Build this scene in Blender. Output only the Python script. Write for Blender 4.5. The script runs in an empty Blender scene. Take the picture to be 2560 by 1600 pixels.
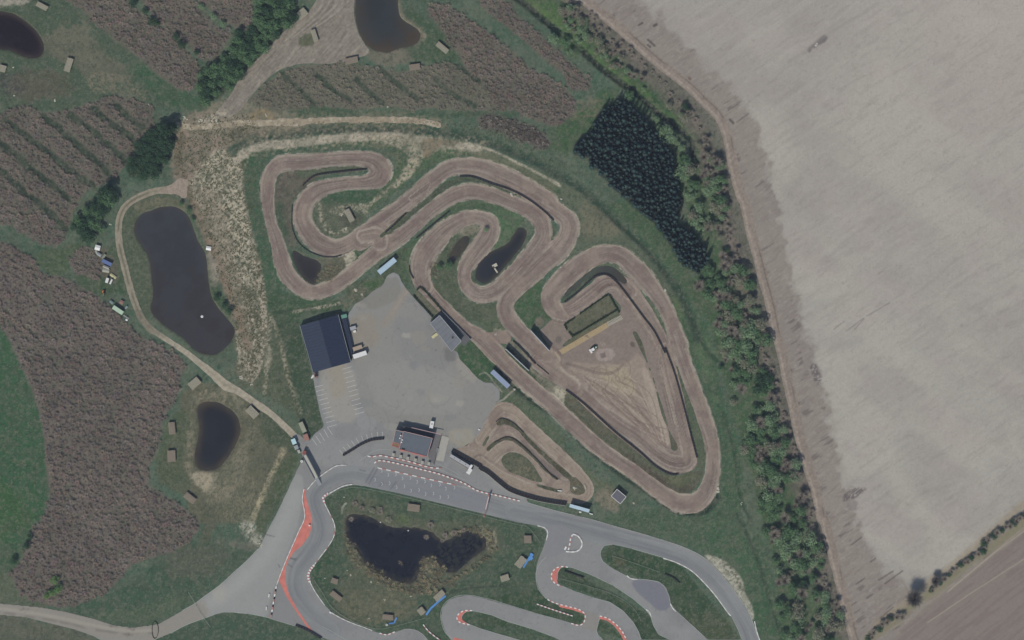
HZD, EXPO = 2.2e-5, 0.34
import bpy, math, random, time
import numpy as np
from mathutils import Vector
T0 = time.time()
random.seed(7); rng = np.random.default_rng(11)
S = 0.22                       # metres per map unit
CAMH = 2400.0
SUN_EL, SUN_AZ = 50.0, 205.0   # sun stands in the south-south-west
C = bpy.context.scene.collection
R = math.radians
# ------------------------------------------------------------ coordinates
K = 3.024
ORG = dict(A=(0,0),B=(600,0),C=(1200,0),D=(1760,0),E=(0,400),F=(600,300),G=(1200,400),H=(1760,400),
           I=(0,800),J=(600,700),K=(1200,800),L=(1760,800),M=(0,1100),N=(600,1100),O=(1200,1100),Q=(1760,1100))
def t(tile, *pts):
    """survey-sheet coordinates to map units"""
    if tile == 'W': return [(x/0.945, y/0.945) for x, y in pts]
    if tile == 'S': return list(pts)
    ox, oy = ORG[tile]
    return [(ox+x/K, oy+y/K) for x, y in pts]
def xy(p): return ((p[0]-1280)*S, (800-p[1])*S)
def smooth(pts, closed=False, step=6.0):
    n = len(pts); out = []
    rngi = range(n if closed else n-1)
    for i in rngi:
        if closed: p0, p1, p2, p3 = pts[i-1], pts[i], pts[(i+1)%n], pts[(i+2)%n]
        else: p0, p1, p2, p3 = pts[max(i-1,0)], pts[i], pts[i+1], pts[min(i+2,n-1)]
        d = math.hypot(p2[0]-p1[0], p2[1]-p1[1]); m = max(1, int(d/step))
        for j in range(m):
            a = j/m; a2=a*a; a3=a2*a
            out.append(tuple(0.5*((2*p1[k])+(-p0[k]+p2[k])*a+(2*p0[k]-5*p1[k]+4*p2[k]-p3[k])*a2+(-p0[k]+3*p1[k]-3*p2[k]+p3[k])*a3) for k in range(len(p1))))
    if not closed: out.append(tuple(pts[-1]))
    return out
# ------------------------------------------------------------ colour
HAZE = np.array([0.0155, 0.020, 0.026]); GAIN = np.array([1.2, 1.2, 1.27])
def lin(c):
    c = np.asarray(c, float)/255.0
    return np.where(c <= 0.04045, c/12.92, ((c+0.055)/1.055)**2.4)
def alb(c): return np.clip((lin(c)-HAZE)/GAIN, 0.004, 0.85)
# ------------------------------------------------------------ ground canvases
G2 = 2
X0, X1, Y0, Y1 = -200, 2760, -200, 1800
W_, H_ = (X1-X0)//G2+1, (Y1-Y0)//G2+1
gx = (np.arange(W_)*G2+X0).astype(np.float32); gy = (np.arange(H_)*G2+Y0).astype(np.float32)
XX, YY = np.meshgrid(gx, gy)
_tab = rng.random((512, 512)).astype(np.float32)
def N(x, y, seed=0):
    x = x+seed*37.7; y = y+seed*91.3
    xi = np.floor(x).astype(np.int32); yi = np.floor(y).astype(np.int32)
    fx = x-xi; fy = y-yi; fx = fx*fx*(3-2*fx); fy = fy*fy*(3-2*fy)
    a = _tab[yi & 511, xi & 511]; b = _tab[yi & 511, (xi+1) & 511]
    c = _tab[(yi+1) & 511, xi & 511]; d = _tab[(yi+1) & 511, (xi+1) & 511]
    return (a*(1-fx)+b*fx)*(1-fy)+(c*(1-fx)+d*fx)*fy
def FB(x, y, sc, seed=0, o=4):
    v = 0; a = 1.0; s = 0
    for k in range(o):
        v = v+a*N(x/sc*2**k, y/sc*2**k, seed+k*3); s += a; a *= 0.55
    return v/s
def sst(x, a, b):
    q = np.clip((x-a)/(b-a), 0, 1); return q*q*(3-2*q)
def blur1(m, r):
    if r < 1: return m
    for ax in (0, 1):
        for _ in range(2):
            p = np.pad(m, [(r+1, r) if k == ax else (0, 0) for k in (0, 1)], mode='edge').cumsum(axis=ax, dtype=np.float64)
            n = m.shape[ax]
            hi = np.take(p, range(2*r+1, 2*r+1+n), axis=ax); lo = np.take(p, range(0, n), axis=ax)
            m = ((hi-lo)/(2*r+1)).astype(np.float32)
    return m
def window(pts, pad):
    xs = [p[0] for p in pts]; ys = [p[1] for p in pts]
    i0 = max(0, int((min(xs)-pad-X0)//G2)); i1 = min(W_, int((max(xs)+pad-X0)//G2)+2)
    j0 = max(0, int((min(ys)-pad-Y0)//G2)); j1 = min(H_, int((max(ys)+pad-Y0)//G2)+2)
    return slice(j0, max(j1, j0+1)), slice(i0, max(i1, i0+1))
def polymask(pts, w):
    x = XX[w]; y = YY[w]
    h, ww = x.shape; m = np.zeros((h, ww), bool); xr = x[0]; yr = y[:, 0]
    n = len(pts)
    acc = np.zeros((h, ww), np.int32)
    for i in range(n):
        (xa, ya), (xb, yb) = pts[i][:2], pts[(i+1) % n][:2]
        if ya == yb: continue
        lo, hi = (ya, yb) if ya < yb else (yb, ya)
        rows = np.nonzero((yr >= lo) & (yr < hi))[0]
        if len(rows) == 0: continue
        xc = xa+(yr[rows]-ya)/(yb-ya)*(xb-xa)
        idx = np.searchsorted(xr, xc)
        ok = idx < ww
        np.add.at(acc, (rows[ok], idx[ok]), 1)
    return (np.cumsum(acc, axis=1) % 2).astype(np.float32)
def strokeuv(pts, w, wid):
    """distance across (in units of local half width) and distance along a line"""
    x = XX[w]; y = YY[w]; U = np.full(x.shape, 9.0, np.float32); SS = np.zeros_like(U)
    s = 0.0
    for i in range(len(pts)-1):
        a, b = pts[i], pts[i+1]
        wa = a[2] if len(a) > 2 else wid; wb = b[2] if len(b) > 2 else wid
        L = math.hypot(b[0]-a[0], b[1]-a[1])
        if L < 1e-6: continue
        pad = max(wa, wb)*0.5*1.6+4
        i0 = max(0, int((min(a[0], b[0])-pad-x[0,0])//G2)); i1 = int((max(a[0], b[0])+pad-x[0,0])//G2)+2
        j0 = max(0, int((min(a[1], b[1])-pad-y[0,0])//G2)); j1 = int((max(a[1], b[1])+pad-y[0,0])//G2)+2
        if i1 <= 0 or j1 <= 0: s += L; continue
        sl = (slice(j0, j1), slice(i0, i1)); px = x[sl]-a[0]; py = y[sl]-a[1]
        if px.size == 0: s += L; continue
        dx, dy = (b[0]-a[0])/L, (b[1]-a[1])/L
        q = px*dx+py*dy; qc = np.clip(q, 0, L)
        ex = px-qc*dx; ey = py-qc*dy; d = np.sqrt(ex*ex+ey*ey)
        sg = np.sign(px*dy-py*dx); hw = 0.5*(wa+(wb-wa)*qc/L)
        u = d/np.maximum(hw, .5); cur = U[sl]; better = u < np.abs(cur)
        cur[better] = (u*sg)[better]; SS[sl][better] = (s+qc)[better]
        s += L
    return U, SS
class Canvas:
    def __init__(s, base): s.c = np.empty((H_, W_, 3), np.float32); s.c[:] = alb(base)
    def mix(s, w, m, col):
        col = np.asarray(col, np.float32)
        s.c[w] += (col-s.c[w])*m[..., None]
CV = {}
MASK = {}
def mask_of(kind):
    if kind not in MASK: MASK[kind] = np.zeros((H_, W_), np.float32)
    return MASK[kind]
_seed = [20]
def P(pts, col, soft=6, amt=1.0, nz=14, na=0.5, cv='ground', speck=None, sm=True, hard=.28, aniso=None):
    """fill an outline on a canvas with a ragged soft edge"""
    if sm: pts = smooth(pts, True, 8)
    if cv == 'ground' and sm: soft *= 1.5; na *= 1.35
    w = window(pts, soft*3+6); m = polymask(pts, w); m = blur1(m, max(0, int(round(soft/G2))))
    _seed[0] += 1
    if na: m = sst(m+na*(FB(XX[w], YY[w], nz, _seed[0])-0.5), .5-hard, .5+hard)
    if speck:
        x, y = XX[w], YY[w]
        if aniso:
            a = R(aniso[0]); x, y = x*math.cos(a)+y*math.sin(a), (-x*math.sin(a)+y*math.cos(a))*aniso[1]
        n = FB(x, y, speck[0], _seed[0]+50, 3); m = m*sst(n, speck[1], speck[1]+speck[2])
    CV[cv].mix(w, m*amt, alb(col))
    return w, m
def LN(pts, wid, col, amt=1.0, soft=.35, na=0.3, nz=8, cv='ground', speck=None, sm=True, ruts=0):
    """paint a line"""
    if sm: pts = smooth(pts, False, 6)
    w = window(pts, wid+8); U, SS = strokeuv(pts, w, wid); _seed[0] += 1
    u = np.abs(U)
    n = FB(XX[w], YY[w], nz, _seed[0], 3)-.5
    m = 1-sst(u+na*n, 1-soft, 1+soft)
    if speck: m = m*sst(FB(XX[w], YY[w], speck[0], _seed[0]+9, 2), speck[1], speck[1]+speck[2])
    if ruts:
        m = m*(1-ruts*np.exp(-(U/.28)**2))
    CV[cv].mix(w, m*amt, alb(col))
    return w, m, U, SS
HF = np.zeros((H_, W_), np.float32)     # height field
for k_, c_ in dict(ground=(77,97,84), dirt=(126,116,110), asphalt=(131,132,133), gravel=(138,133,124), field=(150,146,141), water=(46,48,58)).items():
    CV[k_] = Canvas(c_)
def SH(kind, wm):
    m = mask_of(kind); w = wm[0]; m[w] = np.maximum(m[w], wm[1]); return wm
def CUT(kind, pts, sm=True, soft=2, na=0):
    if sm: pts = smooth(pts, True, 6)
    w = window(pts, 12); m = blur1(polymask(pts, w), max(1, soft//G2))
    if na: m = sst(m+na*(FB(XX[w], YY[w], 9, 5)-.5), .3, .7)
    mk = mask_of(kind); mk[w] = np.minimum(mk[w], 1-m)
ALL = (slice(0, H_), slice(0, W_))
g = CV['ground']
# --- grass everywhere, several scales of growth and dryness
n = FB(XX, YY, 150, 1); g.mix(ALL, sst(n, .42, .62)*.7, alb((89,101,87)))
n = FB(XX, YY, 60, 2); g.mix(ALL, sst(n, .5, .66)*.6, alb((66,92,78)))
n = FB(XX, YY, 25, 3, 5); g.mix(ALL, sst(n, .52, .7)*.5, alb((98,108,94)))
GR=(58,84,68); GD=(50,70,60); GB=(66,100,70); OL=(92,94,80); BR=(100,92,84); SA=(150,143,126); SP=(168,160,142)
# ================= open field on the right
fieldpts = t('C',(900,-400),(1130,-60),(1210,0),(1350,120),(1500,280),(1650,400),(1760,520),(1900,640),(1990,760),(2080,900),(2130,1050),(2180,1200),(2210,1350),(2230,1500))+\
 t('H',(540,260),(590,450),(630,620),(670,800),(700,950),(740,1100),(790,1300),(820,1500))+t('L',(900,500),(950,700),(1000,900),(1040,1050),(1080,1200),(1150,1400))+\
 t('Q',(1180,650),(1250,820),(1320,920),(1400,1000),(1500,1070),(1620,1110),(1720,1080),(1850,970),(2000,850),(2180,700),(2419,520))+t('S',(2800,1210),(2800,-260),(1500,-260))
allfield = t('C',(500,-500),(780,-10),(1040,180),(1330,430),(1580,640),(1810,850),(1890,1020),(1930,1250),(1985,1500))+\
 t('H',(310,300),(370,560),(410,720),(450,900),(500,1100),(540,1300),(600,1500))+t('L',(660,600),(700,800),(750,1000),(800,1150),(850,1300),(890,1500))+\
 t('Q',(910,600),(960,800),(1010,1000),(1060,1200),(1110,1400),(1140,1512),(1180,1800))+t('S',(2800,1840),(2800,-240),(1400,-240))
SH('field', P(allfield, (136,129,124), 2, 1, 10, .5, 'field', sm=True))
f = CV['field']
n = FB((XX*.8+YY*.5), (YY*.9-XX*.5)*1.8, 260, 5, 3); f.mix(ALL, sst(n, .35, .65)*.5, alb((143,137,128)))
# ragged tilled margin: short streaks running up to the right
a = R(-35); xr = XX*math.cos(a)+YY*math.sin(a); yr = -XX*math.sin(a)+YY*math.cos(a)
st = FB(xr/4.5, yr, 5.5, 6, 3); f.mix(ALL, sst(st, .5, .72)*.5, alb((126,117,114)))
st = FB(xr/3, yr, 4, 7, 3); f.mix(ALL, sst(st, .58, .72)*.4, alb((156,148,142)))
st = FB(xr/6, yr, 6, 8, 2); bl = FB(XX, YY, 40, 9, 3); f.mix(ALL, sst(st, .62, .74)*sst(bl, .5, .62)*.6, alb((100,93,93)))
# smooth harrowed part
w, m = P(fieldpts, (156,152,146), 20, 1, 20, 1.0, 'field', sm=True)
mm = m.copy()
x, y = XX[w], YY[w]
f.mix(w, mm*sst(FB(x*.6+y*.35, (y*.8-x*.5)*1.4, 190, 12, 4), .38, .66)*.8, alb((165,161,153)))
f.mix(w, mm*sst(FB(x*.6+y*.35, (y*.8-x*.5)*1.6, 140, 13, 4), .45, .68)*.6, alb((151,144,139)))
f.mix(w, mm*sst(x, 1900, 2560)*sst(-y, -900, 0)*.55, alb((174,166,158)))
f.mix(w, mm*sst(FB(x, y*1.3, 90, 14, 4), .5, .7)*.4, alb((164,155,149)))
f.mix(w, mm*sst(FB(xr[w]/5, yr[w], 9, 15, 3), .55, .75)*.16, alb((120,114,112)))
f.mix(w, mm*sst(FB(xr[w]/9, yr[w], 14, 16, 3), .52, .7)*.18, alb((172,168,160)))
f.mix(w, mm*sst(FB(x, y, 5, 17, 2), .72, .85)*.25, alb((120,112,108)))
# marks lying in the field
P(t('D',(760,390),(830,330),(900,265),(935,270),(915,320),(840,360),(780,400)), (112,107,108), 3, .9, 8, .6, 'field')
LN(t('D',(640,470),(760,395),(920,265),(1140,140),(1320,20)), 8, (138,134,130), .35, cv='field', soft=.8)
P(t('D',(835,345),(850,325),(862,330),(848,352)), (190,188,186), 1, .9, 4, .2, 'field')
P(t('L',(1030,460),(1080,400),(1150,365),(1235,370),(1170,420),(1100,465)), (0,0,0), 1, 0, 4, 0, 'field')
for q in [t('Q',(1030,455),(1075,400),(1150,362),(1240,368),(1170,425),(1100,465)), t('L',(800,360),(830,310),(870,380),(890,470),(870,500),(830,440))]:
    P(q, (98,92,94), 5, .85, 8, .9, 'field', speck=(5,.3,.25), aniso=(-35,2.2))
P(t('Q',(1080,470),(1160,460),(1150,530),(1090,540)), (120,114,114), 6, .6, 10, .8, 'field')
for q in [((1320,1060),(1430,990)),((1370,1085),(1500,990)),((1110,795),(1190,735)),((1150,1090),(1215,1045)),((1230,1195),(1275,1165)),((1260,920),(1295,895)),((1335,1345),(1430,1265)),((1110,1255),(1150,1225))]:
    LN(t('Q',*q), 4, (96,90,88), .7, cv='field', na=.9, sm=False)
for q in [((470,230),(510,180)),((490,255),(520,230)),((1080,1290),(1200,1200)),((980,1280),(1060,1220)),((610,1200),(640,1180)),((700,1030),(735,1020)),((1230,1180),(1400,1080)),((1140,1280),(1210,1200))]:
    LN(t('H',*q), 3.5, (118,112,110), .5, cv='field', na=1.0, sm=False)
for q in [((1200,190),(1225,175)),((1315,195),(1335,185)),((1270,300),(1320,345)),((1265,345),(1285,355)),((1890,905),(1915,930))]:
    LN(t('C',*q), 6, (84,80,80), .8, cv='field', na=.7, sm=False)
for q in [(1580,598),(1865,970)]: P(t('C',(q[0]-18,q[1]-20),(q[0]+15,q[1]-15),(q[0]+20,q[1]+20),(q[0]-10,q[1]+22)), (104,84,80), 3, .85, 5, .6,'field')
for q in [(655,380),(712,625),(900,668)]: P(t('L',(q[0]-18,q[1]-14),(q[0]+18,q[1]-10),(q[0]+14,q[1]+16),(q[0]-14,q[1]+14)), (82,78,70), 3, .9, 5, .6,'field')
# second field beyond the hedge
P(t('Q',(1180,1800),(1350,1640),(1500,1420),(1700,1240),(1900,1090),(2100,930),(2300,780),(2500,620),(2500,1900)), (132,124,118), 3, 1, 10, .4, 'field', sm=False)
a2 = R(-38); xq = XX*math.cos(a2)+YY*math.sin(a2); yq = -XX*math.sin(a2)+YY*math.cos(a2)
w, m = P(t('Q',(1300,1800),(1500,1440),(1700,1260),(1900,1110),(2100,950),(2300,800),(2500,640),(2500,1900)), (128,118,114), 3, .5, 10, .4, 'field', sm=False)
f.mix(w, m*sst(FB(xq[w]/14, yq[w], 5, 20, 2), .5, .7)*.45, alb((118,108,106)))
for q in [((1840,1150),(2200,850),(2419,690)),((1690,1380),(2000,1170),(2419,900)),((1860,1130),(2419,660))]:
    LN(t('Q',*q), 3, (160,150,138), .6, cv='field', sm=False, na=.5)
LN(t('Q',(1240,1500),(1400,1400),(1600,1230),(1800,1100),(2000,930),(2200,790),(2480,580)), 22, (128,124,104), .8, cv='field', soft=.6, na=.5)
LN(t('Q',(1300,1400),(1500,1250),(1700,1080),(1900,930),(2100,760),(2419,480)), 16, (150,140,122), .6, cv='field', soft=.6)
# ================= field-edge path
path1 = t('C',(600,-150),(790,0),(1040,200),(1330,455),(1580,650),(1700,770),(1800,870),(1870,1020),(1920,1280),(1980,1500))+\
 t('H',(305,300),(360,560),(405,720),(450,900),(505,1100),(545,1300),(600,1500))+t('L',(620,400),(665,600),(705,800),(755,1000),(800,1150),(850,1300),(890,1500))+\
 t('Q',(910,600),(960,800),(1010,1000),(1060,1200),(1110,1400),(1140,1512),(1190,1760))
LN(path1, 54, (118,110,104), .75, soft=.5, cv='ground', na=.5)
w, m, U, SS = SH('gravel', LN(path1, 26, (136,126,119), 1, soft=.12, na=.25, cv='gravel'))
CV['gravel'].mix(w, np.exp(-((U+.45)/.22)**2)*m*.6, alb((160,150,140)))
CV['gravel'].mix(w, np.exp(-((U-.55)/.12)**2)*m*sst(N(SS/40, SS*0, 3), .3, .7)*.7, alb((92,86,84)))
# brown verge between trees and path
verge = t('C',(740,0),(800,100),(880,230),(1000,320),(1230,520),(1400,680),(1560,820),(1700,1000),(1740,1180),(1800,1380),(1850,1500))+t('H',(190,330),(230,560),(300,760),(360,980),(420,1200),(490,1400),(520,1512))+t('L',(570,500),(620,750),(700,950),(760,1200),(850,1512))+t('Q',(860,800),(960,1050),(1040,1300),(1100,1540))+\
 t('Q',(1000,1540),(940,1200),(850,900),(780,600),(700,300))+t('L',(560,700),(480,450),(390,200),(330,0))+t('G',(1900,1000),(1830,600),(1790,200))+t('C',(1700,1300),(1600,1000),(1400,780),(1200,580),(1000,380),(800,230),(680,80),(640,-60))
P(verge, (104,98,92), 6, .85, 12, .7)
P(verge, (122,112,104), 3, .7, 10, .9, speck=(9,.45,.2))
# ================= left meadow
P(t('I',(-200,0),(30,60),(130,280),(230,500),(310,740),(340,950),(370,1200),(350,1450))+t('M',(330,570),(250,680),(220,800),(140,930),(60,1000),(-200,1100)), (56,88,66), 8, .9, 16, .5)
P(t('M',(-100,300),(150,420),(260,560),(120,700),(-100,740)), (62,92,62), 12, .7, 16, .8)
P(t('M',(-60,1000),(100,1020),(180,1160),(420,1250),(200,1270),(-60,1230)), (84,92,76), 8, .7, 16, .8)
P(t('M',(480,1290),(900,1130),(1250,880),(1450,760),(1800,820),(1930,830),(1700,1060),(1450,1230),(1150,1395),(800,1380)), (62,84,70), 8, .85, 14, .6)
P(t('M',(1250,900),(1450,780),(1750,830),(1600,1000),(1300,1050)), (88,90,80), 10, .7, 12, .9)
P(t('M',(700,1310),(1100,1260),(1450,1150),(1400,1240),(1100,1380),(850,1380)), (96,106,86), 8, .4, 10, 1)
P(t('M',(1560,720),(1750,760),(1950,770),(1960,830),(1700,800)), (112,108,100), 5, .7, 8, 1)
# grass at the bottom left
P(t('M',(1180,1520),(1290,1465),(1400,1405),(1560,1345),(1690,1305),(1880,1315),(2040,1345),(2419,1500),(2419,1700),(1100,1700)), (62,82,70), 4, .8, 12, .5)
P(t('M',(-100,1330),(200,1350),(560,1440),(750,1530),(600,1700),(-100,1700)), (92,92,82), 6, .8, 12, .8)
# ================= NW corner meadow and ponds
P(t('A',(0,30),(450,0),(650,110),(900,330),(1100,480),(1300,640),(1400,720),(1300,820),(1150,800),(900,700),(600,800),(400,830),(0,800)), (70,86,72), 8, .8, 20, .6)
P(t('A',(330,250),(650,180),(750,350),(900,450),(1000,560),(900,640),(750,620),(600,520),(450,440),(350,420)), (104,102,90), 12, .8, 14, .9)
P(t('A',(650,560),(850,560),(1050,660),(1120,760),(1000,760),(850,720),(700,680)), (122,114,100), 6, .9, 8, 1, speck=(5,.42,.2), aniso=(35,3))
P(t('A',(1000,520),(1150,480),(1400,680),(1620,760),(1600,850),(1380,830),(1180,720)), (58,88,68), 8, .8, 14, .6)
P(t('A',(100,560),(300,520),(500,560),(560,680),(300,760),(60,720)), (90,84,76), 10, .7, 12, .8)
P(t('A',(0,560),(120,570),(200,690),(0,700)), (66,62,74), 6, .8, 6, 1, speck=(4,.4,.2), aniso=(5,3))
P(t('A',(-40,-20),(210,-20),(200,30),(90,40),(0,45),(-40,60)), (150,144,132), 4, .9, 8, .7)
# ================= middle top: grass between the rows
P(t('B',(1230,40),(1450,170),(1660,380),(1700,480),(1450,480),(1300,470),(1250,420),(1380,330),(1380,240),(1240,130)), (62,84,66), 8, .8, 12, .6)
P(t('B',(980,370),(1250,380),(1300,470),(1150,500),(1000,470)), (116,108,98), 6, .7, 10, .8)
P(t('B',(1200,-60),(1230,120),(1290,170),(1400,240),(1390,340),(1370,330),(1370,260),(1210,140)), (140,128,116), 4, .8, 6, .6)
P(t('B',(560,800),(900,830),(1500,840),(2000,850),(2100,880),(1500,890),(1000,870),(560,880),(300,880)), (64,84,68), 6, .8, 10, .6)
# ================= belts along the ditch
P(t('C',(300,0),(500,-40),(700,150),(900,400),(1100,520),(1250,650),(1400,800),(1600,980),(1500,980),(1250,790),(1060,650),(830,440),(600,240),(420,90)), (72,98,66), 6, .9, 12, .5)
LN(t('C',(340,0),(620,190),(830,400),(1050,560),(1250,680)), 16, (84,112,68), .7, soft=.6, speck=(6,.35,.3))
P(t('C',(560,-40),(700,60),(900,270),(1060,430),(1200,560),(1100,520),(900,380),(680,180)), (96,98,82), 8, .8, 12, .8)
P(t('C',(1370,640),(1480,720),(1450,860),(1330,800),(1290,700)), (60,88,66), 6, .9, 12, .5)
P(t('C',(560,960),(720,860),(850,800),(900,700),(1060,680),(930,830),(860,960),(740,1060),(680,1160),(540,1140)), (64,90,66), 8, .9, 12, .6)
P(t('C',(740,760),(880,730),(920,830),(820,900),(700,930)), (112,108,92), 6, .7, 8, 1, speck=(6,.4,.2))
P(t('C',(0,860),(250,900),(430,980),(530,1070),(480,1130),(300,1060),(120,990),(0,950)), (98,92,90), 6, .9, 8, .8)
# meadow right of the circuit
P(t('G',(600,170),(900,300),(1200,560),(1450,880),(1600,1200),(1750,1512),(1650,1512),(1480,1150),(1300,900),(1100,670),(960,640),(760,760),(640,760),(760,560),(700,380),(520,230)), (92,100,84), 6, .8, 14, .6)
P(t('G',(780,300),(1000,420),(1120,560),(960,560),(800,620),(760,460)), (116,110,94), 10, .6, 14, .8)
P(t('G',(930,380),(1200,330),(1500,600),(1600,860),(1700,1100),(1650,1200),(1450,900),(1180,600)), (66,90,68), 6, .8, 10, .7)
P(t('G',(1450,1020),(1540,1040),(1640,1250),(1700,1512),(1600,1512),(1540,1300)), (84,106,74), 6, .8, 12, .6)
P(t('K',(1520,0),(1700,0),(1800,350),(1850,600),(1950,900),(1990,1200),(1900,1512),(1300,1512),(1550,1460),(1780,1380),(1830,1100),(1780,800),(1640,400)), (64,90,70), 6, .9, 12, .6)
P(t('K',(1620,100),(1720,120),(1780,500),(1860,800),(1820,800),(1720,480)), (88,108,82), 8, .6, 14, .8)
P(t('O',(860,600),(1300,520),(1800,560),(2100,700),(2200,1000),(2300,1512),(2120,1512),(2060,1300),(1940,1000),(1700,860),(1400,740),(1000,620)), (70,92,74), 8, .9, 12, .6)
P(t('O',(1850,650),(1960,680),(2030,790),(1960,860),(1870,760)), (108,102,88), 8, .7, 8, 1)
P(t('K',(250,650),(450,760),(700,1020),(900,1200),(1080,1290),(900,1420),(860,1250),(700,1060),(480,850)), (92,102,82), 5, .9, 12, .5)
P(t('K',(850,1330),(1000,1260),(1050,1450),(900,1400)), (124,116,104), 6, .8, 8, .8)
P(t('Q',(0,650),(250,640),(350,800),(450,1100),(560,1512),(430,1512),(350,1200),(250,1000),(150,880),(0,830)), (66,92,72), 6, .9, 12, .6)
# dark ditches
DITCH = [(t('W',(560,345),(600,330),(700,313),(850,300),(950,305),(1080,316),(1180,345),(1280,390),(1380,450),(1440,505),(1510,570),(1570,640),(1620,720),(1650,800)), 22, (54,74,66), .95, .5),
 (t('K',(0,210),(130,370),(250,500),(330,560),(450,640),(600,730),(700,830),(800,950),(950,1070),(1080,1170),(1250,1280),(1400,1390),(1520,1450),(1700,1440),(1800,1340)), 17, (42,60,56), .95, .9),
 (t('C',(260,-20),(330,20),(480,150),(620,260),(760,370),(900,500),(1060,620),(1220,740),(1350,860),(1500,970),(1600,1080),(1620,1220),(1650,1340),(1700,1500)), 16, (36,50,52), .95, 1.3),
 (t('J',(270,230),(420,215),(560,195),(700,175),(760,170)), 12, (46,60,54), .8, .5),
 (t('G',(1000,430),(1150,560),(1300,700),(1430,860),(1520,960),(1600,1150),(1700,1400),(1800,1512)), 14, (52,74,62), .6, .5),
 (t('O',(1950,560),(2050,760),(2120,950),(2180,1150),(2260,1400),(2300,1512)), 12, (50,72,60), .6, .5),
 (t('K',(1840,700),(1930,1000),(1960,1300),(2050,1512)), 10, (50,72,60), .6, .4)]
for q in DITCH:
    w, m, U, SS = LN(q[0], q[1], q[2], q[3], soft=.5, na=.5)
    HF[w] -= q[4]*np.exp(-(U/.8)**2)
# greens near the rally circuit
P(t('F',(40,300),(180,200),(350,180),(560,185),(1000,150),(1150,180),(1240,230),(1300,330),(1200,430),(1130,480),(1180,300),(1000,220),(600,230),(300,250),(180,340),(150,500),(160,650),(200,800),(260,1000),(330,1250),(300,1400),(160,1400),(120,1200),(110,900),(30,600)), (62,88,70), 5, .95, 12, .5)
P(t('F',(560,190),(900,160),(1180,180),(1250,260),(1200,420),(1150,300),(1000,215),(700,220)), (108,110,90), 6, .8, 10, .9, speck=(7,.4,.25))
P(t('F',(1080,460),(1250,350),(1500,190),(1700,180),(1900,230),(2150,340),(2400,480),(2400,560),(2200,440),(1950,330),(1700,270),(1560,300),(1400,380),(1150,560),(960,720),(900,740),(980,620)), (76,96,74), 5, .9, 12, .5)
P(t('F',(1650,200),(1900,240),(2200,380),(2400,520),(2300,520),(2000,350),(1750,270)), (112,112,94), 6, .7, 12, .7)
P(t('F',(290,420),(340,390),(480,370),(860,340),(950,350),(960,375),(780,400),(600,420),(480,520),(400,600),(390,700),(400,850),(440,940),(380,960),(330,850),(270,700),(260,560)), (96,88,82), 5, .9, 10, .6)
P(t('F',(520,360),(860,340),(955,360),(620,400),(480,440),(400,380)), (76,90,74), 4, .8, 8, .6)
P(t('F',(270,600),(330,640),(390,880),(480,1000),(560,1060),(420,1000),(350,900),(280,750)), (64,82,68), 5, .8, 10, .6)
P(t('F',(560,1050),(720,1040),(830,1010),(800,1120),(700,1200),(600,1230),(640,1120)), (98,94,82), 5, .9, 8, .7)
P(t('F',(560,620),(700,545),(900,520),(1060,510),(1150,480),(1050,600),(900,650),(760,640),(620,640)), (60,86,68), 4, .95, 10, .4)
P(t('F',(540,640),(700,620),(850,640),(960,640),(960,740),(840,860),(720,890),(620,880),(560,780)), (88,94,80), 6, .9, 10, .7)
for q in [t('F',(600,640),(620,760),(700,860),(800,830)), t('F',(700,690),(800,650),(930,650),(960,690))]: LN(q, 11, SP, .8, soft=.7, na=1, speck=(4,.4,.2))
P(t('F',(720,680),(950,640),(990,680),(950,740),(900,700),(760,730)), SP, 4, .7, 6, .9, speck=(4,.4,.2))
P(t('F',(750,720),(900,700),(920,760),(860,810),(760,780)), (78,82,74), 3, .8, 6, .6)
P(t('F',(1330,890),(1450,790),(1600,640),(1800,610),(2000,650),(2150,760),(2080,820),(1980,900),(1960,780),(1900,700),(1750,690),(1560,740),(1420,860),(1300,990),(1280,1100),(1310,1200),(1230,1240),(1190,1160),(1180,1080),(1150,1060),(1250,950)), (72,92,72), 4, .95, 10, .5)
P(t('F',(1900,700),(1960,820),(1880,960),(1990,950),(2070,860),(2140,780),(2050,690)), (78,104,78), 5, .9, 8, .7)
P(t('F',(1490,1000),(1580,900),(1700,860),(1760,800),(1780,840),(1740,980),(1640,1120),(1640,1280),(1700,1400),(1900,1400),(2000,1330),(1950,1440),(1900,1512),(1750,1512),(1600,1400),(1470,1260),(1460,1120)), (78,90,74), 4, .95, 10, .7)
P(t('F',(1640,800),(1760,780),(1830,830),(1760,880),(1700,870),(1660,870)), (140,130,116), 4, .8, 6, .9)
P(t('F',(1470,1010),(1520,990),(1500,1080),(1460,1100)), (130,120,108), 4, .6, 6, .9)
P(t('F',(1750,1100),(1800,1000),(1760,1180),(1800,1240),(1860,1250),(1800,1260),(1740,1200)), (80,92,74), 3, .8, 6, .6)
P(t('F',(1060,870),(1150,800),(1260,700),(1360,600),(1500,500),(1640,440),(1760,430),(1950,500),(2200,620),(2330,740),(2380,850),(2360,960),(2340,800),(2280,700),(2100,590),(1850,490),(1700,460),(1540,540),(1350,690),(1200,810),(1090,890)), (74,82,70), 3, .95, 8, .6)
P(t('F',(860,1000),(940,920),(975,950),(940,1030),(870,1060)), (62,84,66), 3, .95, 6, .4)
P(t('F',(780,1030),(860,990),(880,1040),(830,1100),(800,1130),(800,1080)), SP, 3, .9, 6, .8)
P(t('F',(1040,1200),(1180,1000),(1280,930),(1230,1050),(1180,1200),(1100,1230),(900,1380),(800,1300),(900,1200)), (72,84,70), 4, .9, 8, .6)
P(t('J',(700,170),(870,60),(960,0),(1090,0),(1100,60),(980,90),(880,170),(820,220),(760,200)), (110,106,92), 5, .85, 6, 1, speck=(4,.38,.2))
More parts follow.
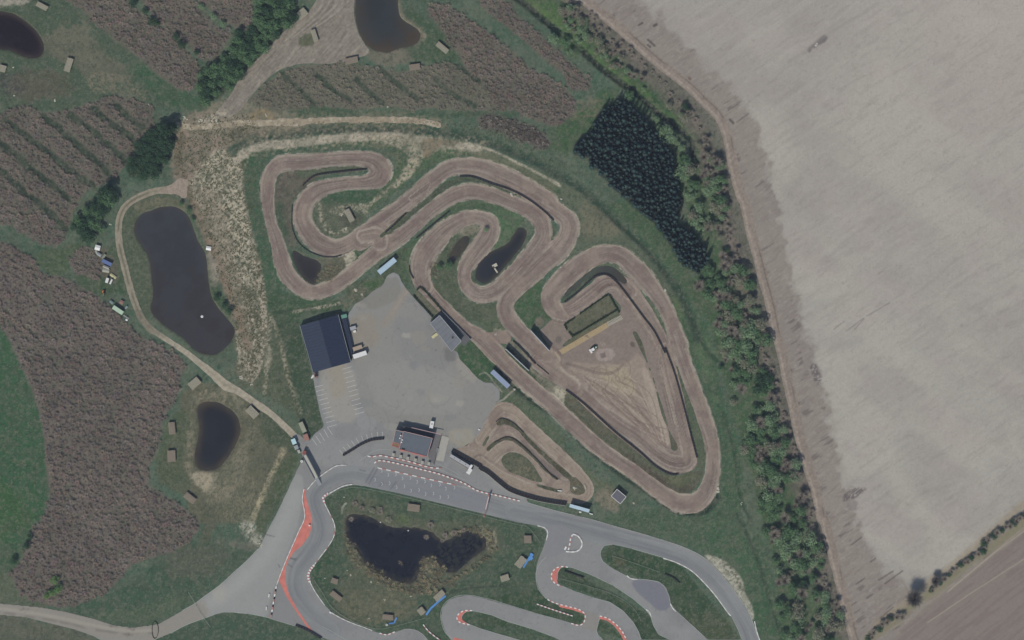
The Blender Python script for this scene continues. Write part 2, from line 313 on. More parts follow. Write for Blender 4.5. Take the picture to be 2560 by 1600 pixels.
P(t('J',(930,30),(1100,-30),(1110,20),(1000,80)), (66,92,66), 4, .9, 8, .5)
P(t('J',(230,230),(460,330),(540,690),(560,830),(600,980),(630,1110),(540,1180),(430,1020),(350,800),(300,500)), (60,78,64), 5, .95, 12, .5)
P(t('J',(180,100),(300,100),(760,170),(740,240),(450,260),(450,330),(250,250)), (62,84,66), 5, .9, 10, .5)
LN(t('J',(405,240),(520,220),(640,200),(760,175)), 7, SP, .9, soft=.7, na=1, speck=(3,.35,.2))
P(t('J',(0,260),(100,240),(250,260),(330,500),(400,760),(450,960),(440,1060),(330,960),(200,880),(60,800),(0,800)), (78,86,70), 6, .8, 10, .8)
for q in [t('J',(240,280),(215,420),(210,560),(200,680),(185,860)), t('J',(230,270),(300,460),(350,680),(400,860),(460,1000))]:
    LN(q, 10, SA, .85, soft=.8, na=1.1, speck=(4,.4,.25))
P(t('J',(220,480),(240,540),(215,700),(195,700),(200,560)), SA, 4, .9, 6, .6)
# ================= sandy earth on the west side
sand = t('W',(430,290),(520,265),(600,280),(560,330),(535,350),(545,375),(572,380),(575,440),(590,520),(610,600),(625,680),(632,760),(625,830),(605,900),(565,890),(560,830),(545,720),(505,600),(465,500),(437,430),(412,400),(412,340))
P(sand, (108,102,88), 6, .95, 14, .5)
P(sand, (162,153,136), 3, .95, 8, .8, speck=(5.5,.38,.14))
P(t('W',(470,370),(560,380),(575,480),(600,600),(590,680),(530,600),(490,500)), (170,162,143), 4, .95, 8, .8, speck=(4.5,.36,.12))
P(t('W',(480,380),(590,380),(600,620),(620,800),(590,870),(560,760),(500,560)), (78,82,68), 4, .8, 8, .8, speck=(4,.52,.1))
P(t('W',(425,285),(500,262),(620,285),(700,290),(640,312),(560,330),(520,350),(480,380),(440,440),(412,420),(410,340)), (134,120,108), 8, .92, 14, .7)
P(t('W',(460,440),(520,470),(560,620),(590,800),(560,790),(520,660),(480,540)), (132,121,107), 8, .6, 14, .9)
P(t('W',(440,280),(560,275),(560,300),(460,320)), (150,138,125), 6, .7, 8, 1)
P(t('W',(480,255),(560,240),(640,255),(720,285),(700,315),(560,320),(470,300)), (132,122,108), 9, .7, 10, 1.1)
LN(t('W',(430,320),(420,380),(440,440),(480,540),(520,640),(560,740),(585,820)), 22, (128,112,98), .8, soft=.5, na=.5)
P(t('W',(590,265),(640,260),(650,285),(580,300)), (140,122,96), 6, .8, 10, .6)
for q in [(480,290),(500,280),(540,265)]: P(t('W',(q[0]-14,q[1]-8),(q[0]+12,q[1]-10),(q[0]+14,q[1]+8),(q[0]-10,q[1]+10)), (176,166,150), 4, .8, 6, 1)
P(t('W',(545,300),(700,300),(900,300),(1000,300),(1000,312),(800,312),(640,318),(560,340)), (84,82,74), 4, .8, 8, 1, speck=(5,.4,.2))
P(t('E',(1360,280),(1440,400),(1500,600),(1560,700),(1640,900),(1700,1050),(1760,1250),(1700,1180),(1600,1000),(1540,690),(1470,480),(1400,360)), (70,86,70), 5, .9, 10, .6)
P(t('E',(1555,690),(1640,780),(1650,900),(1600,960),(1580,860)), (140,132,120), 4, .9, 8, .8)
P(t('E',(1600,940),(1740,1120),(1770,1180),(1700,1150),(1620,1080)), (52,82,60), 5, .9, 8, .5)
LN(t('W',(560,385),(600,350),(700,338),(850,323),(950,325),(1050,340),(1130,350)), 44, (150,142,122), .8, soft=.6, na=1.2, speck=(6,.45,.2)); LN(t('W',(560,380),(600,350),(700,338),(850,323),(950,325),(1050,340),(1130,350)), 20, (166,157,140), .95, soft=.4, na=.8)
P(t('F',(960,100),(1150,110),(1400,140),(1520,170),(1380,300),(1300,420),(1180,510),(1020,620),(930,700),(960,640),(1080,540),(1200,430),(1270,290),(1180,200),(1040,160),(960,150)), (160,151,131), 3, .95, 8, .6, speck=(5,.33,.15))
LN(t('F',(1560,180),(1700,180),(1900,230),(2070,310),(2250,400),(2420,500))+t('G',(520,140),(590,180)), 6, (168,160,142), .9, soft=.5, na=.8)
P(t('F',(1400,140),(1700,170),(1650,190),(1500,210),(1400,300)), (116,106,90), 3, .8, 6, .8)
# around the west pond
P(t('E',(880,420),(1000,300),(1200,260),(1400,270),(1480,440),(1450,440),(1300,350),(1100,380),(1020,500),(1050,640),(1130,770),(1150,930),(1150,1150),(1080,1180),(980,900),(900,650)), (78,88,74), 4, .9, 10, .7)
P(t('E',(1020,340),(1200,280),(1400,330),(1380,380),(1200,355),(1060,400)), (118,112,94), 4, .7, 8, .9)
P(t('E',(560,880),(900,640),(980,1000),(900,1010),(740,1010)), (64,84,66), 6, .9, 10, .6)
P(t('E',(740,640),(870,760),(900,900),(820,930),(740,840)), (100,92,84), 6, .8, 8, .8)
P(t('E',(270,700),(560,620),(700,620),(520,760),(500,900),(330,850)), (72,88,66), 8, .8, 10, .8)
P(t('E',(180,960),(400,930),(380,1000),(220,1200),(40,1300),(100,1150)), (92,86,80), 8, .6, 10, .8)
# south-west pond surroundings
wp = t('I',(1380,560),(1500,480),(1700,500),(1900,600),(2100,760),(2200,900),(2230,1000),(2080,1290),(1950,1512),(1500,1512),(1400,1340),(1250,1250),(1180,1150),(1250,1000),(1330,800),(1360,650))
P(wp, (96,94,80), 6, .9, 14, .7)
P(t('I',(1220,880),(1380,620),(1440,800),(1400,1100),(1450,1300),(1250,1240),(1180,1120)), (76,88,70), 8, .8, 12, .8)
P(t('I',(1400,1050),(1450,700),(1500,560),(1700,520),(1850,620),(1900,760),(1830,720),(1700,620),(1550,600),(1480,660),(1470,900),(1450,1150),(1580,1200),(1600,1300),(1450,1210)), (136,128,110), 5, .75, 7, .9, speck=(7,.35,.2))
P(t('I',(1620,1200),(1850,900),(1960,740),(2000,760),(1880,950),(1860,1150),(1700,1400),(1600,1300)), (126,120,104), 5, .75, 8, .9, speck=(7,.35,.2), aniso=(-55,3))
P(t('I',(1440,1160),(1640,1150),(1600,1310),(1500,1250)), (158,148,128), 4, .8, 6, .8)
P(t('M',(1600,300),(1900,280),(1950,450),(1880,620),(1700,600),(1560,520)), (128,122,104), 5, .7, 5, .9, speck=(5,.45,.15), aniso=(80,3))
LN(t('M',(2150,60),(2050,280),(1960,480),(1900,620)), 15, (158,149,122), .95, soft=.3, na=.6, speck=(3,.25,.2))
P(t('M',(1810,620),(1920,620),(1990,760),(1960,800),(1850,720)), (168,164,150), 4, .9, 5, .9, speck=(4,.3,.2))
P(t('M',(1500,500),(1640,560),(1600,760),(1500,740),(1540,620)), (86,86,74), 8, .8, 8, .8)
P(t('M',(2100,200),(2230,120),(2240,200),(2000,680),(1930,640)), (74,86,68), 4, .9, 8, .6)
P(t('I',(1980,700),(2230,880),(2250,1020),(2140,960),(2000,900)), (66,80,66), 6, .8, 10, .6)
P(t('I',(1700,300),(1860,380),(1960,520),(1930,560),(1760,460)), (98,98,84), 5, .7, 6, 1, speck=(4,.45,.15))
# ================= kart pond island and infields
isl = (68,86,72)
P(t('N',(640,420),(850,345),(1850,570),(2310,680),(2240,950),(2260,1130),(2400,1512),(1420,1600),(1110,1470),(720,1330),(530,1050),(715,660)), isl, 3, 1, 14, .4, sm=False)
P(t('N',(780,450),(1000,450),(1200,560),(1450,600),(1850,620),(1960,700),(1960,830),(1750,980),(1600,1100),(1300,1180),(1350,1330),(900,1400),(740,1290),(700,1150),(820,1000),(800,800),(770,600)), (92,94,80), 10, .7, 10, .9)
P(t('N',(1780,660),(1900,660),(1950,760),(1900,860),(1860,800)), (150,144,122), 4, .7, 6, 1, speck=(5,.4,.2))
P(t('N',(800,1150),(1300,1180),(1280,1320),(1000,1400),(800,1300)), (108,104,86), 8, .7, 7, .9, speck=(5,.4,.2))
P(t('N',(1200,560),(1300,600),(1270,660),(1190,640)), (84,100,70), 6, .8, 8, .7)
LN(t('N',(770,550),(775,510),(800,480)), 5, (150,152,140), .8)
P(t('N',(550,960),(680,830),(700,1000),(640,1150),(560,1060)), (58,82,66), 6, .9, 10, .5)
for nm in ('O',):
    P(t('O',(590,1000),(640,955),(1290,1330),(1440,1520),(1220,1520),(980,1225),(580,1070)), (56,76,62), 3, 1, 14, .3, sm=False)
    P(t('O',(1000,785),(1500,925),(1980,1512),(1720,1512),(1440,1240),(1260,1055),(1000,970),(905,860)), (56,78,62), 3, 1, 14, .3, sm=False)
    P(t('O',(1000,870),(1100,870),(1120,950),(1040,970)), (84,80,66), 8, .6, 8, .7)
    P(t('O',(1500,1330),(1800,1330),(1960,1512),(1730,1512)), (78,84,68), 10, .6, 10, .7)
    P(t('O',(0,1190),(445,1130),(800,1340),(745,1405),(0,1420)), (58,78,62), 3, .9, 14, .3, sm=False)
    P(t('O',(880,1440),(905,1340),(1100,1512)), (54,78,60), 3, 1, 14, .3, sm=False)
    P(t('O',(1690,868),(1740,873),(1850,918),(1940,998),(1990,1078),(2000,1150),(2050,1240),(2072,1340),(2060,1375),(1990,1250),(1890,1100),(1790,980)), (165,162,148), 2, 1, 4, .3)
    P(t('O',(1820,930),(1860,920),(1950,1000),(2000,1100),(2000,1160),(1930,1080)), (96,98,84), 2, .9, 3, 1, speck=(4,.5,.1))
for q in [t('O',(1000,875),(1360,1000)), t('O',(600,1050),(1000,1170),(1180,1300)), t('O',(220,1170),(700,1330))]: LN(q, 2.5, (84,96,80), .5, sm=False)
def green_under_woods(pts, c=(72,70,64), a=.9): P(pts, c, 4, a, 8, .6)
# ================= ponds: shape of the bed + colour of the water
PONDS = {
 'west': smooth(t('E',(1130,385),(1200,360),(1280,350),(1350,365),(1400,400),(1440,460),(1470,540),(1500,620),(1540,690),(1560,760),(1570,880),(1585,970),(1600,1040),(1650,1120),(1700,1180),(1760,1250),(1775,1300),(1750,1370),(1700,1420),(1640,1465),(1580,1470),(1500,1450),(1440,1400),(1380,1340),(1300,1290),(1220,1230),(1150,1160),(1140,1110),(1160,1020),(1150,930),(1130,760),(1100,690),(1050,620),(1020,560),(1015,500),(1040,430),(1080,400)), True, 6),
 'corner': smooth(t('A',(-200,100),(-60,88),(60,95),(150,130),(240,200),(300,270),(330,340),(325,400),(290,435),(230,440),(150,415),(80,380),(0,370),(-200,365)), True, 6),
 'top': smooth(t('B',(860,-200),(870,-60),(875,100),(890,200),(930,300),(980,360),(1050,385),(1130,390),(1200,365),(1290,345),(1350,315),(1370,265),(1340,220),(1280,180),(1220,140),(1200,80),(1195,-60),(1200,-200)), True, 6),
 'south': smooth(t('I',(1500,640),(1570,620),(1650,625),(1720,660),(1780,710),(1810,770),(1815,850),(1790,930),(1740,1010),(1690,1080),(1640,1125),(1570,1140),(1500,1120),(1470,1060),(1480,980),(1500,900),(1510,800),(1495,720)), True, 6),
 'kart': smooth(t('N',(800,580),(850,560),(930,565),(1000,590),(1060,620),(1100,650),(1180,655),(1250,660),(1350,668),(1440,690),(1500,745),(1560,760),(1640,710),(1700,690),(1780,700),(1850,740),(1870,790),(1840,840),(1760,890),(1720,940),(1620,1000),(1560,1000),(1510,930),(1400,880),(1370,950),(1350,1030),(1280,1080),(1210,1070),(1100,1030),(980,960),(930,900),(880,820),(830,770),(795,700),(795,630)), True, 6),
 'hook': smooth(t('F',(390,970),(440,1000),(500,1030),(560,1050),(620,1110),(600,1160),(580,1240),(520,1230),(470,1180),(430,1110),(400,1030)), True, 5),
 'slim': smooth(t('F',(1700,870),(1745,880),(1730,930),(1690,990),(1640,1050),(1610,1085),(1580,1050),(1590,1000),(1640,930)), True, 5),
 'inner': smooth(t('F',(2100,820),(2150,810),(2170,850),(2150,920),(2080,1020),(2000,1110),(1920,1200),(1860,1230),(1810,1225),(1780,1180),(1790,1110),(1850,1030),(1930,980),(2020,940),(2070,870)), True, 5),
 'arc': smooth(t('G',(880,810),(980,800),(1050,840),(1110,900),(1118,955),(1060,915),(990,875),(920,858),(850,872),(800,900),(740,960),(680,1010),(640,1055),(620,1045),(640,1000),(700,930),(780,867)), True, 5)}
WCOL = dict(west=(61,64,69), corner=(44,44,50), top=(54,61,66), south=(47,51,57), kart=(40,45,54), hook=(55,56,60), slim=(62,61,58), inner=(50,54,60), arc=(66,70,70))
WID = np.zeros((H_, W_), np.int8)
for i, (k_, pts) in enumerate(PONDS.items()):
    w = window(pts, 60); pm = polymask(pts, w)
    rag = {'kart': .9, 'slim': .5, 'inner': .45, 'hook': .6}.get(k_, .18)
    fine = FB(XX[w], YY[w], 9, 60+i, 3)-.5
    d = blur1(pm, 3)+rag*fine*.9*(blur1(pm, 3) < .97)
    LNc = {'west': (86,88,74), 'top': (118,106,94), 'south': (96,88,76), 'kart': (84,80,74)}.get(k_, (78,80,70))
    g.mix(w, sst(blur1(pm, 6), .02, .5)*.55, alb(LNc))
    HF[w] = np.minimum(HF[w], .25)*(1-sst(d, .2, .5))+sst(d, .2, .5)*0-1.3*sst(d, .38, .75)
    WID[w][(blur1(pm, 4) > .04)] = i+1
    cw = CV['water']; edge = sst(blur1(pm, 10), .98, .45)*pm
    cw.mix(w, (blur1(pm, 3) > .001)*1.0, alb(WCOL[k_]))
    if k_ in ('top', 'south', 'corner'): cw.mix(w, sst(1-blur1(pm, 22 if k_ == 'top' else 9), .05, .6)*.9*(WID[w] == i+1), alb((76,69,63) if k_ != 'corner' else (56,48,54)))
    cw.mix(w, sst(blur1(pm, 5), .97, .5)*.55, alb((78,76,70)))
    if k_ == 'west': cw.mix(w, sst(YY[w], 560, 860)*.7*pm, alb((62,60,62)))
    if k_ == 'arc': cw.mix(w, sst(XX[w], 1520, 1480)*sst(FB(XX[w],YY[w],8,9),.3,.6)*.8, alb((80,88,80)))
    if k_ == 'slim': cw.mix(w, sst(FB(XX[w], YY[w], 6, 71), .4, .6)*.7, alb((84,78,70)))
    cw.mix(w, sst(FB(XX[w], YY[w], 28, 90+i, 4), .4, .65)*.45, alb(tuple(int(v*1.12) for v in WCOL[k_])))
    if k_ == 'kart': cw.mix(w, sst(FB(XX[w], YY[w], 7, 72), .55, .7)*sst(1-blur1(pm, 9), .05, .5)*.8, alb((74,74,68)))
LILY = None
# bog at the east of the kart pond
P(t('N',(1480,700),(1700,690),(1860,760),(1860,830),(1700,930),(1560,950)), (62,66,64), 4, .6, 6, 1, cv='water', speck=(5,.52,.1))
# ================= grass rectangle & little plots in the circuit
# ================= dirt circuit: ribbons with ruts that follow the line
def ribbon(pts, wid=None, base=(128,117,111), z=0, edge=True, con=1.0, kind='dirt'):
    pts = smooth(pts, False, 5)
    pad = 60; w = window(pts, pad); U, SS = strokeuv(pts, w, wid or 40); _seed[0] += 1; s_ = _seed[0]
    u = np.abs(U); x, y = XX[w], YY[w]
    rag = FB(x, y, 9, s_, 3)-.5
    m = 1-sst(u+rag*.16, .93, 1.07)
    cv = CV[kind]; hw = 18
    inside = (u < 1.5).astype(np.float32)
    cv.mix(w, inside*m, alb(base))
    rut = FB(U*hw/2.6, SS/150, 1, s_+3, 3); cv.mix(w, inside*sst(rut, .48, .68)*.6*con, alb((152,140,132)))
    rut = FB(U*hw/2.0, SS/90, 1, s_+5, 3); cv.mix(w, inside*sst(rut, .5, .68)*.65*con, alb((102,92,89)))
    rut = FB(U*hw/6, SS/260, 1, s_+7, 2); cv.mix(w, inside*sst(rut, .5, .7)*.45*con, alb((126,112,107)))
    blo = FB(x, y, 40, s_+9, 3); cv.mix(w, inside*sst(blo, .48, .68)*.5, alb((142,130,120))); blo = FB(x, y, 28, s_+19, 3); cv.mix(w, inside*sst(blo, .52, .7)*.5, alb((116,102,99)))
    cv.mix(w, np.exp(-((u-.82)/.12)**2)*inside*.6*sst(FB(x, y, 30, s_+11, 2), .3, .6), alb((156,148,138)))
    cv.mix(w, np.exp(-((u-.97)/.05)**2)*inside*.7*sst(FB(x, y, 12, s_+12, 2), .3, .6), alb((168,159,147)))
    if edge:   # pale shoulder thrown up at the side, with a low bank
        CV['ground'].mix(w, np.exp(-((u-1.04)/.07)**2)*.95*sst(FB(x, y, 16, s_+13, 3), .35, .55), alb((172,163,150)))
        HF[w] += np.exp(-((u-1.14)/.12)**2)*.35
        HF[w] *= np.where(u < .98, .25, 1.0)
    mk = mask_of(kind); mk[w] = np.maximum(mk[w], m)
def W3(tile, *pts): return [(p[0], p[1], q[2]/K) for p, q in zip(t(tile, *[(a, b) for a, b, c in pts]), pts)]
# big worked area first
DA = t('G',(480,1330),(450,1290),(560,1190),(640,1080),(720,1130),(880,880),(970,870),(1060,930),(1150,1040),(1230,1160),(1310,1310),(1400,1500))+\
 t('K',(1480,450),(1540,680),(1600,880),(1640,1045),(1645,1095),(1610,1135),(1540,1160),(1440,1168),(1330,1110),(1180,990),(1000,848),(800,655),(650,530),(560,440),(480,350),(400,270),(580,300),(560,260),(470,120))
SH('dirt', P(DA, (130,119,113), 1, 1, 8, .3, 'dirt', sm=False))
d = CV['dirt']
w, m = P(t('K',(700,330),(1100,330),(1200,250),(1290,420),(1380,700),(1430,900),(1440,960),(1380,920),(1150,800),(900,620),(700,460)), (150,138,127), 6, .7, 14, .8, 'dirt')
P(t('K',(900,380),(1100,350),(1180,560),(1080,560),(960,480)), (158,147,128), 6, .7, 10, .8, 'dirt')
P(t('K',(1230,330),(1340,560),(1420,850),(1430,960),(1370,900),(1280,640)), (162,150,138), 5, .7, 8, .8, 'dirt')
for i in range(26):
    x0 = rng.uniform(600, 1150); y0 = rng.uniform(380, 640)-(1150-x0)*.08
    LN(t('K',(x0,y0),(x0+rng.uniform(120,260), y0+rng.uniform(90,210)),(1390+rng.uniform(-30,20), 880+rng.uniform(-60,120))), rng.uniform(1.8,3.4), [(108,95,90),(168,156,144),(112,98,94)][i%3], .55, cv='dirt', na=.6)
for i in range(16):
    x0 = rng.uniform(860, 1100); y0 = rng.uniform(370, 520); r_ = rng.uniform(20, 70); a0 = rng.uniform(0, 6)
    LN([(p[0], p[1]) for p in t('K', *[(x0+r_*math.cos(a0+k*.5), y0+r_*math.sin(a0+k*.5)*1.2) for k in range(6)])], 2, (112,100,88), .5, cv='dirt', na=.5)
P(t('K',(870,250),(930,215),(1010,220),(1025,260),(980,305),(900,310)), (152,140,134), 2, .85, 4, .9, 'dirt')
P(t('K',(905,255),(945,245),(955,280),(915,290)), (100,90,88), 1, .7, 4, .9, 'dirt')
P(t('G',(1130,1380),(1160,1370),(1175,1410),(1150,1420)), (96,88,84), 2, .8, 4, .8, 'dirt')
LN(t('K',(660,330),(760,360),(900,400),(1000,400),(1080,340)), 8, (106,94,92), .5, cv='dirt')
P(t('G',(470,1320),(560,1190),(640,1240),(660,1330),(560,1400),(520,1400)), (132,121,114), 4, .6, 8, .6, 'dirt')
P(t('G',(570,1340),(620,1330),(625,1370),(580,1390)), (98,94,92), 4, .7, 8, .6, 'dirt')
for q in [((905,1370),(935,1415)),((925,1370),(945,1400))]: LN(t('G',*q), 1.6, (160,150,140), .8, cv='dirt', sm=False)
# spiral lane inside the loop
ribbon(W3('G',(1400,980+470,90),(1330,1290,110),(1220,1110,120),(1120,970,120),(1040,910,100),(960,900,80)), con=.6, edge=False)
ribbon(W3('G',(1130,1000,110),(1040,930,110),(950,930,120),(870,990,130),(780,1060,130),(690,1120,110),(620,1140,110)), con=1.3, edge=False)
ribbon(W3('K',(1400,230,110),(1440,420,115),(1490,620,115),(1540,850,105),(1575,1000,110),(1560,1080,130),(1450,1080,130),(1330,1010,120),(1180,880,120),(1000,760,120),(850,640,110),(700,480,120)), con=1.2, edge=False)
# outer loop
R2 = W3('G',(640,1190,60),(560,1130,130),(530,1040,140),(580,960,150),(680,860,160),(790,770,150),(880,725,140),(970,705,130),(1070,730,140),(1150,800,150),(1230,880,150),(1310,980,130),(1390,1100,115),(1450,1230,110),(1520,1400,110))+\
     W3('K',(1460,60,110),(1510,220,115),(1570,400,115),(1630,560,115),(1690,720,115),(1740,880,110),(1762,1030,105),(1755,1180,110),(1710,1310,130),(1630,1380,150),(1520,1385,150),(1420,1340,130),(1300,1255,115),(1150,1140,110),(1000,1040,115),(850,925,120),(700,790,125),(560,655,120),(400,520,125),(250,385,125),(120,255,130),(0,135,120))+\
     W3('J',(1700,360,100),(1600,265,95),(1500,170,95),(1420,80,105),(1360,0,120))
ribbon(R2, con=1.0)
R1 = W3('F',(1400,1260,120),(1370,1190,140),(1370,1080,165),(1420,980,175),(1520,860,155),(1610,790,125),(1700,745,115),(1800,735,105),(1885,780,130),(1880,860,150),(1820,960,150),(1740,1060,130),(1695,1150,100),(1710,1240,100),(1760,1300,120),(1830,1325,125),(1920,1300,130),(2030,1210,135),(2150,1080,135),(2260,940,130),(2295,850,120),(2260,740,130),(2160,670,115),(2010,610,105),(1860,555,115),(1720,540,125),(1590,585,120),(1470,665,105),(1350,765,110),(1220,875,120),(1080,970,120),(950,1070,110),(830,1170,110),(700,1260,110),(560,1300,115),(440,1255,125),(350,1150,130),(305,1020,115),(270,890,95),(232,770,80),(212,650,88),(205,530,105),(220,430,110),(280,345,120),(360,320,125),(500,318,120),(700,298,110),(880,290,110),(1000,310,130),(1065,375,170),(1040,440,150),(950,470,105),(820,478,95),(700,495,105),(590,530,130),(510,600,140),(468,700,140),(485,790,140),(540,880,140),(620,945,150),(720,970,130),(820,935,120),(920,870,120),(1040,790,140),(1140,715,130),(1250,635,125),(1370,530,125),(1470,440,120),(1570,370,120),(1690,350,130),(1810,362,145),(1950,410,150),(2100,480,150),(2250,570,150),(2330,625,150))+\
     W3('G',(470,320,135),(570,380,130),(650,440,140),(675,510,150),(650,600,150),(580,690,165),(480,780,150),(380,880,140),(280,970,130),(210,1050,130),(190,1130,130),(230,1220,130),(310,1310,125),(420,1420,130),(540,1512,130))+W3('K',(430,300,130),(560,400,130),(700,500,120))
ribbon(R1, con=1.0)
ribbon(W3('F',(1020,850,110),(940,930,90),(900,960,60)), base=(132,120,113), edge=False)
ribbon(W3('F',(930,880,110),(1040,870,130),(1060,930,120)), base=(132,120,113), edge=False)
ribbon(W3('F',(1300,590,40),(1400,520,50),(1430,480,20)), base=(110,100,96), edge=False)
P(t('J',(1740,380),(1850,400),(1990,385),(2050,440),(2020,480),(1900,470),(1800,440)), (134,121,114), 3, .9, 8, .8, 'dirt'); 
SH('dirt', P(t('J',(1740,380),(1850,400),(1990,385),(2050,440),(2020,480),(1900,470),(1800,440)), (134,121,114), 2, 1, 8, .8, 'dirt'))
# holes (green plots) cut out of the worked area
ditch_in = t('G',(620,1060),(700,1000),(880,875),(960,865),(1040,925),(1150,1050),(1250,1170),(1330,1300),(1420,1480))+t('K',(1480,430),(1540,660),(1600,870),(1645,1040),(1660,1110),(1640,1170),(1560,1200),(1440,1190))
CUTS = [t('G',(640,1240),(760,1155),(960,1012),(982,1020),(1055,1150),(700,1337),(680,1312),(655,1282)),
        t('G',(690,1345),(1055,1160),(1075,1180),(1070,1195),(960,1245),(600,1430),(560,1470)),
        t('K',(1150,85),(1175,80),(1230,180),(1260,290),(1310,420),(1350,560),(1400,720),(1440,850),(1490,940),(1495,980),(1450,990),(1440,930),(1420,830),(1370,700),(1320,500),(1270,350),(1210,220)),
        t('F',(1050,880),(1150,785),(1260,690),(1280,700),(1200,800),(1060,895))]
for q in CUTS: CUT('dirt', q, na=.2)
P(CUTS[0], (94,94,80), 2, 1, 8, .2, sm=False); P(CUTS[1], (100,96,80), 2, 1, 8, .3, sm=False); P(CUTS[2], (84,84,72), 2, 1, 6, .3); P(CUTS[3], (80,88,72), 2, 1, 6, .3)
P(t('G',(870,780+60),(960,790),(1100,900),(1130,960),(1200,1010),(1290,1090),(1340,1170),(1400,1270),(1480,1500),(1380,1430),(1300,1260),(1180,1090),(1100,960),(1000,870)), (82,92,76), 3, .95, 8, .6)
P(t('K',(1290,30),(1340,60),(1420,160),(1500,340),(1580,560),(1650,760),(1700,950),(1700,1100),(1640,1180),(1640,1030),(1560,720),(1480,420),(1400,220)), (82,92,76), 3, .95, 8, .6)
P(t('K',(640,540),(700,580),(1000,840),(1200,1010),(1440,1180),(1620,1140),(1690,1160),(1600,1290),(1500,1310),(1350,1240),(1100,1070),(850,860),(740,740),(640,640)), (86,88,74), 3, .95, 8, .6)
P(t('K',(700,590),(850,680),(1000,860),(900,850),(780,720),(660,620)), (98,92,82), 5, .7, 8, .8)
P(t('K',(1100,1000),(1400,1200),(1600,1230),(1650,1180),(1600,1290),(1500,1305),(1350,1230),(1150,1090)), (84,76,70), 4, .85, 8, .6)
P(t('K',(1410,1200),(1560,1170),(1620,1150),(1580,1240),(1480,1260)), (96,100,76), 3, .8, 6, .6)
P(t('K',(180,200),(280,250),(380,350),(540,560),(520,570),(400,470),(280,340)), (62,78,62), 3, .95, 8, .5)
P(t('K',(250,160),(330,240),(520,400),(560,440),(600,480),(540,560),(440,460),(330,330),(210,190)), (128,120,108), 3, .8, 6, .8)
P(t('K',(540,570),(620,480),(650,520),(630,640),(600,620)), SP, 3, .85, 6, .9)
P(t('G',(250,1060),(380,900),(520,780),(470,900),(480,1100),(560,1200),(550,1240),(500,1200),(420,1290),(540,1400),(560,1470),(400,1290),(280,1170)), (66,90,68), 4, .95, 8, .5)
P(t('G',(420,1200),(470,1190),(480,1240),(430,1270)), (132,116,108), 3, .9, 6, .6)
P(t('G',(0,1150),(130,1060),(130,1180),(200,1300),(120,1310),(0,1260)), (80,92,74), 4, .9, 8, .7)
P(t('G',(90,1290),(200,1280),(230,1340),(140,1350)), SP, 3, .7, 5, .9)
P(t('G',(520,640),(570,620),(480,730),(330,860),(200,970),(250,900),(420,740)), (84,90,74), 3, .8, 8, .7)
P(t('F',(1460,1280),(1600,1400),(1780,1512),(1950,1480),(1940,1400),(1850,1395),(1750,1380),(1650,1280),(1640,1180),(1500,1130)), (82,90,76), 3, .9, 8, .7)
P(t('J',(1450,40),(1900,460),(1960,480),(1930,560),(1860,480),(1740,340),(1560,160)), (86,88,76), 3, .0, 8, .7)
P(t('J',(1640,520),(1700,460),(1750,450),(1900,610),(1960,690),(1900,770),(1840,770),(1780,730),(1700,640),(1640,560)), (62,88,66), 2, .98, 8, .3)
P(t('J',(1310,110),(1370,60),(1530,240),(1450,275)), (96,96,82), 2, 1, 8, .3, sm=False)
P(t('J',(1960,830),(2070,820),(2419,1150),(2419,1240),(2090,960),(1960,900)), (80,94,76), 3, .95, 8, .5)
LN(t('J',(1810,715),(1850,700),(1890,730),(1930,790),(1980,845)), 3.5, (150,148,136), .8)
LN(t('J',(2075,825),(1990,905),(1930,925)), 5, (158,152,140), .9, sm=False)
# tan walkway and ladder of pale slabs along the south of the plot
LN(t('G',(575,1475),(965,1245)), 13, (152,134,104), .95, soft=.15, na=.1, sm=False)
LN(t('G',(965,1245),(1075,1190)), 13, (122,112,96), .9, soft=.15, na=.1, sm=False)
# ================= little mini circuit
DB = t('J',(1700,1255),(1760,1235),(1830,1130),(1870,1050),(1930,935),(1990,925),(2060,930),(2090,965))+t('K',(270,680),(330,730),(450,850),(560,955),(700,1095),(800,1180),(850,1240),(862,1300),(830,1350),(770,1365),(660,1372),(560,1365),(480,1345),(300,1285),(150,1210),(0,1105))+t('J',(1700,1330),(1620,1285))
SH('dirt', P(DB, (140,129,119), 2, 1, 8, .4, 'dirt'))
ribbon(W3('K',(60,1070,100),(120,1010,110),(200,960,110),(280,960,95),(350,1010,95),(430,1110,100),(500,1210,110),(590,1260,110),(660,1230,70)), base=(146,135,124), con=.5, edge=False)
ribbon(W3('K',(-60,960,70),(20,900,80),(130,820,100),(240,810,100),(330,880,110),(440,990,110),(560,1100,100),(650,1170,90)), base=(138,126,117), con=.7, edge=False)
ribbon(W3('K',(10,900,90),(90,780,100),(160,690,110),(250,700,100),(350,790,95),(480,910,95),(620,1040,95),(740,1160,95),(820,1270,80),(780,1350,70),(600,1340,70),(350,1270,90),(150,1180,90),(0,1070,80)), base=(146,134,122), con=.6, edge=False)
P(t('K',(300,890),(380,960),(480,1060),(600,1150),(610,1210),(540,1180),(440,1060),(330,950)), (112,104,102), 3, .8, 6, .4, 'dirt')
P(t('J',(1640,1100),(1780,1020),(1860,1060),(1800,1180),(1720,1240),(1620,1200)), (136,128,118), 6, .0, 6, .4, 'dirt')
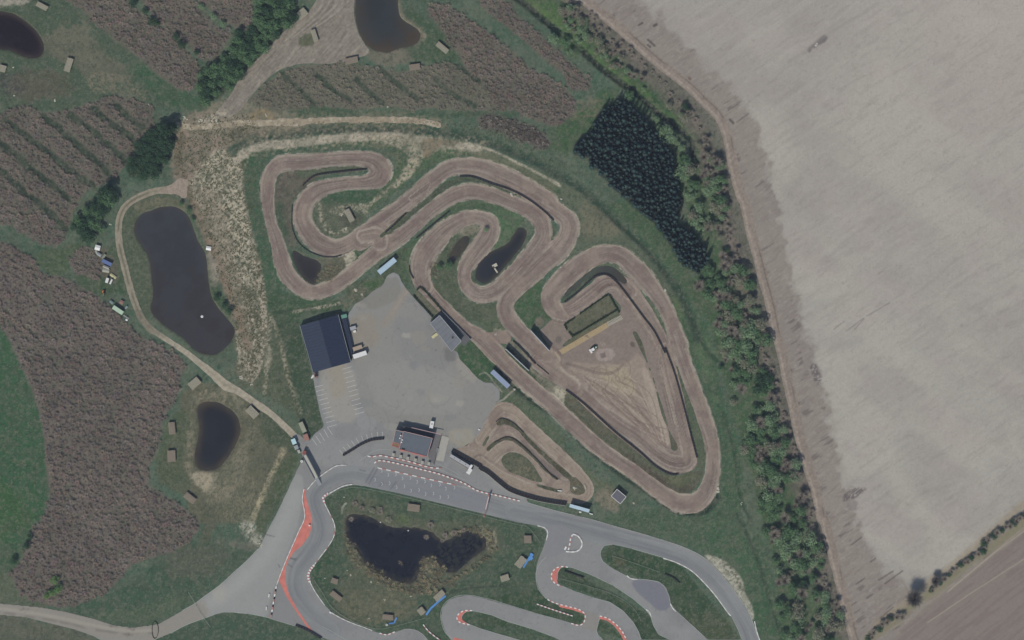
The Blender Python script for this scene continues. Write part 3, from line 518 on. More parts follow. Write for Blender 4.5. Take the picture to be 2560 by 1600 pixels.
H2 = [t('K',(120,780),(160,740),(200,750),(290,800),(390,910),(520,1030),(640,1130),(700,1190),(690,1220),(600,1150),(470,1030),(360,920),(280,830),(190,790),(130,800)),
      t('K',(160,1060),(200,1010),(260,1000),(320,1020),(390,1080),(440,1160),(475,1225),(400,1215),(300,1175),(210,1140)),
      t('K',(400,1235),(480,1250),(620,1290),(600,1305),(480,1275)),
      t('K',(690,1190),(740,1200),(790,1270),(790,1310),(730,1320),(680,1290)),
      t('K',(40,975),(100,925),(190,880),(270,895),(350,960),(440,1055),(530,1150),(600,1200),(590,1218),(500,1150),(420,1065),(330,980),(250,920),(180,910),(100,960),(60,1000)),
      t('K',(10,960),(60,870),(80,870),(30,960))]
for i, q in enumerate(H2):
    CUT('dirt', q, na=.5); P(q, [(78,74,64),(84,88,74),(70,66,58),(96,90,78),(82,76,66),(88,80,70)][i], 2, 1, 5, .5)
P(H2[1], (120,112,96), 3, .7, 4, 1, speck=(4,.5,.15))
# dust where the lane meets the paddock is painted on the asphalt below
# ================= asphalt
AS = t('J',(1110,-30),(1160,-60),(1200,-40),(1220,10),(1260,70),(1310,130),(1450,275),(1440,320),(1600,520),(1645,545),(1660,600),(1720,660),(1800,745),(1850,775),(1900,775),(1960,830),(1965,900),(1930,940),(1895,1000),(1860,1060),(1830,1130),(1790,1180),(1740,1230),(1690,1260),(1630,1275),(1610,1290),(1800,1400))+\
 t('N',(2000,358),(2100,408),(2190,440))+t('O',(350,440),(365,475),(600,540),(850,600),(1000,645),(1200,700),(1400,760),(1550,812),(1680,877),(1780,965),(1880,1080),(1960,1190),(2040,1320),(2110,1512),(2180,1700))+\
 t('N',(800,1700),(740,1540),(540,1457),(430,1408),(220,1345))+t('M',(2040,1345),(1880,1312),(1690,1300),(1560,1340),(1400,1400),(1290,1460),(1180,1505),(1160,1530),(900,1530),(760,1512),(700,1480),(560,1430),(400,1390),(200,1340),(0,1320),(-500,1290),(-500,1200),(0,1238),(300,1265),(500,1300),(700,1350),(850,1400),(1000,1420),(1150,1400),(1200,1392),(1380,1290),(1470,1240),(1550,1180),(1660,1100),(1770,1000),(1880,900),(1960,815),(1990,750),(2020,690),(2100,540),(2180,370),(2260,200),(2290,140))+\
 t('J',(460,1290),(430,1240),(400,1160),(455,1170),(500,1215),(530,1210),(560,1165),(620,1120),(636,1105),(605,1000),(580,880),(560,780),(545,700),(560,690),(845,615),(845,500),(835,400),(820,330),(810,270),(870,180),(930,150),(1010,80),(1080,40))
SH('asphalt', P(AS, (131,132,133), 1, 1, 5, .05, 'asphalt', sm=False))
ISL = t('N',(680,412),(750,365),(850,338),(950,350),(1200,402),(1500,475),(1850,560),(2100,622),(2270,652),(2308,680),(2322,715),(2310,760),(2290,820),(2260,890),(2240,960),(2235,1040))+t('O',(425,1060),(445,1130),(500,1200),(560,1235),(640,1262),(750,1288),(793,1315),(798,1345),(775,1392),(745,1405),(690,1388),(600,1360),(430,1315),(200,1245),(0,1190))+\
 t('N',(1750,1178),(1650,1180),(1580,1210),(1530,1270),(1520,1350),(1550,1450),(1600,1520),(1700,1640),(1480,1640),(1420,1512),(1380,1465),(1320,1432),(1250,1427),(1180,1450),(1110,1470),(1060,1460),(950,1430),(830,1380),(720,1320),(640,1250),(570,1150),(535,1080),(530,1000),(550,950),(610,880),(670,800),(710,720),(715,640),(680,560),(645,480),(640,440))
IB = t('O',(590,1000),(603,968),(640,957),(700,965),(830,1015),(1000,1095),(1150,1195),(1250,1280),(1290,1330),(1310,1400),(1350,1470),(1440,1512),(1500,1650),(1240,1650),(1220,1512),(1200,1450),(1160,1380),(1080,1290),(980,1225),(850,1190),(720,1145),(620,1103),(585,1080))
IC = t('O',(1000,790),(940,797),(915,830),(908,870),(930,920),(1000,970),(1100,1025),(1150,1050),(1190,1052),(1260,1055),(1350,1070),(1400,1110),(1430,1180),(1440,1240),(1480,1290),(1580,1380),(1700,1490),(1720,1512),(1800,1650),(2040,1650),(1980,1512),(1950,1430),(1900,1330),(1800,1190),(1700,1080),(1600,990),(1500,930),(1390,890),(1150,822))
ID = t('O',(905,1345),(880,1440),(890,1470),(930,1512),(960,1650),(1150,1650),(1085,1512),(1050,1450),(1000,1390),(950,1355))
IH = t('N',(1675,1350),(1680,1320),(1710,1298),(1760,1290),(1900,1322))+t('O',(200,1370),(400,1430),(560,1490),(700,1560),(500,1600),(300,1512),(150,1470),(0,1425))+t('N',(1750,1400),(1700,1378))
ISLES = [ISL, IB, IC, ID, IH]
for q in ISLES: CUT('asphalt', q, sm=False, soft=1)
a_ = CV['asphalt']
n = FB(XX, YY, 90, 70, 4); a_.mix(ALL, sst(n, .42, .62)*.5, alb((140,140,139)))
n = FB(XX, YY, 50, 71, 4); a_.mix(ALL, sst(n, .5, .68)*.5, alb((122,122,124)))
n = FB(XX, YY, 12, 72, 3); a_.mix(ALL, sst(n, .5, .8)*.25, alb((142,141,138)))
# paddock: brownish, dusty, patched
P(t('J',(860,240),(1150,60),(1300,140),(1600,520),(1900,800),(1950,880),(1800,1150),(1650,1270),(1200,1100),(950,1020),(860,640),(850,400)), (134,133,130), 10, .9, 20, .6, 'asphalt')
P(t('J',(1150,300),(1400,320),(1600,600),(1500,700),(1250,600)), (126,126,126), 14, .6, 16, .8, 'asphalt')
P(t('J',(1000,650),(1500,650),(1700,850),(1600,1000),(1150,1000),(1000,850)), (140,139,136), 16, .7, 24, .8, 'asphalt')
P(t('J',(620,640),(820,620),(900,1000),(760,1080),(640,1000)), (148,145,139), 12, .8, 24, .7, 'asphalt')
P(t('J',(680,680),(800,660),(800,850),(700,900)), (146,139,126), 10, .6, 16, .8, 'asphalt')
P(t('J',(840,300),(1000,260),(1050,480),(900,520)), (138,132,122), 8, .8, 10, .9, 'asphalt')
P(t('J',(1560,1150),(1750,1130),(1760,1230),(1640,1260)), (146,142,130), 6, .8, 10, .8, 'asphalt')
P(t('J',(1630,580),(1700,590),(1790,740),(1760,780),(1650,680)), (146,142,134), 5, .7, 8, .9, 'asphalt')
P(t('J',(1560,500),(1640,560),(1600,620),(1540,580)), (100,100,102), 6, .6, 10, .8, 'asphalt')
LN(t('J',(1330,30),(1250,90),(1200,170),(1160,240),(1090,330)), 18, (140,132,123), .8, cv='asphalt', soft=.8, na=.7)
LN(t('J',(1340,20),(1250,100),(1150,250)), 6, (148,140,130), .5, cv='asphalt', soft=.7, na=.7)
P(t('J',(860,200),(980,60),(1100,-20),(1210,0),(1180,150),(1000,220)), (122,120,114), 6, .6, 10, .8, 'asphalt')
LN(t('J',(1190,430),(1290,580),(1400,690),(1480,800)), 2, (150,150,148), .35, cv='asphalt', speck=(12,.45,.1))
for q in [(1480,905),(1665,935),(1260,420)]: P(t('J',(q[0]-40,q[1]-14),(q[0]+30,q[1]-18),(q[0]+34,q[1]+14),(q[0]-30,q[1]+16)), (154,151,144), 4, .7, 6, .9, 'asphalt')
P(t('J',(1360,1100),(1100,1080),(1100,1130),(1200,1140)), (146,145,140), 4, .5, 6, .6, 'asphalt')
n = FB(XX, YY, 5, 80, 2); a_.mix(ALL, sst(n, .74, .84)*.3, alb((100,100,102)))
for i in range(60):
    px_, py_ = rng.uniform(860, 1250), rng.uniform(700, 1110); a_0 = rng.uniform(0, 6.28); r_0 = rng.uniform(8, 40)
    if i % 3: LN([(px_+r_0*math.cos(a_0+k*.35), py_+r_0*math.sin(a_0+k*.35)) for k in range(5)], 2.2, (112,112,112), .35, cv='asphalt', na=.8)
    else: P([(px_-3, py_-2), (px_+3, py_-3), (px_+4, py_+2), (px_-2, py_+3)], (98,98,98), 2, .6, 4, .8, 'asphalt')
for i in range(26):
    px_, py_ = rng.uniform(860, 1240), rng.uniform(720, 1100); w_0, h_0 = rng.uniform(8, 30), rng.uniform(5, 18)
    P([(px_-w_0, py_-h_0*.4), (px_+w_0*.3, py_-h_0), (px_+w_0, py_+h_0*.3), (px_-w_0*.2, py_+h_0)], [(146,144,138),(122,123,124),(140,136,128)][i%3], 5, .5, 7, 1, 'asphalt')
# service road: paler, gravelly further west
P(t('N',(-300,1300),(0,950),(230,650),(420,260),(480,330),(440,620),(330,920),(280,1060),(200,1330),(-300,1420)), (143,144,143), 6, .85, 18, .4, 'asphalt')
LN(t('N',(420,420),(330,620),(230,820),(100,980),(-50,1120),(-260,1240),(-480,1400)), 34, (152,153,150), .6, cv='asphalt', soft=.9)
LN(t('M',(-500,1245),(0,1280),(400,1340),(700,1410),(950,1450),(1200,1450),(1500,1300)), 52, (138,134,127), .95, cv='asphalt', soft=.4)
LN(t('M',(-500,1240),(0,1275),(400,1335),(700,1400),(950,1440),(1150,1440)), 8, (154,149,140), .6, cv='asphalt', soft=.7)
LN(t('M',(0,1300),(400,1365),(700,1430),(950,1465),(1150,1460)), 6, (108,104,98), .5, cv='asphalt', soft=.7, speck=(20,.4,.2))
for q in [(860,1410),(965,1470),(190,1280),(1000,1425)]: P(t('M',(q[0]-50,q[1]-8),(q[0]+45,q[1]-6),(q[0]+40,q[1]+8),(q[0]-40,q[1]+10)), (98,94,90), 3, .7, 5, .9, 'asphalt')
P(t('M',(1560,1010),(1640,1000),(1700,1230),(1640,1240)), (160,156,148), 6, .25, 8, .8, 'asphalt')
P(t('M',(1580,1120),(1690,1060),(1700,1220)), (158,154,146), 4, .3, 8, .8, 'asphalt')
P(t('N',(220,1330),(290,1060),(360,1180),(500,1400)), (128,128,129), 3, .7, 14, .3, 'asphalt')
# kart circuit with a worn racing line
KL = [W3('N',(700,1440,120),(560,1330,130),(430,1150,140),(430,1000,130),(520,880,130),(600,760,130),(610,640,130),(560,500,120),(560,400,110),(680,290,110),(850,250,130),(1100,310,150),(1500,400,150),(1900,510,140),(2200,590,140),(2400,640,130)),
 W3('O',(250,540,130),(600,620,140),(1000,740,140),(1400,850,140),(1600,930,130),(1750,1050,130),(1880,1210,120),(2000,1400,120),(2050,1540,120))]
for q in KL:
    q = smooth(q, False, 6); w = window(q, 60); U, SS = strokeuv(q, w, 40); u = np.abs(U); ins = (1-sst(u, .9, 1.2))
    a_.mix(w, ins*.55, alb((129,132,134)))
    a_.mix(w, ins*sst(FB(U*3, SS/140, 1, 90, 3), .5, .68)*.5, alb((108,111,116)))
    a_.mix(w, np.exp(-((U+.15)/.35)**2)*ins*.35, alb((104,107,112)))
    a_.mix(w, ins*sst(FB(U*5, SS/160, 1, 93, 3), .55, .7)*.3, alb((142,144,144)))
P(t('N',(1010,215),(1080,240),(1630,350),(1850,420),(1840,545),(1500,465),(1200,395),(960,335)), (122,124,130), 3, .7, 8, .3, 'asphalt')
P(t('N',(1040,150),(1500,240),(1700,330),(1640,345),(1400,290),(1200,240),(1050,205)), (126,121,122), 3, .7, 8, .3, 'asphalt')
for q in [((1040,215),(975,330)),((1015,210),(950,320)),((1080,320),(1050,350)),((1180,315),(1140,370))]: LN(t('N',*q), 4, (100,102,106), .6, cv='asphalt', sm=False)
P(t('O',(1150,1062),(1330,1075),(1400,1115),(1430,1200),(1440,1260),(1360,1290),(1280,1230),(1200,1160)), (112,113,124), 3, .85, 8, .3, 'asphalt')
P(t('O',(780,1290),(900,1330),(880,1440),(860,1450),(760,1405),(800,1350)), (134,130,124), 4, .6, 8, .5, 'asphalt')
P(t('O',(510,640),(700,700),(660,830),(500,880)), (126,127,131), 5, .8, 10, .5, 'asphalt')
for q in [((370,880),(420,910)),((365,940),(395,960)),((200,715),(260,730)),((290,940),(300,960)),((900,225),(950,235)),((370,895),(430,900))]: LN(t('N',*q), 3, (92,92,94), .6, cv='asphalt', sm=False, na=.6)
# ================= gravel ways
path_w = t('E',(1400,170),(1330,200),(1250,225),(1150,240),(1030,290),(950,350),(905,440),(895,560),(910,680),(940,800),(970,920),(1000,1020),(1040,1130),(1085,1220),(1150,1290))
w, m, U, SS = SH('gravel', LN(path_w, 17, (142,135,122), 1, soft=.2, na=.35, cv='gravel'))
CV['gravel'].mix(w, np.exp(-(U/.3)**2)*.75*sst(FB(XX[w],YY[w],40,3,2),.3,.5), alb((92,90,76)))
path_s = W3('E',(1085,1215,45),(1160,1290,42),(1280,1370,40),(1400,1450,42))+W3('I',(1500,320,50),(1600,400,58),(1700,490,75),(1800,540,55),(1920,620,52),(2050,710,50),(2150,800,50),(2240,890,50),(2330,960,60))
w, m, U, SS = SH('gravel', LN(path_s, 17, (156,149,135), 1, soft=.2, na=.35, cv='gravel'))
CV['gravel'].mix(w, np.exp(-(U/.3)**2)*.35*sst(FB(XX[w],YY[w],30,4,2),.4,.6), alb((110,104,90)))
CV['gravel'].mix(w, sst(YY[w],860,820)*.75, alb((112,108,98)))
SH('gravel', P(t('E',(1290,190),(1370,130),(1420,180),(1400,300),(1340,260),(1250,260),(1180,250)), (146,134,124), 3, 1, 8, .5, 'gravel'))
road = t('B',(470,-120),(880,-120),(865,-40),(862,100),(890,230),(950,340),(980,400),(880,440),(780,470),(640,480),(500,480),(380,500),(250,560),(150,650),(60,760),(40,800),(-20,850),(-80,870),(-160,900),(-200,870),(-130,790),(-60,700),(0,590),(130,450),(250,320),(330,240),(430,160),(520,80),(580,0),(590,-120))
w, m = SH('gravel', P(road, (130,124,116), 3, 1, 12, .4, 'gravel'))
a3 = R(-48); xa = XX[w]*math.cos(a3)+YY[w]*math.sin(a3); ya = -XX[w]*math.sin(a3)+YY[w]*math.cos(a3)
CV['gravel'].mix(w, m*sst(FB(xa/11, ya, 5, 31, 3), .5, .68)*.5, alb((146,140,131)))
CV['gravel'].mix(w, m*sst(FB(xa/8, ya, 4, 33, 3), .52, .7)*.45, alb((108,103,98)))
for i in range(8):
    LN(t('B',(20+i*10,650-i*20),(200+i*14,440-i*14),(420+i*26,240-i*6),(600+i*26,60),(640+i*24,-60)), 3, [(152,146,136),(110,104,98)][i%2], .5, cv='gravel', na=.6)
P(t('B',(450,280),(540,250),(560,340),(480,350),(430,330)), (84,92,76), 5, .8, 8, .8, 'gravel')
track_e = t('A',(1340,950),(1500,960),(1800,930),(2000,930),(2300,930))+t('B',(300,918),(600,912),(900,905),(1200,905),(1400,920),(1500,945))
LN(track_e, 34, (128,120,102), .7, soft=.6, na=1.2, speck=(8,.42,.2))
w, m, U, SS = SH('gravel', LN(track_e, 15, (146,136,120), 1, soft=.4, na=1.1, cv='gravel'))
CV['gravel'].mix(w, sst(FB(XX[w], YY[w], 9, 41, 3), .5, .62)*.7, alb((166,158,142)))
# painted field colour calls are above; shores and lanes now carry a little relief
HF += (FB(XX, YY, 60, 81, 4)-.5)*.5
flat = np.maximum(mask_of('asphalt'), mask_of('field')*.6); flat = blur1(flat, 3)
HF *= (1-flat); HF[WID > 0] = np.minimum(HF[WID > 0], .3)
HF = blur1(HF, 1)
print('painted', time.time()-T0)
# ------------------------------------------------------------ materials
MATS = {}
def nodes(name):
    m = bpy.data.materials.new(name); m.use_nodes = True; nt = m.node_tree
    return m, nt, nt.nodes['Principled BSDF']
def mat(name, col, rough=.7, var=.12, scale=1.5, raw=False, metal=0, bump=0):
    if name in MATS: return MATS[name]
    m, nt, b = nodes(name); c = np.array(col) if raw else alb(col)
    tc = nt.nodes.new('ShaderNodeTexCoord'); nz = nt.nodes.new('ShaderNodeTexNoise'); nz.inputs['Scale'].default_value = scale; nz.inputs['Detail'].default_value = 4
    nt.links.new(tc.outputs['Object'], nz.inputs['Vector'])
    r = nt.nodes.new('ShaderNodeValToRGB'); r.color_ramp.elements[0].position = .3; r.color_ramp.elements[1].position = .7
    r.color_ramp.elements[0].color = (*np.clip(c*(1-var), 0, 1), 1); r.color_ramp.elements[1].color = (*np.clip(c*(1+var), 0, 1), 1)
    nt.links.new(nz.outputs['Fac'], r.inputs['Fac']); nt.links.new(r.outputs['Color'], b.inputs['Base Color'])
    b.inputs['Roughness'].default_value = rough; b.inputs['Metallic'].default_value = metal
    b.inputs['Specular IOR Level'].default_value = .25
    if bump:
        bp = nt.nodes.new('ShaderNodeBump'); bp.inputs['Strength'].default_value = bump; bp.inputs['Distance'].default_value = .05
        nt.links.new(nz.outputs['Fac'], bp.inputs['Height']); nt.links.new(bp.outputs['Normal'], b.inputs['Normal'])
    MATS[name] = m; return m
def attrmat(name, var=.1, scale=2.2, rough=.95, spec=.1, bump=.3):
    if name in MATS: return MATS[name]
    m, nt, b = nodes(name)
    at = nt.nodes.new('ShaderNodeAttribute'); at.attribute_name = 'Col'
    tc = nt.nodes.new('ShaderNodeTexCoord'); nz = nt.nodes.new('ShaderNodeTexNoise'); nz.inputs['Scale'].default_value = scale; nz.inputs['Detail'].default_value = 3
    nt.links.new(tc.outputs['Object'], nz.inputs['Vector'])
    mr = nt.nodes.new('ShaderNodeMapRange'); mr.inputs['From Min'].default_value = .3; mr.inputs['From Max'].default_value = .7
    mr.inputs['To Min'].default_value = 1-var; mr.inputs['To Max'].default_value = 1+var; nt.links.new(nz.outputs['Fac'], mr.inputs['Value'])
    vm = nt.nodes.new('ShaderNodeVectorMath'); vm.operation = 'SCALE'
    nt.links.new(at.outputs['Color'], vm.inputs[0]); nt.links.new(mr.outputs['Result'], vm.inputs['Scale']); nt.links.new(vm.outputs['Vector'], b.inputs['Base Color'])
    b.inputs['Roughness'].default_value = rough; b.inputs['Specular IOR Level'].default_value = spec
    if bump:
        bp = nt.nodes.new('ShaderNodeBump'); bp.inputs['Strength'].default_value = bump; bp.inputs['Distance'].default_value = .1
        nt.links.new(nz.outputs['Fac'], bp.inputs['Height']); nt.links.new(bp.outputs['Normal'], b.inputs['Normal'])
    MATS[name] = m; return m
# ------------------------------------------------------------ mesh makers
def rawmesh(name, co, faces, nper, m=None, colors=None, mi=None):
    me = bpy.data.meshes.new(name); co = np.asarray(co, np.float32); faces = np.asarray(faces, np.int32).ravel()
    me.vertices.add(len(co)); me.vertices.foreach_set('co', co.ravel())
    nf = len(faces)//nper; me.loops.add(len(faces)); me.loops.foreach_set('vertex_index', faces)
    me.polygons.add(nf); me.polygons.foreach_set('loop_start', np.arange(nf, dtype=np.int32)*nper); me.polygons.foreach_set('loop_total', np.full(nf, nper, np.int32))
    if mi is not None: me.polygons.foreach_set('material_index', np.asarray(mi, np.int32))
    me.update(calc_edges=True)
    if colors is not None:
        ca = me.color_attributes.new('Col', 'FLOAT_COLOR', 'POINT'); c4 = np.ones((len(co), 4), np.float32); c4[:, :3] = colors; ca.data.foreach_set('color', c4.ravel())
    for q in (m if isinstance(m, (list, tuple)) else [m] if m else []): me.materials.append(q)
    return me
def link(name, me, parent=None):
    o = bpy.data.objects.new(name, me); C.objects.link(o)
    if parent: o.parent = parent
    return o
def tag(o, label=None, cat=None, group=None, kind=None):
    if label: o['label'] = label
    if cat: o['category'] = cat
    if group: o['group'] = group
    if kind: o['kind'] = kind
    return o
gxm = (gx-1280)*S; gym = (800-gy)*S
def hgt(px, py):
    i = int(round((px-X0)/G2)); j = int(round((py-Y0)/G2))
    return float(HF[min(max(j, 0), H_-1), min(max(i, 0), W_-1)])
# ------------------------------------------------------------ solid builders (positions in map units, heights in metres)
class MB:
    def __init__(s): s.v = []; s.f = []; s.mi = []
    def add(s, vs, fs, mi=0):
        b = len(s.v); s.v += vs; s.f += [tuple(b+i for i in f) for f in fs]; s.mi += [mi]*len(fs)
    def prism(s, pts, z0, z1, mi=0, top=None):
        """pts in metres"""
        a = sum(pts[i][0]*pts[(i+1) % len(pts)][1]-pts[(i+1) % len(pts)][0]*pts[i][1] for i in range(len(pts)))
        if a < 0: pts = pts[::-1]
        n = len(pts); vs = [(x, y, z0) for x, y in pts]+[(x, y, z1) for x, y in pts]
        s.add(vs, [tuple(range(n-1, -1, -1)), tuple(range(n, 2*n))], mi if top is None else top)
        s.mi[-2] = mi
        s.add(vs, [(i, (i+1) % n, n+(i+1) % n, n+i) for i in range(n)], mi)
    def box(s, cx, cy, cz, lx, ly, lz, rz=0, mi=0):
        c, d = math.cos(rz), math.sin(rz)
        s.prism([(cx+c*x-d*y, cy+d*x+c*y) for x, y in ((-lx/2, -ly/2), (lx/2, -ly/2), (lx/2, ly/2), (-lx/2, ly/2))], cz-lz/2, cz+lz/2, mi)
    def cyl(s, cx, cy, z0, z1, r, n=10, mi=0, r2=None):
        r2 = r if r2 is None else r2
        vs = [(cx+r*math.cos(6.2832*i/n), cy+r*math.sin(6.2832*i/n), z0) for i in range(n)]+[(cx+r2*math.cos(6.2832*i/n), cy+r2*math.sin(6.2832*i/n), z1) for i in range(n)]
        s.add(vs, [tuple(range(n-1, -1, -1)), tuple(range(n, 2*n))]+[(i, (i+1) % n, n+(i+1) % n, n+i) for i in range(n)], mi)
    def wheel(s, cx, cy, cz, r, wdt, rz, mi=0, n=12):
        """axis across the vehicle (local y turned by rz)"""
        c, d = math.cos(rz), math.sin(rz); vs = []
        for sd in (-wdt/2, wdt/2):
            for i in range(n):
                a = 6.2832*i/n; x = r*math.cos(a); y = sd; vs.append((cx+c*x-d*y, cy+d*x+c*y, cz+r*math.sin(a)))
        s.add(vs, [tuple(range(n)), tuple(range(2*n-1, n-1, -1))]+[(i, n+i, n+(i+1) % n, (i+1) % n) for i in range(n)], mi)
    def mesh(s, name, mats):
        me = bpy.data.meshes.new(name); me.from_pydata(s.v, [], s.f); me.polygons.foreach_set('material_index', s.mi); me.update()
        for m in (mats if isinstance(mats, (list, tuple)) else [mats]): me.materials.append(m)
        return me
    def obj(s, name, mats, parent=None): return link(name, s.mesh(name, mats), parent)
def root(name, p, ang=0, label=None, cat=None, group=None, z=None):
    """an Empty at a thing's base; ang in degrees, clockwise on the sheet as drawn"""
    o = bpy.data.objects.new(name, None); C.objects.link(o); x, y = xy(p)
    o.location = (x, y, hgt(*p) if z is None else z); o.rotation_euler = (0, 0, R(-ang)); return tag(o, label, cat, group)
def at_(tile, x, y): return t(tile, (x, y))[0]
def strip(pts_px, width, z0, h, mats, name, label=None, cat=None, seg=None, group=None, parent=None, sm=True, kind=None, follow=True, top=.0, gap=0):
    """a low wall / barrier following a line; seg = block length in metres with alternating materials"""
    pp = smooth(pts_px, False, 3) if sm else pts_px
    P_ = [xy(p) for p in pp]
    cum = [0]
    for i in range(1, len(P_)): cum.append(cum[-1]+math.dist(P_[i-1], P_[i]))
    def at(sv):
        for i in range(1, len(P_)):
            if cum[i] >= sv-1e-9:
                a = (sv-cum[i-1])/max(cum[i]-cum[i-1], 1e-9); return (P_[i-1][0]+(P_[i][0]-P_[i-1][0])*a, P_[i-1][1]+(P_[i][1]-P_[i-1][1])*a)
        return P_[-1]
    L = cum[-1]; n = max(1, int(round(L/(seg or 1.6)))); mb = MB()
    nodes_ = [at(L*i/n) for i in range(n+1)]
    nr = []
    for i in range(n+1):
        a = nodes_[max(i-1, 0)]; b = nodes_[min(i+1, n)]; d = math.dist(a, b) or 1; nr.append((-(b[1]-a[1])/d, (b[0]-a[0])/d))
    nm = len(mats) if isinstance(mats, (list, tuple)) else 1
    for i in range(n):
        a, b = nodes_[i], nodes_[i+1]; na_, nb = nr[i], nr[i+1]; w = width/2
        if gap:
            dx, dy = (b[0]-a[0])*gap/2, (b[1]-a[1])*gap/2; a = (a[0]+dx, a[1]+dy); b = (b[0]-dx, b[1]-dy)
        zb = z0+(hgt(a[0]/S+1280, 800-a[1]/S) if follow else 0)
        k = w-top
        vs = [(a[0]-na_[0]*w, a[1]-na_[1]*w, zb), (b[0]-nb[0]*w, b[1]-nb[1]*w, zb), (b[0]+nb[0]*w, b[1]+nb[1]*w, zb), (a[0]+na_[0]*w, a[1]+na_[1]*w, zb),
              (a[0]-na_[0]*k, a[1]-na_[1]*k, zb+h), (b[0]-nb[0]*k, b[1]-nb[1]*k, zb+h), (b[0]+nb[0]*k, b[1]+nb[1]*k, zb+h), (a[0]+na_[0]*k, a[1]+na_[1]*k, zb+h)]
        mb.add(vs, [(3, 2, 1, 0), (4, 5, 6, 7), (0, 1, 5, 4), (1, 2, 6, 5), (2, 3, 7, 6), (3, 0, 4, 7)], i % nm)
    o = mb.obj(name, mats, parent)
    if label or kind: tag(o, label, cat, group, kind)
    return o
def rectc(tile, a, b, c):
    """corners a-b long side, c beyond b: centre, length, width (m), angle (deg, sheet clockwise)"""
    A, B, D = t(tile, a, b, c); L = math.dist(A, B)*S; Wd = math.dist(B, D)*S
    cx = (A[0]+D[0])/2; cy = (A[1]+D[1])/2; ang = math.degrees(math.atan2(B[1]-A[1], B[0]-A[0]))
    return (cx, cy), L, Wd, ang
# ------------------------------------------------------------ plants
def inpoly(x, y, pts):
    c = False; n = len(pts); j = n-1
    for i in range(n):
        xi, yi = pts[i]; xj, yj = pts[j]
        if (yi > y) != (yj > y) and x < (xj-xi)*(y-yi)/(yj-yi)+xi: c = not c
        j = i
    return c
def scatter(poly, sp, seed=0, j=.42, avoid=(), rag=9):
    r = random.Random(seed); xs = [p[0] for p in poly]; ys = [p[1] for p in poly]; out = []
    y = min(ys); k = 0
    while y < max(ys):
        x = min(xs)+(sp/2 if k % 2 else 0)
        while x < max(xs):
            a, b = x+r.uniform(-j, j)*sp, y+r.uniform(-j, j)*sp
            u_ = N(np.array([a/14]), np.array([b/14]), 7)[0]*2-1; v_ = N(np.array([a/14]), np.array([b/14]), 9)[0]*2-1
            if inpoly(a+rag*u_, b+rag*v_, poly) and not any(inpoly(a, b, q) for q in avoid): out.append((a, b))
            x += sp
        y += sp*.87; k += 1
    return out
def near(pl, x, y):
    best = 1e9
    for i in range(len(pl)-1):
        ax, ay = pl[i][:2]; bx, by = pl[i+1][:2]; L2 = (bx-ax)**2+(by-ay)**2 or 1
        q = min(1, max(0, ((x-ax)*(bx-ax)+(y-ay)*(by-ay))/L2)); best = min(best, math.hypot(x-ax-q*(bx-ax), y-ay-q*(by-ay)))
    return best
leafm = attrmat('foliage', .12, 1.5, .8, .2, 0)
barkm = mat('bark', (92,84,74), .9)
def crown_arrays(seed, rad, hgt_, n, leaf, col, lobes=7, spread=.62, base=.35, gap=0):
    r = np.random.default_rng(seed)
    lc = []
    for i in range(lobes):
        a = i*2.4+r.uniform(-.4, .4); q = 0 if i == 0 else r.uniform(.45, .95)*spread*rad
        lc.append((q*math.cos(a), q*math.sin(a), hgt_*(base+.42*(1-q/rad)+r.uniform(-.06, .06)), rad*r.uniform(.34, .52)))
    lc = np.array(lc); pk = r.integers(0, lobes, n)
    d = r.normal(size=(n, 3)); d /= np.linalg.norm(d, axis=1)[:, None]; d[:, 2] = np.abs(d[:, 2])*1.0-.15
    rr = (r.uniform(.55, 1.05, n)**.6)[:, None]
    c = lc[pk, :3]+d*rr*lc[pk, 3][:, None]
    # a leaf clump = one tilted quad
    u = r.normal(size=(n, 3)); u[:, 2] *= .5; u /= np.linalg.norm(u, axis=1)[:, None]
    v = np.cross(u, d+r.normal(size=(n, 3))*.5); v /= np.maximum(np.linalg.norm(v, axis=1), 1e-6)[:, None]
    s = (leaf*r.uniform(.6, 1.3, n))[:, None]
    vs = np.stack([c-u*s-v*s*.6, c+u*s-v*s*.6, c+u*s*.8+v*s*.7, c-u*s*.8+v*s*.7], 1).reshape(-1, 3)
    cc = alb(col)*(r.uniform(.82, 1.18, n)[:, None])*(1+r.uniform(-.08, .08, (n, 3))); cc = np.repeat(np.clip(cc, .003, .9), 4, 0)
    return vs, np.arange(4*n).reshape(-1, 4), cc
def trunk_mesh(name, h, r):
    mb = MB(); mb.cyl(0, 0, -.3, h*.55, r, 7, 0, r*.6)
    for i in range(5):
        a = i*1.26+.3; L = h*.3; x, y = L*.5*math.cos(a), L*.5*math.sin(a); z0 = h*.32+i*.1
        w = r*.3; mb.add([(w, 0, z0), (-w, w, z0), (-w, -w, z0), (x, y, z0+L*.8)], [(0, 1, 2), (0, 1, 3), (1, 2, 3), (2, 0, 3)])
    return mb.mesh(name, barkm)
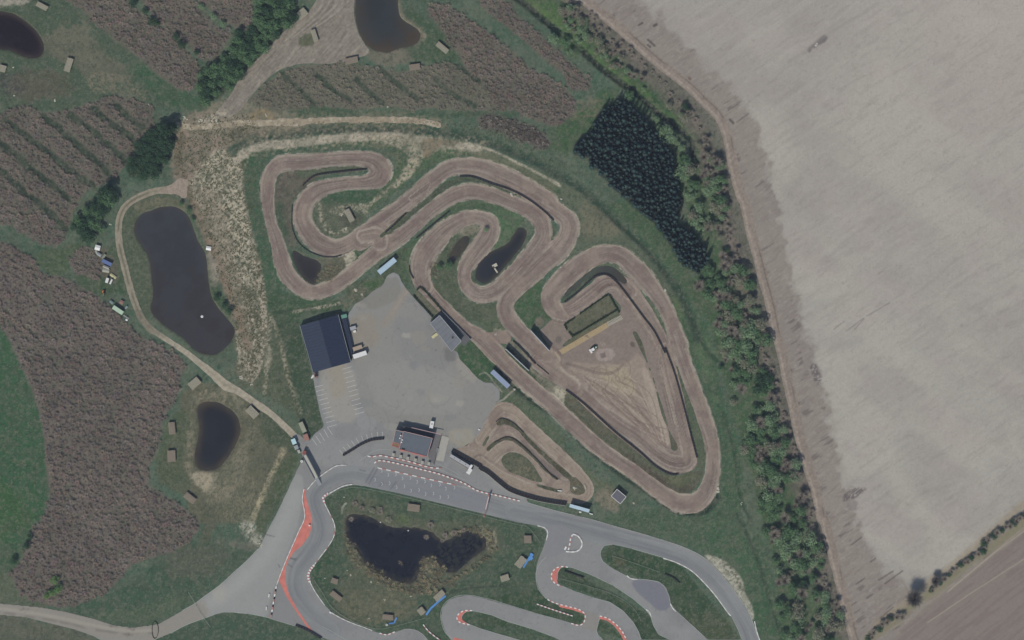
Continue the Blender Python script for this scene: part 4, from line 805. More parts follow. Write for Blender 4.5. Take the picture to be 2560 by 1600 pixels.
def bare_arrays(seed, rad, h, n, col, wid=.1):
    """leafless crown: long tapering twigs fanning up and out from the limbs"""
    r = np.random.default_rng(seed); a = r.uniform(0, 6.283, n); q = r.uniform(0, 1, n)**.6
    s0 = np.stack([np.cos(a)*q*rad*.35, np.sin(a)*q*rad*.35, h*(.35+.3*r.uniform(0, 1, n))], 1)
    a2 = a+r.normal(0, .5, n)
    s1 = np.stack([np.cos(a2)*rad*q*r.uniform(.7, 1.15, n), np.sin(a2)*rad*q*r.uniform(.7, 1.15, n), h*(.7+.3*(1-q)*r.uniform(.5, 1, n))], 1)
    dd = s1-s0; p = np.stack([-dd[:, 1], dd[:, 0], np.zeros(n)], 1); p /= np.maximum(np.linalg.norm(p, axis=1), 1e-6)[:, None]
    w = (wid*r.uniform(.6, 1.4, n))[:, None]
    vs = np.stack([s0-p*w, s0+p*w, s1], 1).reshape(-1, 3)
    c = alb(col)*r.uniform(.82, 1.18, n)[:, None]; c = np.repeat(np.clip(c, .004, .9), 3, 0)
    # central stem
    st = np.array([(.12, 0, -.2), (-.06, .1, -.2), (0, 0, h*.6), (-.06, -.1, -.2), (.1, .02, -.2), (0, 0, h*.6)]); vs = np.concatenate([vs, st]); c = np.concatenate([c, np.tile(alb((84,76,70)), (6, 1))])
    return vs, np.arange(len(vs)).reshape(-1, 3), c
def merged(name, protos, pts, m, nper, scl=(.8, 1.25), rot=True, tint=.15, seed=1, zoff=0):
    r = np.random.default_rng(seed); V = []; F = []; CC = []; b = 0
    pn = N(np.array([p[0]/45 for p in pts]), np.array([p[1]/45 for p in pts]), 3)
    for (x, y), q_ in zip(pts, pn):
        tl = 1+.35*(float(q_)-.5)
        vs, fs, c = protos[r.integers(len(protos))]; a = r.uniform(0, 6.283); s = r.uniform(*scl); ca, sa = math.cos(a)*s, math.sin(a)*s
        X, Y = xy((x, y)); o = np.stack([vs[:, 0]*ca-vs[:, 1]*sa+X, vs[:, 0]*sa+vs[:, 1]*ca+Y, vs[:, 2]*s+hgt(x, y)+zoff], 1)
        V.append(o); F.append(fs+b); b += len(vs); CC.append(c*tl*(1+r.uniform(-tint, tint))*(1+r.uniform(-.05, .05, 3)))
    me = rawmesh(name, np.concatenate(V), np.concatenate(F), nper, m, np.clip(np.concatenate(CC), .003, .9))
    return link(name, me)
# --- leafless plantations ------------------------------------------------
twig = attrmat('twigs', .1, 2, .95, .05, 0)
BARE = [bare_arrays(i, 1.9, 2.0, 84, [(136,125,119),(127,119,116),(138,126,117),(127,120,117),(134,119,116)][i % 5], .06) for i in range(8)]
BAREG = [bare_arrays(i+40, 1.8, 1.8, 62, [(136,129,117),(128,122,113),(138,131,119)][i % 3], .058) for i in range(6)]
def gapped(pts, gaps, wd=13): return [p for p in pts if all(near(g_, *p) > wd/2+random.Random(int(p[0]*13+p[1]*7)).uniform(-3, 3) for g_ in gaps)]
woodL = t('E',(-250,590),(0,612),(100,650),(200,715),(280,800),(330,870),(480,880),(600,950),(740,1030),(850,1125),(920,1190),(960,1240))+t('I',(1060,120),(1200,190),(1380,300),(1400,330),(1360,450),(1330,600),(1230,760),(1190,980),(1130,1100),(1120,1250),(1250,1330),(1390,1420),(1500,1520))+\
 t('M',(1500,610),(1500,690),(1400,800),(1230,870),(1000,940),(880,1080),(800,1150),(550,1260),(400,1260),(210,1200),(140,1130),(80,1000),(140,930),(220,800),(250,680),(330,570),(370,480),(370,350),(340,150))+t('I',(340,950),(310,740),(230,500),(130,280),(20,60),(-60,-60))+t('E',(-250,1100))
woodL_gap = [t('E',(420,900),(380,1010),(280,1120),(180,1230)), ]
w, m = P(woodL, (106,97,93), 4, .95, 8, .4, sm=False); P(woodL, (92,87,86), 4, .6, 12, .9, speck=(9,.5,.15), sm=False)
pts = gapped(scatter(woodL, 11.2, 3), woodL_gap, 10)
pts = [p for p in pts if p[0] > -60]
clear = (t('M',(430,1080))[0], 18)
pts = [p for p in pts if math.dist(p, clear[0]) > 20]
tag(merged('bare_wood', BARE, pts, twig, 3, (.5, 1.3), seed=2), 'dense leafless purple-brown wood south of the west pond', 'wood', kind='stuff')
# striped rows north-west
NWR = t('A',(60,830),(180,785),(330,850),(560,820),(740,760),(880,715),(1130,790),(1170,975),(1080,1080),(960,1220),(890,1330),(820,1370),(690,1420))+t('E',(640,250),(560,380),(520,520),(440,655),(330,645),(200,580),(100,510),(0,460),(-200,350),(-200,-100))
NWG = [t('A',(330,880),(480,1000),(620,1130),(760,1240),(830,1330)), t('A',(530,870),(700,990),(860,1130),(940,1210)), t('A',(700,820),(820,920),(960,1010),(1020,1090)), t('A',(880,800),(980,890),(1080,960)),
       t('A',(40,900),(200,1030),(400,1180),(560,1310),(700,1400)), t('A',(-60,1040),(120,1170),(260,1300),(400,1400),(520,1500)), t('A',(-60,1230),(100,1370),(200,1470))+t('E',(330,350),(500,520))]
pts = gapped(scatter(NWR, 10.5, 4), NWG, 17)
tag(merged('bare_wood', BARE, pts, twig, 3, (.5, 1.2), seed=3), 'striped rows of leafless trees with dark green gaps, north-west', 'wood', kind='stuff')
S1 = t('A',(440,-60),(860,-60),(1100,110),(1290,260),(1450,420),(1540,560),(1440,680),(1380,690),(1200,580),(1080,460),(980,390),(880,320),(740,200),(600,60))
S2 = t('A',(1000,-60),(1400,-60),(1540,90),(1620,190),(1760,260),(1700,340),(1640,450),(1560,460),(1450,370),(1320,250),(1200,150),(1120,60))
S3 = t('A',(1480,-60),(1920,-60),(1910,100),(1880,200),(1800,225),(1700,165),(1600,80),(1500,10))
for q, lb in ((S1, 'widest leafless tree strip east of the corner pond, running diagonally'), (S2, 'middle leafless tree strip between two green gaps near the top edge'), (S3, 'short leafless tree strip beside the green grove at the top edge')):
    tag(merged('bare_wood', BARE, scatter(q, 10.3, 5), twig, 3, (.5, 1.25), seed=4), lb, 'wood', kind='stuff')
E1 = t('E',(560,690),(640,640),(730,700),(760,760),(770,890),(700,905),(600,860),(520,800))
tag(merged('bare_wood', BARE, scatter(E1, 10, 6), twig, 3, (.7, 1), seed=5), 'small leafless thicket beside the parked trailers', 'wood', kind='stuff')
M1 = t('B',(60,770),(180,640),(330,540),(460,490),(800,475),(1000,500),(1200,550),(1500,480),(1700,500),(1900,700),(2060,820),(1900,835),(1700,840),(1500,815),(1300,835),(1100,800),(1000,825),(850,830),(620,800),(560,790),(400,840),(250,840),(120,790))
MG = [t('B',(330,560),(440,670),(560,790)), t('B',(580,560),(700,680),(830,760)), t('B',(880,600),(980,700),(1080,780)), t('B',(1060,520),(1200,640),(1350,750)), t('B',(1480,600),(1620,720),(1780,800)), t('B',(1650,500),(1800,610))]
pts = gapped(scatter(M1, 10.5, 7), MG, 14)
tag(merged('bare_wood', BAREG, pts, twig, 3, (.45, 1.2), seed=6), 'thin leafless rows between the top pond and the sandy track', 'wood', kind='stuff')
M2 = t('B',(1400,60),(1480,20),(1560,30),(1700,120),(1900,260),(2060,390),(2200,520))+t('C',(420,540),(600,640),(680,700),(740,780),(720,860),(620,930),(570,965),(400,900),(240,830),(100,820))+t('B',(1900,700),(1700,500),(1600,330))
tag(merged('bare_wood', BARE, scatter(M2, 10.3, 8), twig, 3, (.5, 1.25), seed=7), 'broad leafless diagonal wood west of the dark conifers', 'wood', kind='stuff')
M3 = t('C',(-60,-80),(130,-60),(300,120),(480,290),(640,430),(780,560),(850,650),(800,690),(700,680),(620,560),(480,440),(350,330),(200,200),(50,90))
tag(merged('bare_wood', BARE, scatter(M3, 10.3, 9), twig, 3, (.75, 1.05), seed=8), 'narrow leafless strip between green hedges north of the conifers', 'wood', kind='stuff')
M4 = t('C',(0,880),(240,900),(430,970),(520,1060),(500,1130),(420,1120),(200,1020),(0,960))
BR_ = [bare_arrays(i+70, 1.3, 1.6, 40, [(120,112,108),(98,92,88),(140,132,126)][i % 3], .09) for i in range(4)]
tag(merged('scrub', BR_, scatter(M4, 6, 10), twig, 3, (.6, 1.2), seed=9), 'dark speckled scrub on the bank west of the conifers', 'scrub', kind='stuff')
for q in (NWR, S1, S2, S3, E1, M2, M3): P(q, (103,96,90), 3, .85, 8, .5, sm=False)
P(M1, (106,101,92), 3, .8, 8, .5, sm=False)
for q in NWG: LN(q, 18, (48,62,58), .9, soft=.5, na=.6)  # green gaps with the shadow of the rows painted into the ground
for q in MG: LN(q, 14, (54,68,62), .85, soft=.5, na=.6)
# --- conifers -------------------------------------------------------------
CON = t('C',(1060,735),(1140,790),(1230,880),(1330,990),(1420,1080),(1455,1180),(1480,1290),(1530,1400))+t('G',(1500,180),(1530,330),(1470,470),(1590,550),(1690,640),(1730,740),(1650,860),(1530,790),(1440,650),(1360,530),(1280,450),(1150,340),(1030,230),(950,150),(860,60))+t('C',(830,1270),(830,1200),(690,1160),(740,1060),(850,1000),(870,900),(950,830))
def conifer_arrays(seed, col):
    r = np.random.default_rng(seed); V = []; F = []; Cc = []; b = 0
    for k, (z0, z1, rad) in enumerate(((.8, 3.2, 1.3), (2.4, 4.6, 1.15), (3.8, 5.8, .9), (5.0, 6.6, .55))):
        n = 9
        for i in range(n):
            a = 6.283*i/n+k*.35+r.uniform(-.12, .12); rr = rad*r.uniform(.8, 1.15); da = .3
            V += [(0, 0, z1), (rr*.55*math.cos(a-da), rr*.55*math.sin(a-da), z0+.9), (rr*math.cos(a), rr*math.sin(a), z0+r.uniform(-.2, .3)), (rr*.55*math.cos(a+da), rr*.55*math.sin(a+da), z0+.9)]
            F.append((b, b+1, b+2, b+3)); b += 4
            c = alb(col)*(.55+.3*k)*r.uniform(.8, 1.2); Cc += [c]*4  # light painted in: lower tiers dark, top tiers bright
    for i in range(3):
        a = i*2.1; V += [(.12*math.cos(a), .12*math.sin(a), -.3), (.12*math.cos(a+2.1), .12*math.sin(a+2.1), -.3), (0, 0, 3), (0, 0, 3.1)]; F.append((b, b+1, b+2, b+3)); b += 4; Cc += [alb((80,70,60))]*4
    return np.array(V, float), np.array(F), np.array(Cc)
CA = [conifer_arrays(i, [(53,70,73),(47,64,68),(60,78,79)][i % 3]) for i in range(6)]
pts = scatter(CON, 9.6, 12, .42, (), 3)
random.Random(3).shuffle(pts)
P(CON, (28,40,46), 7, .97, 6, .2, sm=False)  # shade between the conifers painted onto the ground
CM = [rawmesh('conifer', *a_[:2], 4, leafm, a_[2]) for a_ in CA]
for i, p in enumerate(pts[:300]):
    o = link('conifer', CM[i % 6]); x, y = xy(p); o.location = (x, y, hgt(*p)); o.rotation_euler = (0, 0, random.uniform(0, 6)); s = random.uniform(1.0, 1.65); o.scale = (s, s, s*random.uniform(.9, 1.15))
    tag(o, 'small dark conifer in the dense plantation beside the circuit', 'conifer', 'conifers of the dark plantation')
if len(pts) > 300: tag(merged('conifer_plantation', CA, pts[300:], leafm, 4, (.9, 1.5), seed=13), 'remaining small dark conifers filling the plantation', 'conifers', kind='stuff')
# --- broadleaved trees ----------------------------------------------------
TINT = dict(pale=(118,142,112), grey=(128,130,114), green=(90,118,89), deep=(62,86,70), lime=(100,130,84))
TM = {}; TA = {}
for k_, c_ in TINT.items():
    TM[k_] = []; TA[k_] = []
    for i in range(4):
        a_ = crown_arrays(200+i+len(TM)*9, 3.6, 6.6, 950 if k_ in ('deep', 'green', 'lime') else 680, .21, c_, 7+i, .7)
        TM[k_].append(rawmesh('crown', a_[0], a_[1], 4, leafm, a_[2])); TA[k_].append(a_)
for i in range(3):
    a_ = bare_arrays(300+i, 3.5, 8, 330, (142,134,126), .075); TM.setdefault('bare', []).append(rawmesh('crown', a_[0], a_[1], 3, leafm, a_[2]))
TRK = [trunk_mesh('trunk', 7.5, .22), trunk_mesh('trunk', 7.5, .3)]
QUEUE = []
def tree(p, kind, r_, label, group, name='tree', cat='tree', flat=1.0, now=False):
    if name == 'tree' and not now: QUEUE.append((p, kind, r_, label, group, flat)); return
    e = bpy.data.objects.new(name, None); C.objects.link(e); x, y = xy(p); e.location = (x, y, hgt(*p)); e.rotation_euler = (0, 0, random.uniform(0, 6.28))
    s = r_/3.6; e.scale = (s, s, s*flat*random.uniform(.85, 1.15)); tag(e, label, cat, group)
    link('crown', random.choice(TM[kind]), e); link('trunk', random.choice(TRK), e); return e
ditchline = t('C',(320,20),(480,150),(620,260),(760,370),(900,500),(1060,620),(1220,740),(1350,860),(1500,970),(1600,1080),(1630,1220),(1670,1400),(1700,1500))
BELT = [(t('C',(560,-20),(700,60),(900,260),(1080,430),(1200,540),(1330,640),(1260,690),(1100,590),(880,420),(720,260),(600,100)), 15, 2.4, 'top', (('pale',3),('grey',3),('bare',3))),
 (t('C',(560,200),(640,230),(780,380),(740,460),(640,400),(560,300)), 22, 3.2, 'top', (('pale',2),('bare',2),('green',1))),
 (t('C',(1090,720),(1200,760),(1330,870),(1440,1000),(1560,1180),(1620,1400),(1660,1512),(1540,1512),(1490,1300),(1440,1090),(1300,980),(1190,860)), 19, 3.1, 'con', (('pale',6),('green',1))),
 (t('C',(1600,860),(1700,1000),(1780,1200),(1830,1512),(1720,1512),(1660,1250),(1620,1060),(1480,880),(1380,780),(1420,740)), 20, 3.0, 'mid', (('pale',3),('grey',2),('bare',3),('green',1))),
 (t('G',(1540,0),(1820,0),(1860,200),(1880,420),(1900,620),(1980,780),(2060,980),(2120,1150),(2190,1350),(2240,1512),(1900,1512),(1800,1380),(1720,1200),(1600,1000),(1640,880),(1740,760),(1690,620),(1600,540),(1560,300)), 21, 3.3, 'mid', (('pale',4),('green',4),('grey',2),('bare',2))),
 (t('K',(1740,0),(2060,0),(2190,180),(2120,330),(2230,520),(2300,760),(2330,960),(2400,1150),(2430,1350),(2440,1512),(2220,1512),(2160,1300),(2060,1180),(2000,950),(1900,720),(1870,500),(1800,280)), 21, 3.3, 'low', (('pale',4),('green',5),('grey',1),('bare',2))),
 (t('Q',(560,0),(640,150),(720,420),(800,680),(860,820),(920,1000),(1000,1250),(1060,1540),(620,1540),(560,1250),(540,1000),(480,760),(430,560),(370,320),(420,100)), 22, 3.5, 'low', (('pale',4),('green',4),('grey',1),('bare',3)))]
LAB = {'top': ('small budding tree in the thin belt by the top ditch', 'trees of the thin belt by the top ditch'), 'con': ('pale leafing tree along the ditch side of the conifers', 'pale trees beside the conifers'),
 'mid': ('leafing tree in the belt between the circuit and the field track', 'trees of the middle belt by the field track'), 'low': ('leafing tree in the wide southern belt beside the field track', 'trees of the southern belt by the field track')}
clearings = [t('K',(2060,420),(2150,400),(2190,480),(2110,560),(2040,520)), t('Q',(500,130),(600,170),(590,250),(510,240)), t('Q',(640,1020),(740,1040),(740,1100),(640,1100)), t('Q',(590,330),(650,420),(680,560),(630,600),(580,470)), t('Q',(760,1180),(850,1240),(860,1400),(810,1400))]
nb = 0
for poly, sp, r_, key, mix in BELT:
    P(poly, (66,92,68), 6, .85, 10, .7, sm=False); P(poly, (94,100,84), 4, .7, 9, .8, speck=(8,.58,.12), sm=False)
    kinds = [k_ for k_, n_ in mix for _ in range(n_)]
    for p in scatter(poly, sp*1.05, 20+nb, .48, clearings):
        if N(np.array([p[0]/38]), np.array([p[1]/38]), 13)[0] < .3: continue
        if near(ditchline, *p) < 9 and random.random() < .8: continue
        k_ = random.choice(kinds)
        if inpoly(p[0], p[1], t('K',(2040,380),(2200,380),(2200,560),(2040,560))): k_ = 'green'
        tree(p, k_, r_*random.uniform(.6, 1.35), LAB[key][0], LAB[key][1]); nb += 1
for p in t('K',(2110,460),(2170,440),(2090,520),(2150,510)): tree(p, 'deep', 3.6, 'dark green bushy tree in the southern belt by the field track', 'dark trees of the southern belt')
for p in t('C',(1545,800),(1570,830)): tree(p, 'deep', 2.2, 'small dark bush beside the bend of the field track', 'dark bushes at the bend')
# green groves in the north-west
GA = t('A',(1960,-40),(2230,-20),(2260,110),(2150,225),(1950,440),(1850,550),(1740,670),(1650,740),(1560,760),(1470,690),(1520,590),(1570,500),(1700,410),(1770,290),(1890,230),(1930,110))
P(GA, (44,62,52), 6, .9, 8, .5, sm=False)
for p in scatter(GA, 20, 31, .4): tree(p, random.choice(['deep','green','green']), random.uniform(2.8, 4.2), 'green tree in the long grove beside the grey gravel road', 'trees of the grove by the gravel road')
for y_, x_ in ((30,1010),(90,1100),(180,1190),(280,1330),(340,1380),(400,1490),(160,1150)): tree(t('A',(x_,y_))[0], 'deep', random.uniform(2, 2.8), 'low green bush in the gap between leafless strips', 'bushes in the gap between strips')
for x_, y_ in ((1520,50),(1620,130),(1680,180)): tree(t('A',(x_,y_))[0], 'pale', 2.3, 'pale bush at the gap beside the grove', 'bushes at the gap beside the grove')
GB_ = t('A',(1190,980),(1280,930),(1340,980),(1320,1080),(1290,1180),(1150,1330),(980,1340),(940,1250),(1060,1120),(1130,1020))
P(GB_, (40,56,50), 6, .9, 8, .5, sm=False)
for p in scatter(GB_, 17, 33, .35): tree(p, 'deep', random.uniform(2.8, 3.8), 'dark green tree in the grove west of the sandy ground', 'trees of the dark grove')
tree(t('A',(1275,1000))[0], 'deep', 4.6, 'tallest dark tree at the north end of the dark grove', None, flat=1.5)
GC_ = t('E',(740,220),(850,220),(890,300),(800,400),(770,500),(700,590),(570,550),(600,420),(690,350))
P(GC_, (44,62,52), 6, .85, 8, .5, sm=False)
for p in scatter(GC_, 17, 34, .35): tree(p, random.choice(['deep','green']), random.uniform(2.6, 3.8), 'green tree in the clump above the trailers', 'trees of the clump above the trailers')
tree(t('E',(820,235))[0], 'deep', 4.2, 'tall dark tree heading the clump above the trailers', None, flat=1.5)
for i, q in enumerate(((420,1060),(445,1120),(400,1150),(360,1170))): tree(t('M',q)[0], 'lime', 2.9-.2*i, 'bright green tree inside the leafless wood', 'green trees inside the leafless wood')
for q in ((200,800),(110,910),(230,730)): tree(t('M',q)[0], 'deep', 2.3, 'dark bush on the meadow edge of the leafless wood', 'bushes on the meadow edge')
for q in ((1640,1040),(1700,1100),(1740,1140)): tree(t('E',q)[0], 'deep', 2.2, 'small green bush on the east bank of the west pond', 'bushes on the east pond bank')
for q in ((1370,330),(1430,380),(1460,450)): tree(t('E',q)[0], 'green', 1.7, 'low bush on the north bank of the west pond', 'bushes on the north pond bank')
tree(t('F',(1580,1100))[0], 'green', 2.9, 'round green bush beside the slim pond in the circuit', None, 'bush', 'bush')
tree(t('F',(1510,1110))[0], 'green', 2.1, 'smaller green bush left of the slim pond', None, 'bush', 'bush')
tree(t('F',(1860,830))[0], 'pale', 1.8, 'pale bush on the tongue of grass near the inner pond', None, 'bush', 'bush')
# bushes and reeds in the kart pond
for i, (x_, y_, r_) in enumerate(((920,515,2.3),(1000,532,2.2),(1060,545,2.4),(1122,600,2.2),(1408,735,2.3),(1440,640,2.6),(1550,720,2.2),(1620,700,2.2),(840,600,2),(870,480,2.2),(1060,520,1.8),(1530,760,1.8),(1690,680,2))):
    tree(t('N',(x_, y_))[0], 'bare' if i not in (1, 3) else 'grey', r_, 'round leafless willow bush at the water of the kart pond', 'willow bushes of the kart pond', 'bush', 'bush', .45)
reed = [bare_arrays(i+90, 1.5, 1.4, 46, [(150,142,118),(128,120,104),(112,106,92)][i % 3], .07) for i in range(5)]
RP = [t('N',(1370,880),(1480,880),(1560,1000),(1480,1080),(1370,1100),(1340,1040)), t('N',(800,720),(870,800),(930,930),(1000,1000),(1150,1050),(1280,1110),(1350,1060),(1500,1060),(1640,1020),(1760,930),(1860,860),(1930,800),(1930,850),(1780,980),(1600,1090),(1400,1180),(1200,1150),(1000,1060),(880,960),(800,830)),
      t('N',(1500,690),(1750,650),(1880,690),(1930,780),(1880,800),(1830,720),(1740,680),(1600,720)), t('N',(960,930),(1110,1020),(1040,1080),(940,1000)), t('N',(1160,900),(1240,900),(1240,950),(1170,940))]
pts = []
for i, q in enumerate(RP): pts += scatter(q, 8, 50+i)
tag(merged('reeds', reed, pts, twig, 3, (.6, 1.2), seed=15, zoff=.1), 'dry reeds and brush around the shore of the kart pond', 'reeds', kind='stuff')
pts = scatter(t('F',(620,1110),(740,1090),(760,1150),(680,1210),(600,1220)), 7, 60)+scatter(t('F',(560,1120),(640,1150),(600,1230),(560,1230)), 7, 61)+scatter(t('F',(1440,1100),(1480,1060),(1500,1180),(1450,1190)), 7, 62)
tag(merged('reeds', reed, pts, twig, 3, (.5, .9), seed=16), 'dry brush beside the hook-shaped pool in the circuit', 'reeds', kind='stuff')
def flush_trees():
    keep = sorted(range(len(QUEUE)), key=lambda i: -(QUEUE[i][2]+(9 if QUEUE[i][1] in ('bare', 'big') or not QUEUE[i][4] else 0)))
    for i in keep[:300]: q = QUEUE[i]; tree(q[0], q[1], q[2], q[3], q[4], flat=q[5], now=True)
    rest = keep[300:]
    if rest:
        allp = []; 
        for i in rest: allp.append(QUEUE[i])
        V = []; F = []; CC = []; b = 0; rr_ = random.Random(5)
        for p, kind, r_, _, _, _ in allp:
            vs, fs, c = rr_.choice(TA[kind]); s_ = r_/3.6; a = rr_.uniform(0, 6.28); ca, sa = math.cos(a)*s_, math.sin(a)*s_; X, Y = xy(p)
            V.append(np.stack([vs[:, 0]*ca-vs[:, 1]*sa+X, vs[:, 0]*sa+vs[:, 1]*ca+Y, vs[:, 2]*s_+hgt(*p)], 1)); F.append(fs+b); b += len(vs); CC.append(c)
        tag(link('small_trees', rawmesh('small_trees', np.concatenate(V), np.concatenate(F), 4, leafm, np.concatenate(CC))), 'smaller leafing trees filling the gaps of the tree belts', 'trees', kind='stuff')
# field-corner hedge, leafless, individual shrubs
i = 0
for pl, n_, rr in ((t('Q',(1240,1500),(1340,1400),(1420,1345),(1500,1330)), 9, 2.8), (t('Q',(1710,1140),(1780,1080),(1870,1000),(1960,930),(2050,880),(2120,820)), 17, 2.5), (t('Q',(2110,790),(2180,730),(2280,660),(2419,560),(2540,470)), 18, 2.7)):
    pl = smooth(pl, False, 3)
    for k in range(n_):
        p = pl[int((len(pl)-1)*k/(n_-1))]; tree((p[0]+random.uniform(-3, 3), p[1]+random.uniform(-3, 3)), ['hedge','hedge','deephedge'][k % 3] if False else ('bare' if k % 3 else 'deep'), rr*random.uniform(.7, 1.1), 'shrub of the dark hedge between the two fields', 'shrubs of the field hedge', 'shrub', 'shrub', .7)
a_ = bare_arrays(401, 5, 9, 700, (96,94,96), .08); TM['big'] = [rawmesh('crown', a_[0], a_[1], 3, leafm, a_[2])]
tree(t('Q',(1580,1190))[0], 'big', 4.8, 'large leafless spreading tree alone between the hedges of the field corner', None)
tree(t('Q',(1745,1060))[0], 'big', 2.6, 'leafless tree standing at the lower end of the field hedge', None)
for q in [(1640,640),(1700,690),(1600,780),(1780,850),(1840,760)]: pass
vb = t('C',(830,90),(960,240),(1100,370),(1250,500),(1400,640),(1540,800),(1660,960),(1720,1100),(1760,1280),(1800,1400))+t('H',(150,300),(190,480),(230,650),(290,850),(330,1000),(400,1200),(460,1400))+t('L',(520,420),(560,560),(620,800),(680,1000),(730,1250))+t('Q',(790,450),(840,700),(900,950),(970,1200),(1030,1420))
LN(vb, 52, (108,101,96), .8, soft=.5, na=.9, nz=14); LN(vb, 30, (122,112,105), .6, soft=.7, na=1, speck=(8,.42,.2)); LN(vb, 60, (86,84,84), .5, soft=.6, na=1, speck=(10,.52,.12))
i = 0
for k in range(len(vb)-1):
    a_, b_ = vb[k], vb[k+1]; n_ = max(1, int(math.dist(a_, b_)/19))
    for j in range(n_):
        f_ = (j+random.random()*.7)/n_; p = (a_[0]+(b_[0]-a_[0])*f_-random.uniform(-3, 12), a_[1]+(b_[1]-a_[1])*f_+random.uniform(-4, 4)); i += 1
        tree(p, 'bare', random.uniform(1.7, 3.0), 'grey leafless shrub on the verge between tree belt and field track', 'leafless shrubs on the field track verge', 'shrub', 'shrub', .5)
flush_trees()
# weeds on the sandy ground and banks: one uncountable cover of tufts
tuft = []
for i in range(5):
    r = np.random.default_rng(i+500); n = 9; a = r.uniform(0, 6.28, n); L = r.uniform(.2, .6, n)
    v = np.stack([np.stack([np.cos(a+2)*.08, np.sin(a+2)*.08, np.zeros(n)], 1), np.stack([-np.cos(a+2)*.08, -np.sin(a+2)*.08, np.zeros(n)], 1), np.stack([np.cos(a)*L, np.sin(a)*L, r.uniform(.15, .5, n)], 1)], 1).reshape(-1, 3)
    tuft.append((v, np.arange(len(v)).reshape(-1, 3), np.repeat(alb([(84,96,70),(98,96,74),(70,84,62)][i % 3])[None], len(v), 0)))
pts = [p for p in scatter(sand, 4.2, 70) if N(np.array([p[0]/7]), np.array([p[1]/7]), 2)[0] > .45]
pts += scatter(t('F',(0,100),(150,60),(1000,30),(1600,60),(2100,230),(2419,430),(2419,330),(1900,60),(1400,0),(0,40)), 6, 71)
tag(merged('weeds', tuft, pts, leafm, 3, (.6, 1.4), seed=17), 'green weeds speckling the sandy ground north-west of the barn', 'weeds', kind='stuff')
print('plants', time.time()-T0)
# ------------------------------------------------------------ materials for built things
m_white = mat('white_paint', (206,206,206), .5, .04, 2); m_red = mat('red_paint', (164,120,116), .6, .08, 2); m_redrun = mat('faded_red_paint', (188,116,108), .8, .14, .35)
m_black = mat('black_tyre', (44,46,54), .9, .3, 3); m_concrete = mat('pale_concrete', (158,156,150), .9, .08, 1.5); m_grey = mat('grey_sheet', (128,130,134), .6, .06, 1)
m_roofblue = mat('dark_blue_sheet', (50,61,79), .45, .05, .4); m_roofblue_shade = mat('shaded_blue_sheet', (46,56,74), .45, .05, .4); m_wall = mat('dark_wall', (66,68,76), .8, .1, 1)
m_felt = mat('grey_felt', (96,103,112), .9, .06, .5); m_terr = mat('deck_grey', (108,108,112), .9, .06, .8); m_pink = mat('pale_red_coping', (176,150,152), .7, .08, 2)
m_clubroof = mat('weathered_grey_roof', (112,115,122), .7, .07, .6); m_seam = mat('dark_seam', (88,92,96), .8, .05, 2); m_rim = mat('light_rim', (156,160,168), .6, .05, 2)
m_ltblue = mat('pale_blue_roof', (158,178,194), .5, .05, .8); m_blueroof = mat('slate_blue_roof', (128,140,164), .5, .06, .8); m_blue = mat('bright_blue_plastic', (88,138,196), .5, .1, 2)
m_steel = mat('galvanised_steel', (150,152,152), .4, .06, 2, metal=.3); m_glass = mat('dark_glass', (40,48,60), .15, .05, 1); m_plank = mat('weathered_planks', (146,142,129), .9, .18, 3); m_plank2 = mat('old_planks', (130,121,111), .9, .2, 3)
m_dark = mat('dark_gap', (52,50,50), .95, .1, 2); m_wood = mat('brown_wood', (128,110,92), .9, .1, 2); m_rubber = mat('tyre_rubber', (44,44,46), .9, .05, 5)
m_green = mat('green_paint', (96,138,124), .6, .08, 2); m_tan = mat('tan_tarp', (158,144,130), .8, .08, 2); m_tblue = mat('blue_container_paint', (92,108,150), .6, .06, 1.5); m_pgreen = mat('pale_green_roof', (166,186,166), .6, .05, 1.5)
m_orange = mat('orange_paint', (190,120,70), .6, .08, 2); m_hedge = attrmat('hedge', .1, 2, .9, .1, 0); m_yellow = mat('yellowed_wood', (178,174,140), .8, .08, 2); m_stone = mat('pale_stone', (176,172,160), .9, .15, 3); m_cyan = mat('pale_cyan_roof', (170,200,208), .5, .05, 1)
def pm(*pts): return [xy(p) for p in pts]
def up(base, z0, z1, mats, name, parent=None, inset=0):
    mb = MB(); mb.prism(base, z0, z1); return mb.obj(name, mats, parent)
# ------------------------------------------------------------ markings and painted areas of the asphalt
ZA = .16
def lines(segs, w=.14, name='parking_lines', col=None):
    mb = MB()
    for a, b in segs:
        A, B = xy(a), xy(b); L = math.dist(A, B); mb.box((A[0]+B[0])/2, (A[1]+B[1])/2, ZA, L, w, .012, math.atan2(B[1]-A[1], B[0]-A[0]))
    o = mb.obj(name, col or mat('road_paint', (178,180,180), .8, .12, 1.2)); tag(o, kind='structure'); return o
seg = []
for x, y in ((630,793),(642,825),(655,858),(665,892),(675,925),(687,960),(694,993),(708,1026),(718,1060),(730,1094)): seg.append(t('J',(x-66,y+18),(x,y)))
for x, y in ((845,655),(850,687),(860,723),(870,757),(880,793),(890,826),(898,860),(908,895),(918,930),(930,962),(940,996)): seg.append(t('J',(x-70,y+20),(x,y)))
for q in ((660,1112,700,1170),(635,1130,668,1192),(602,1155,640,1215),(572,1178,610,1233),(545,1198,582,1250),(752,1285,780,1320),(780,1262,812,1303),(810,1238,845,1282),(842,1215,876,1262),(878,1196,905,1245),(918,1180,937,1225),(957,1167,967,1215),(995,1157,1003,1205),(1038,1150,1043,1207),(1077,1148,1077,1210)): seg.append(t('J',q[:2],q[2:]))
lines(seg, .24)
seg = []
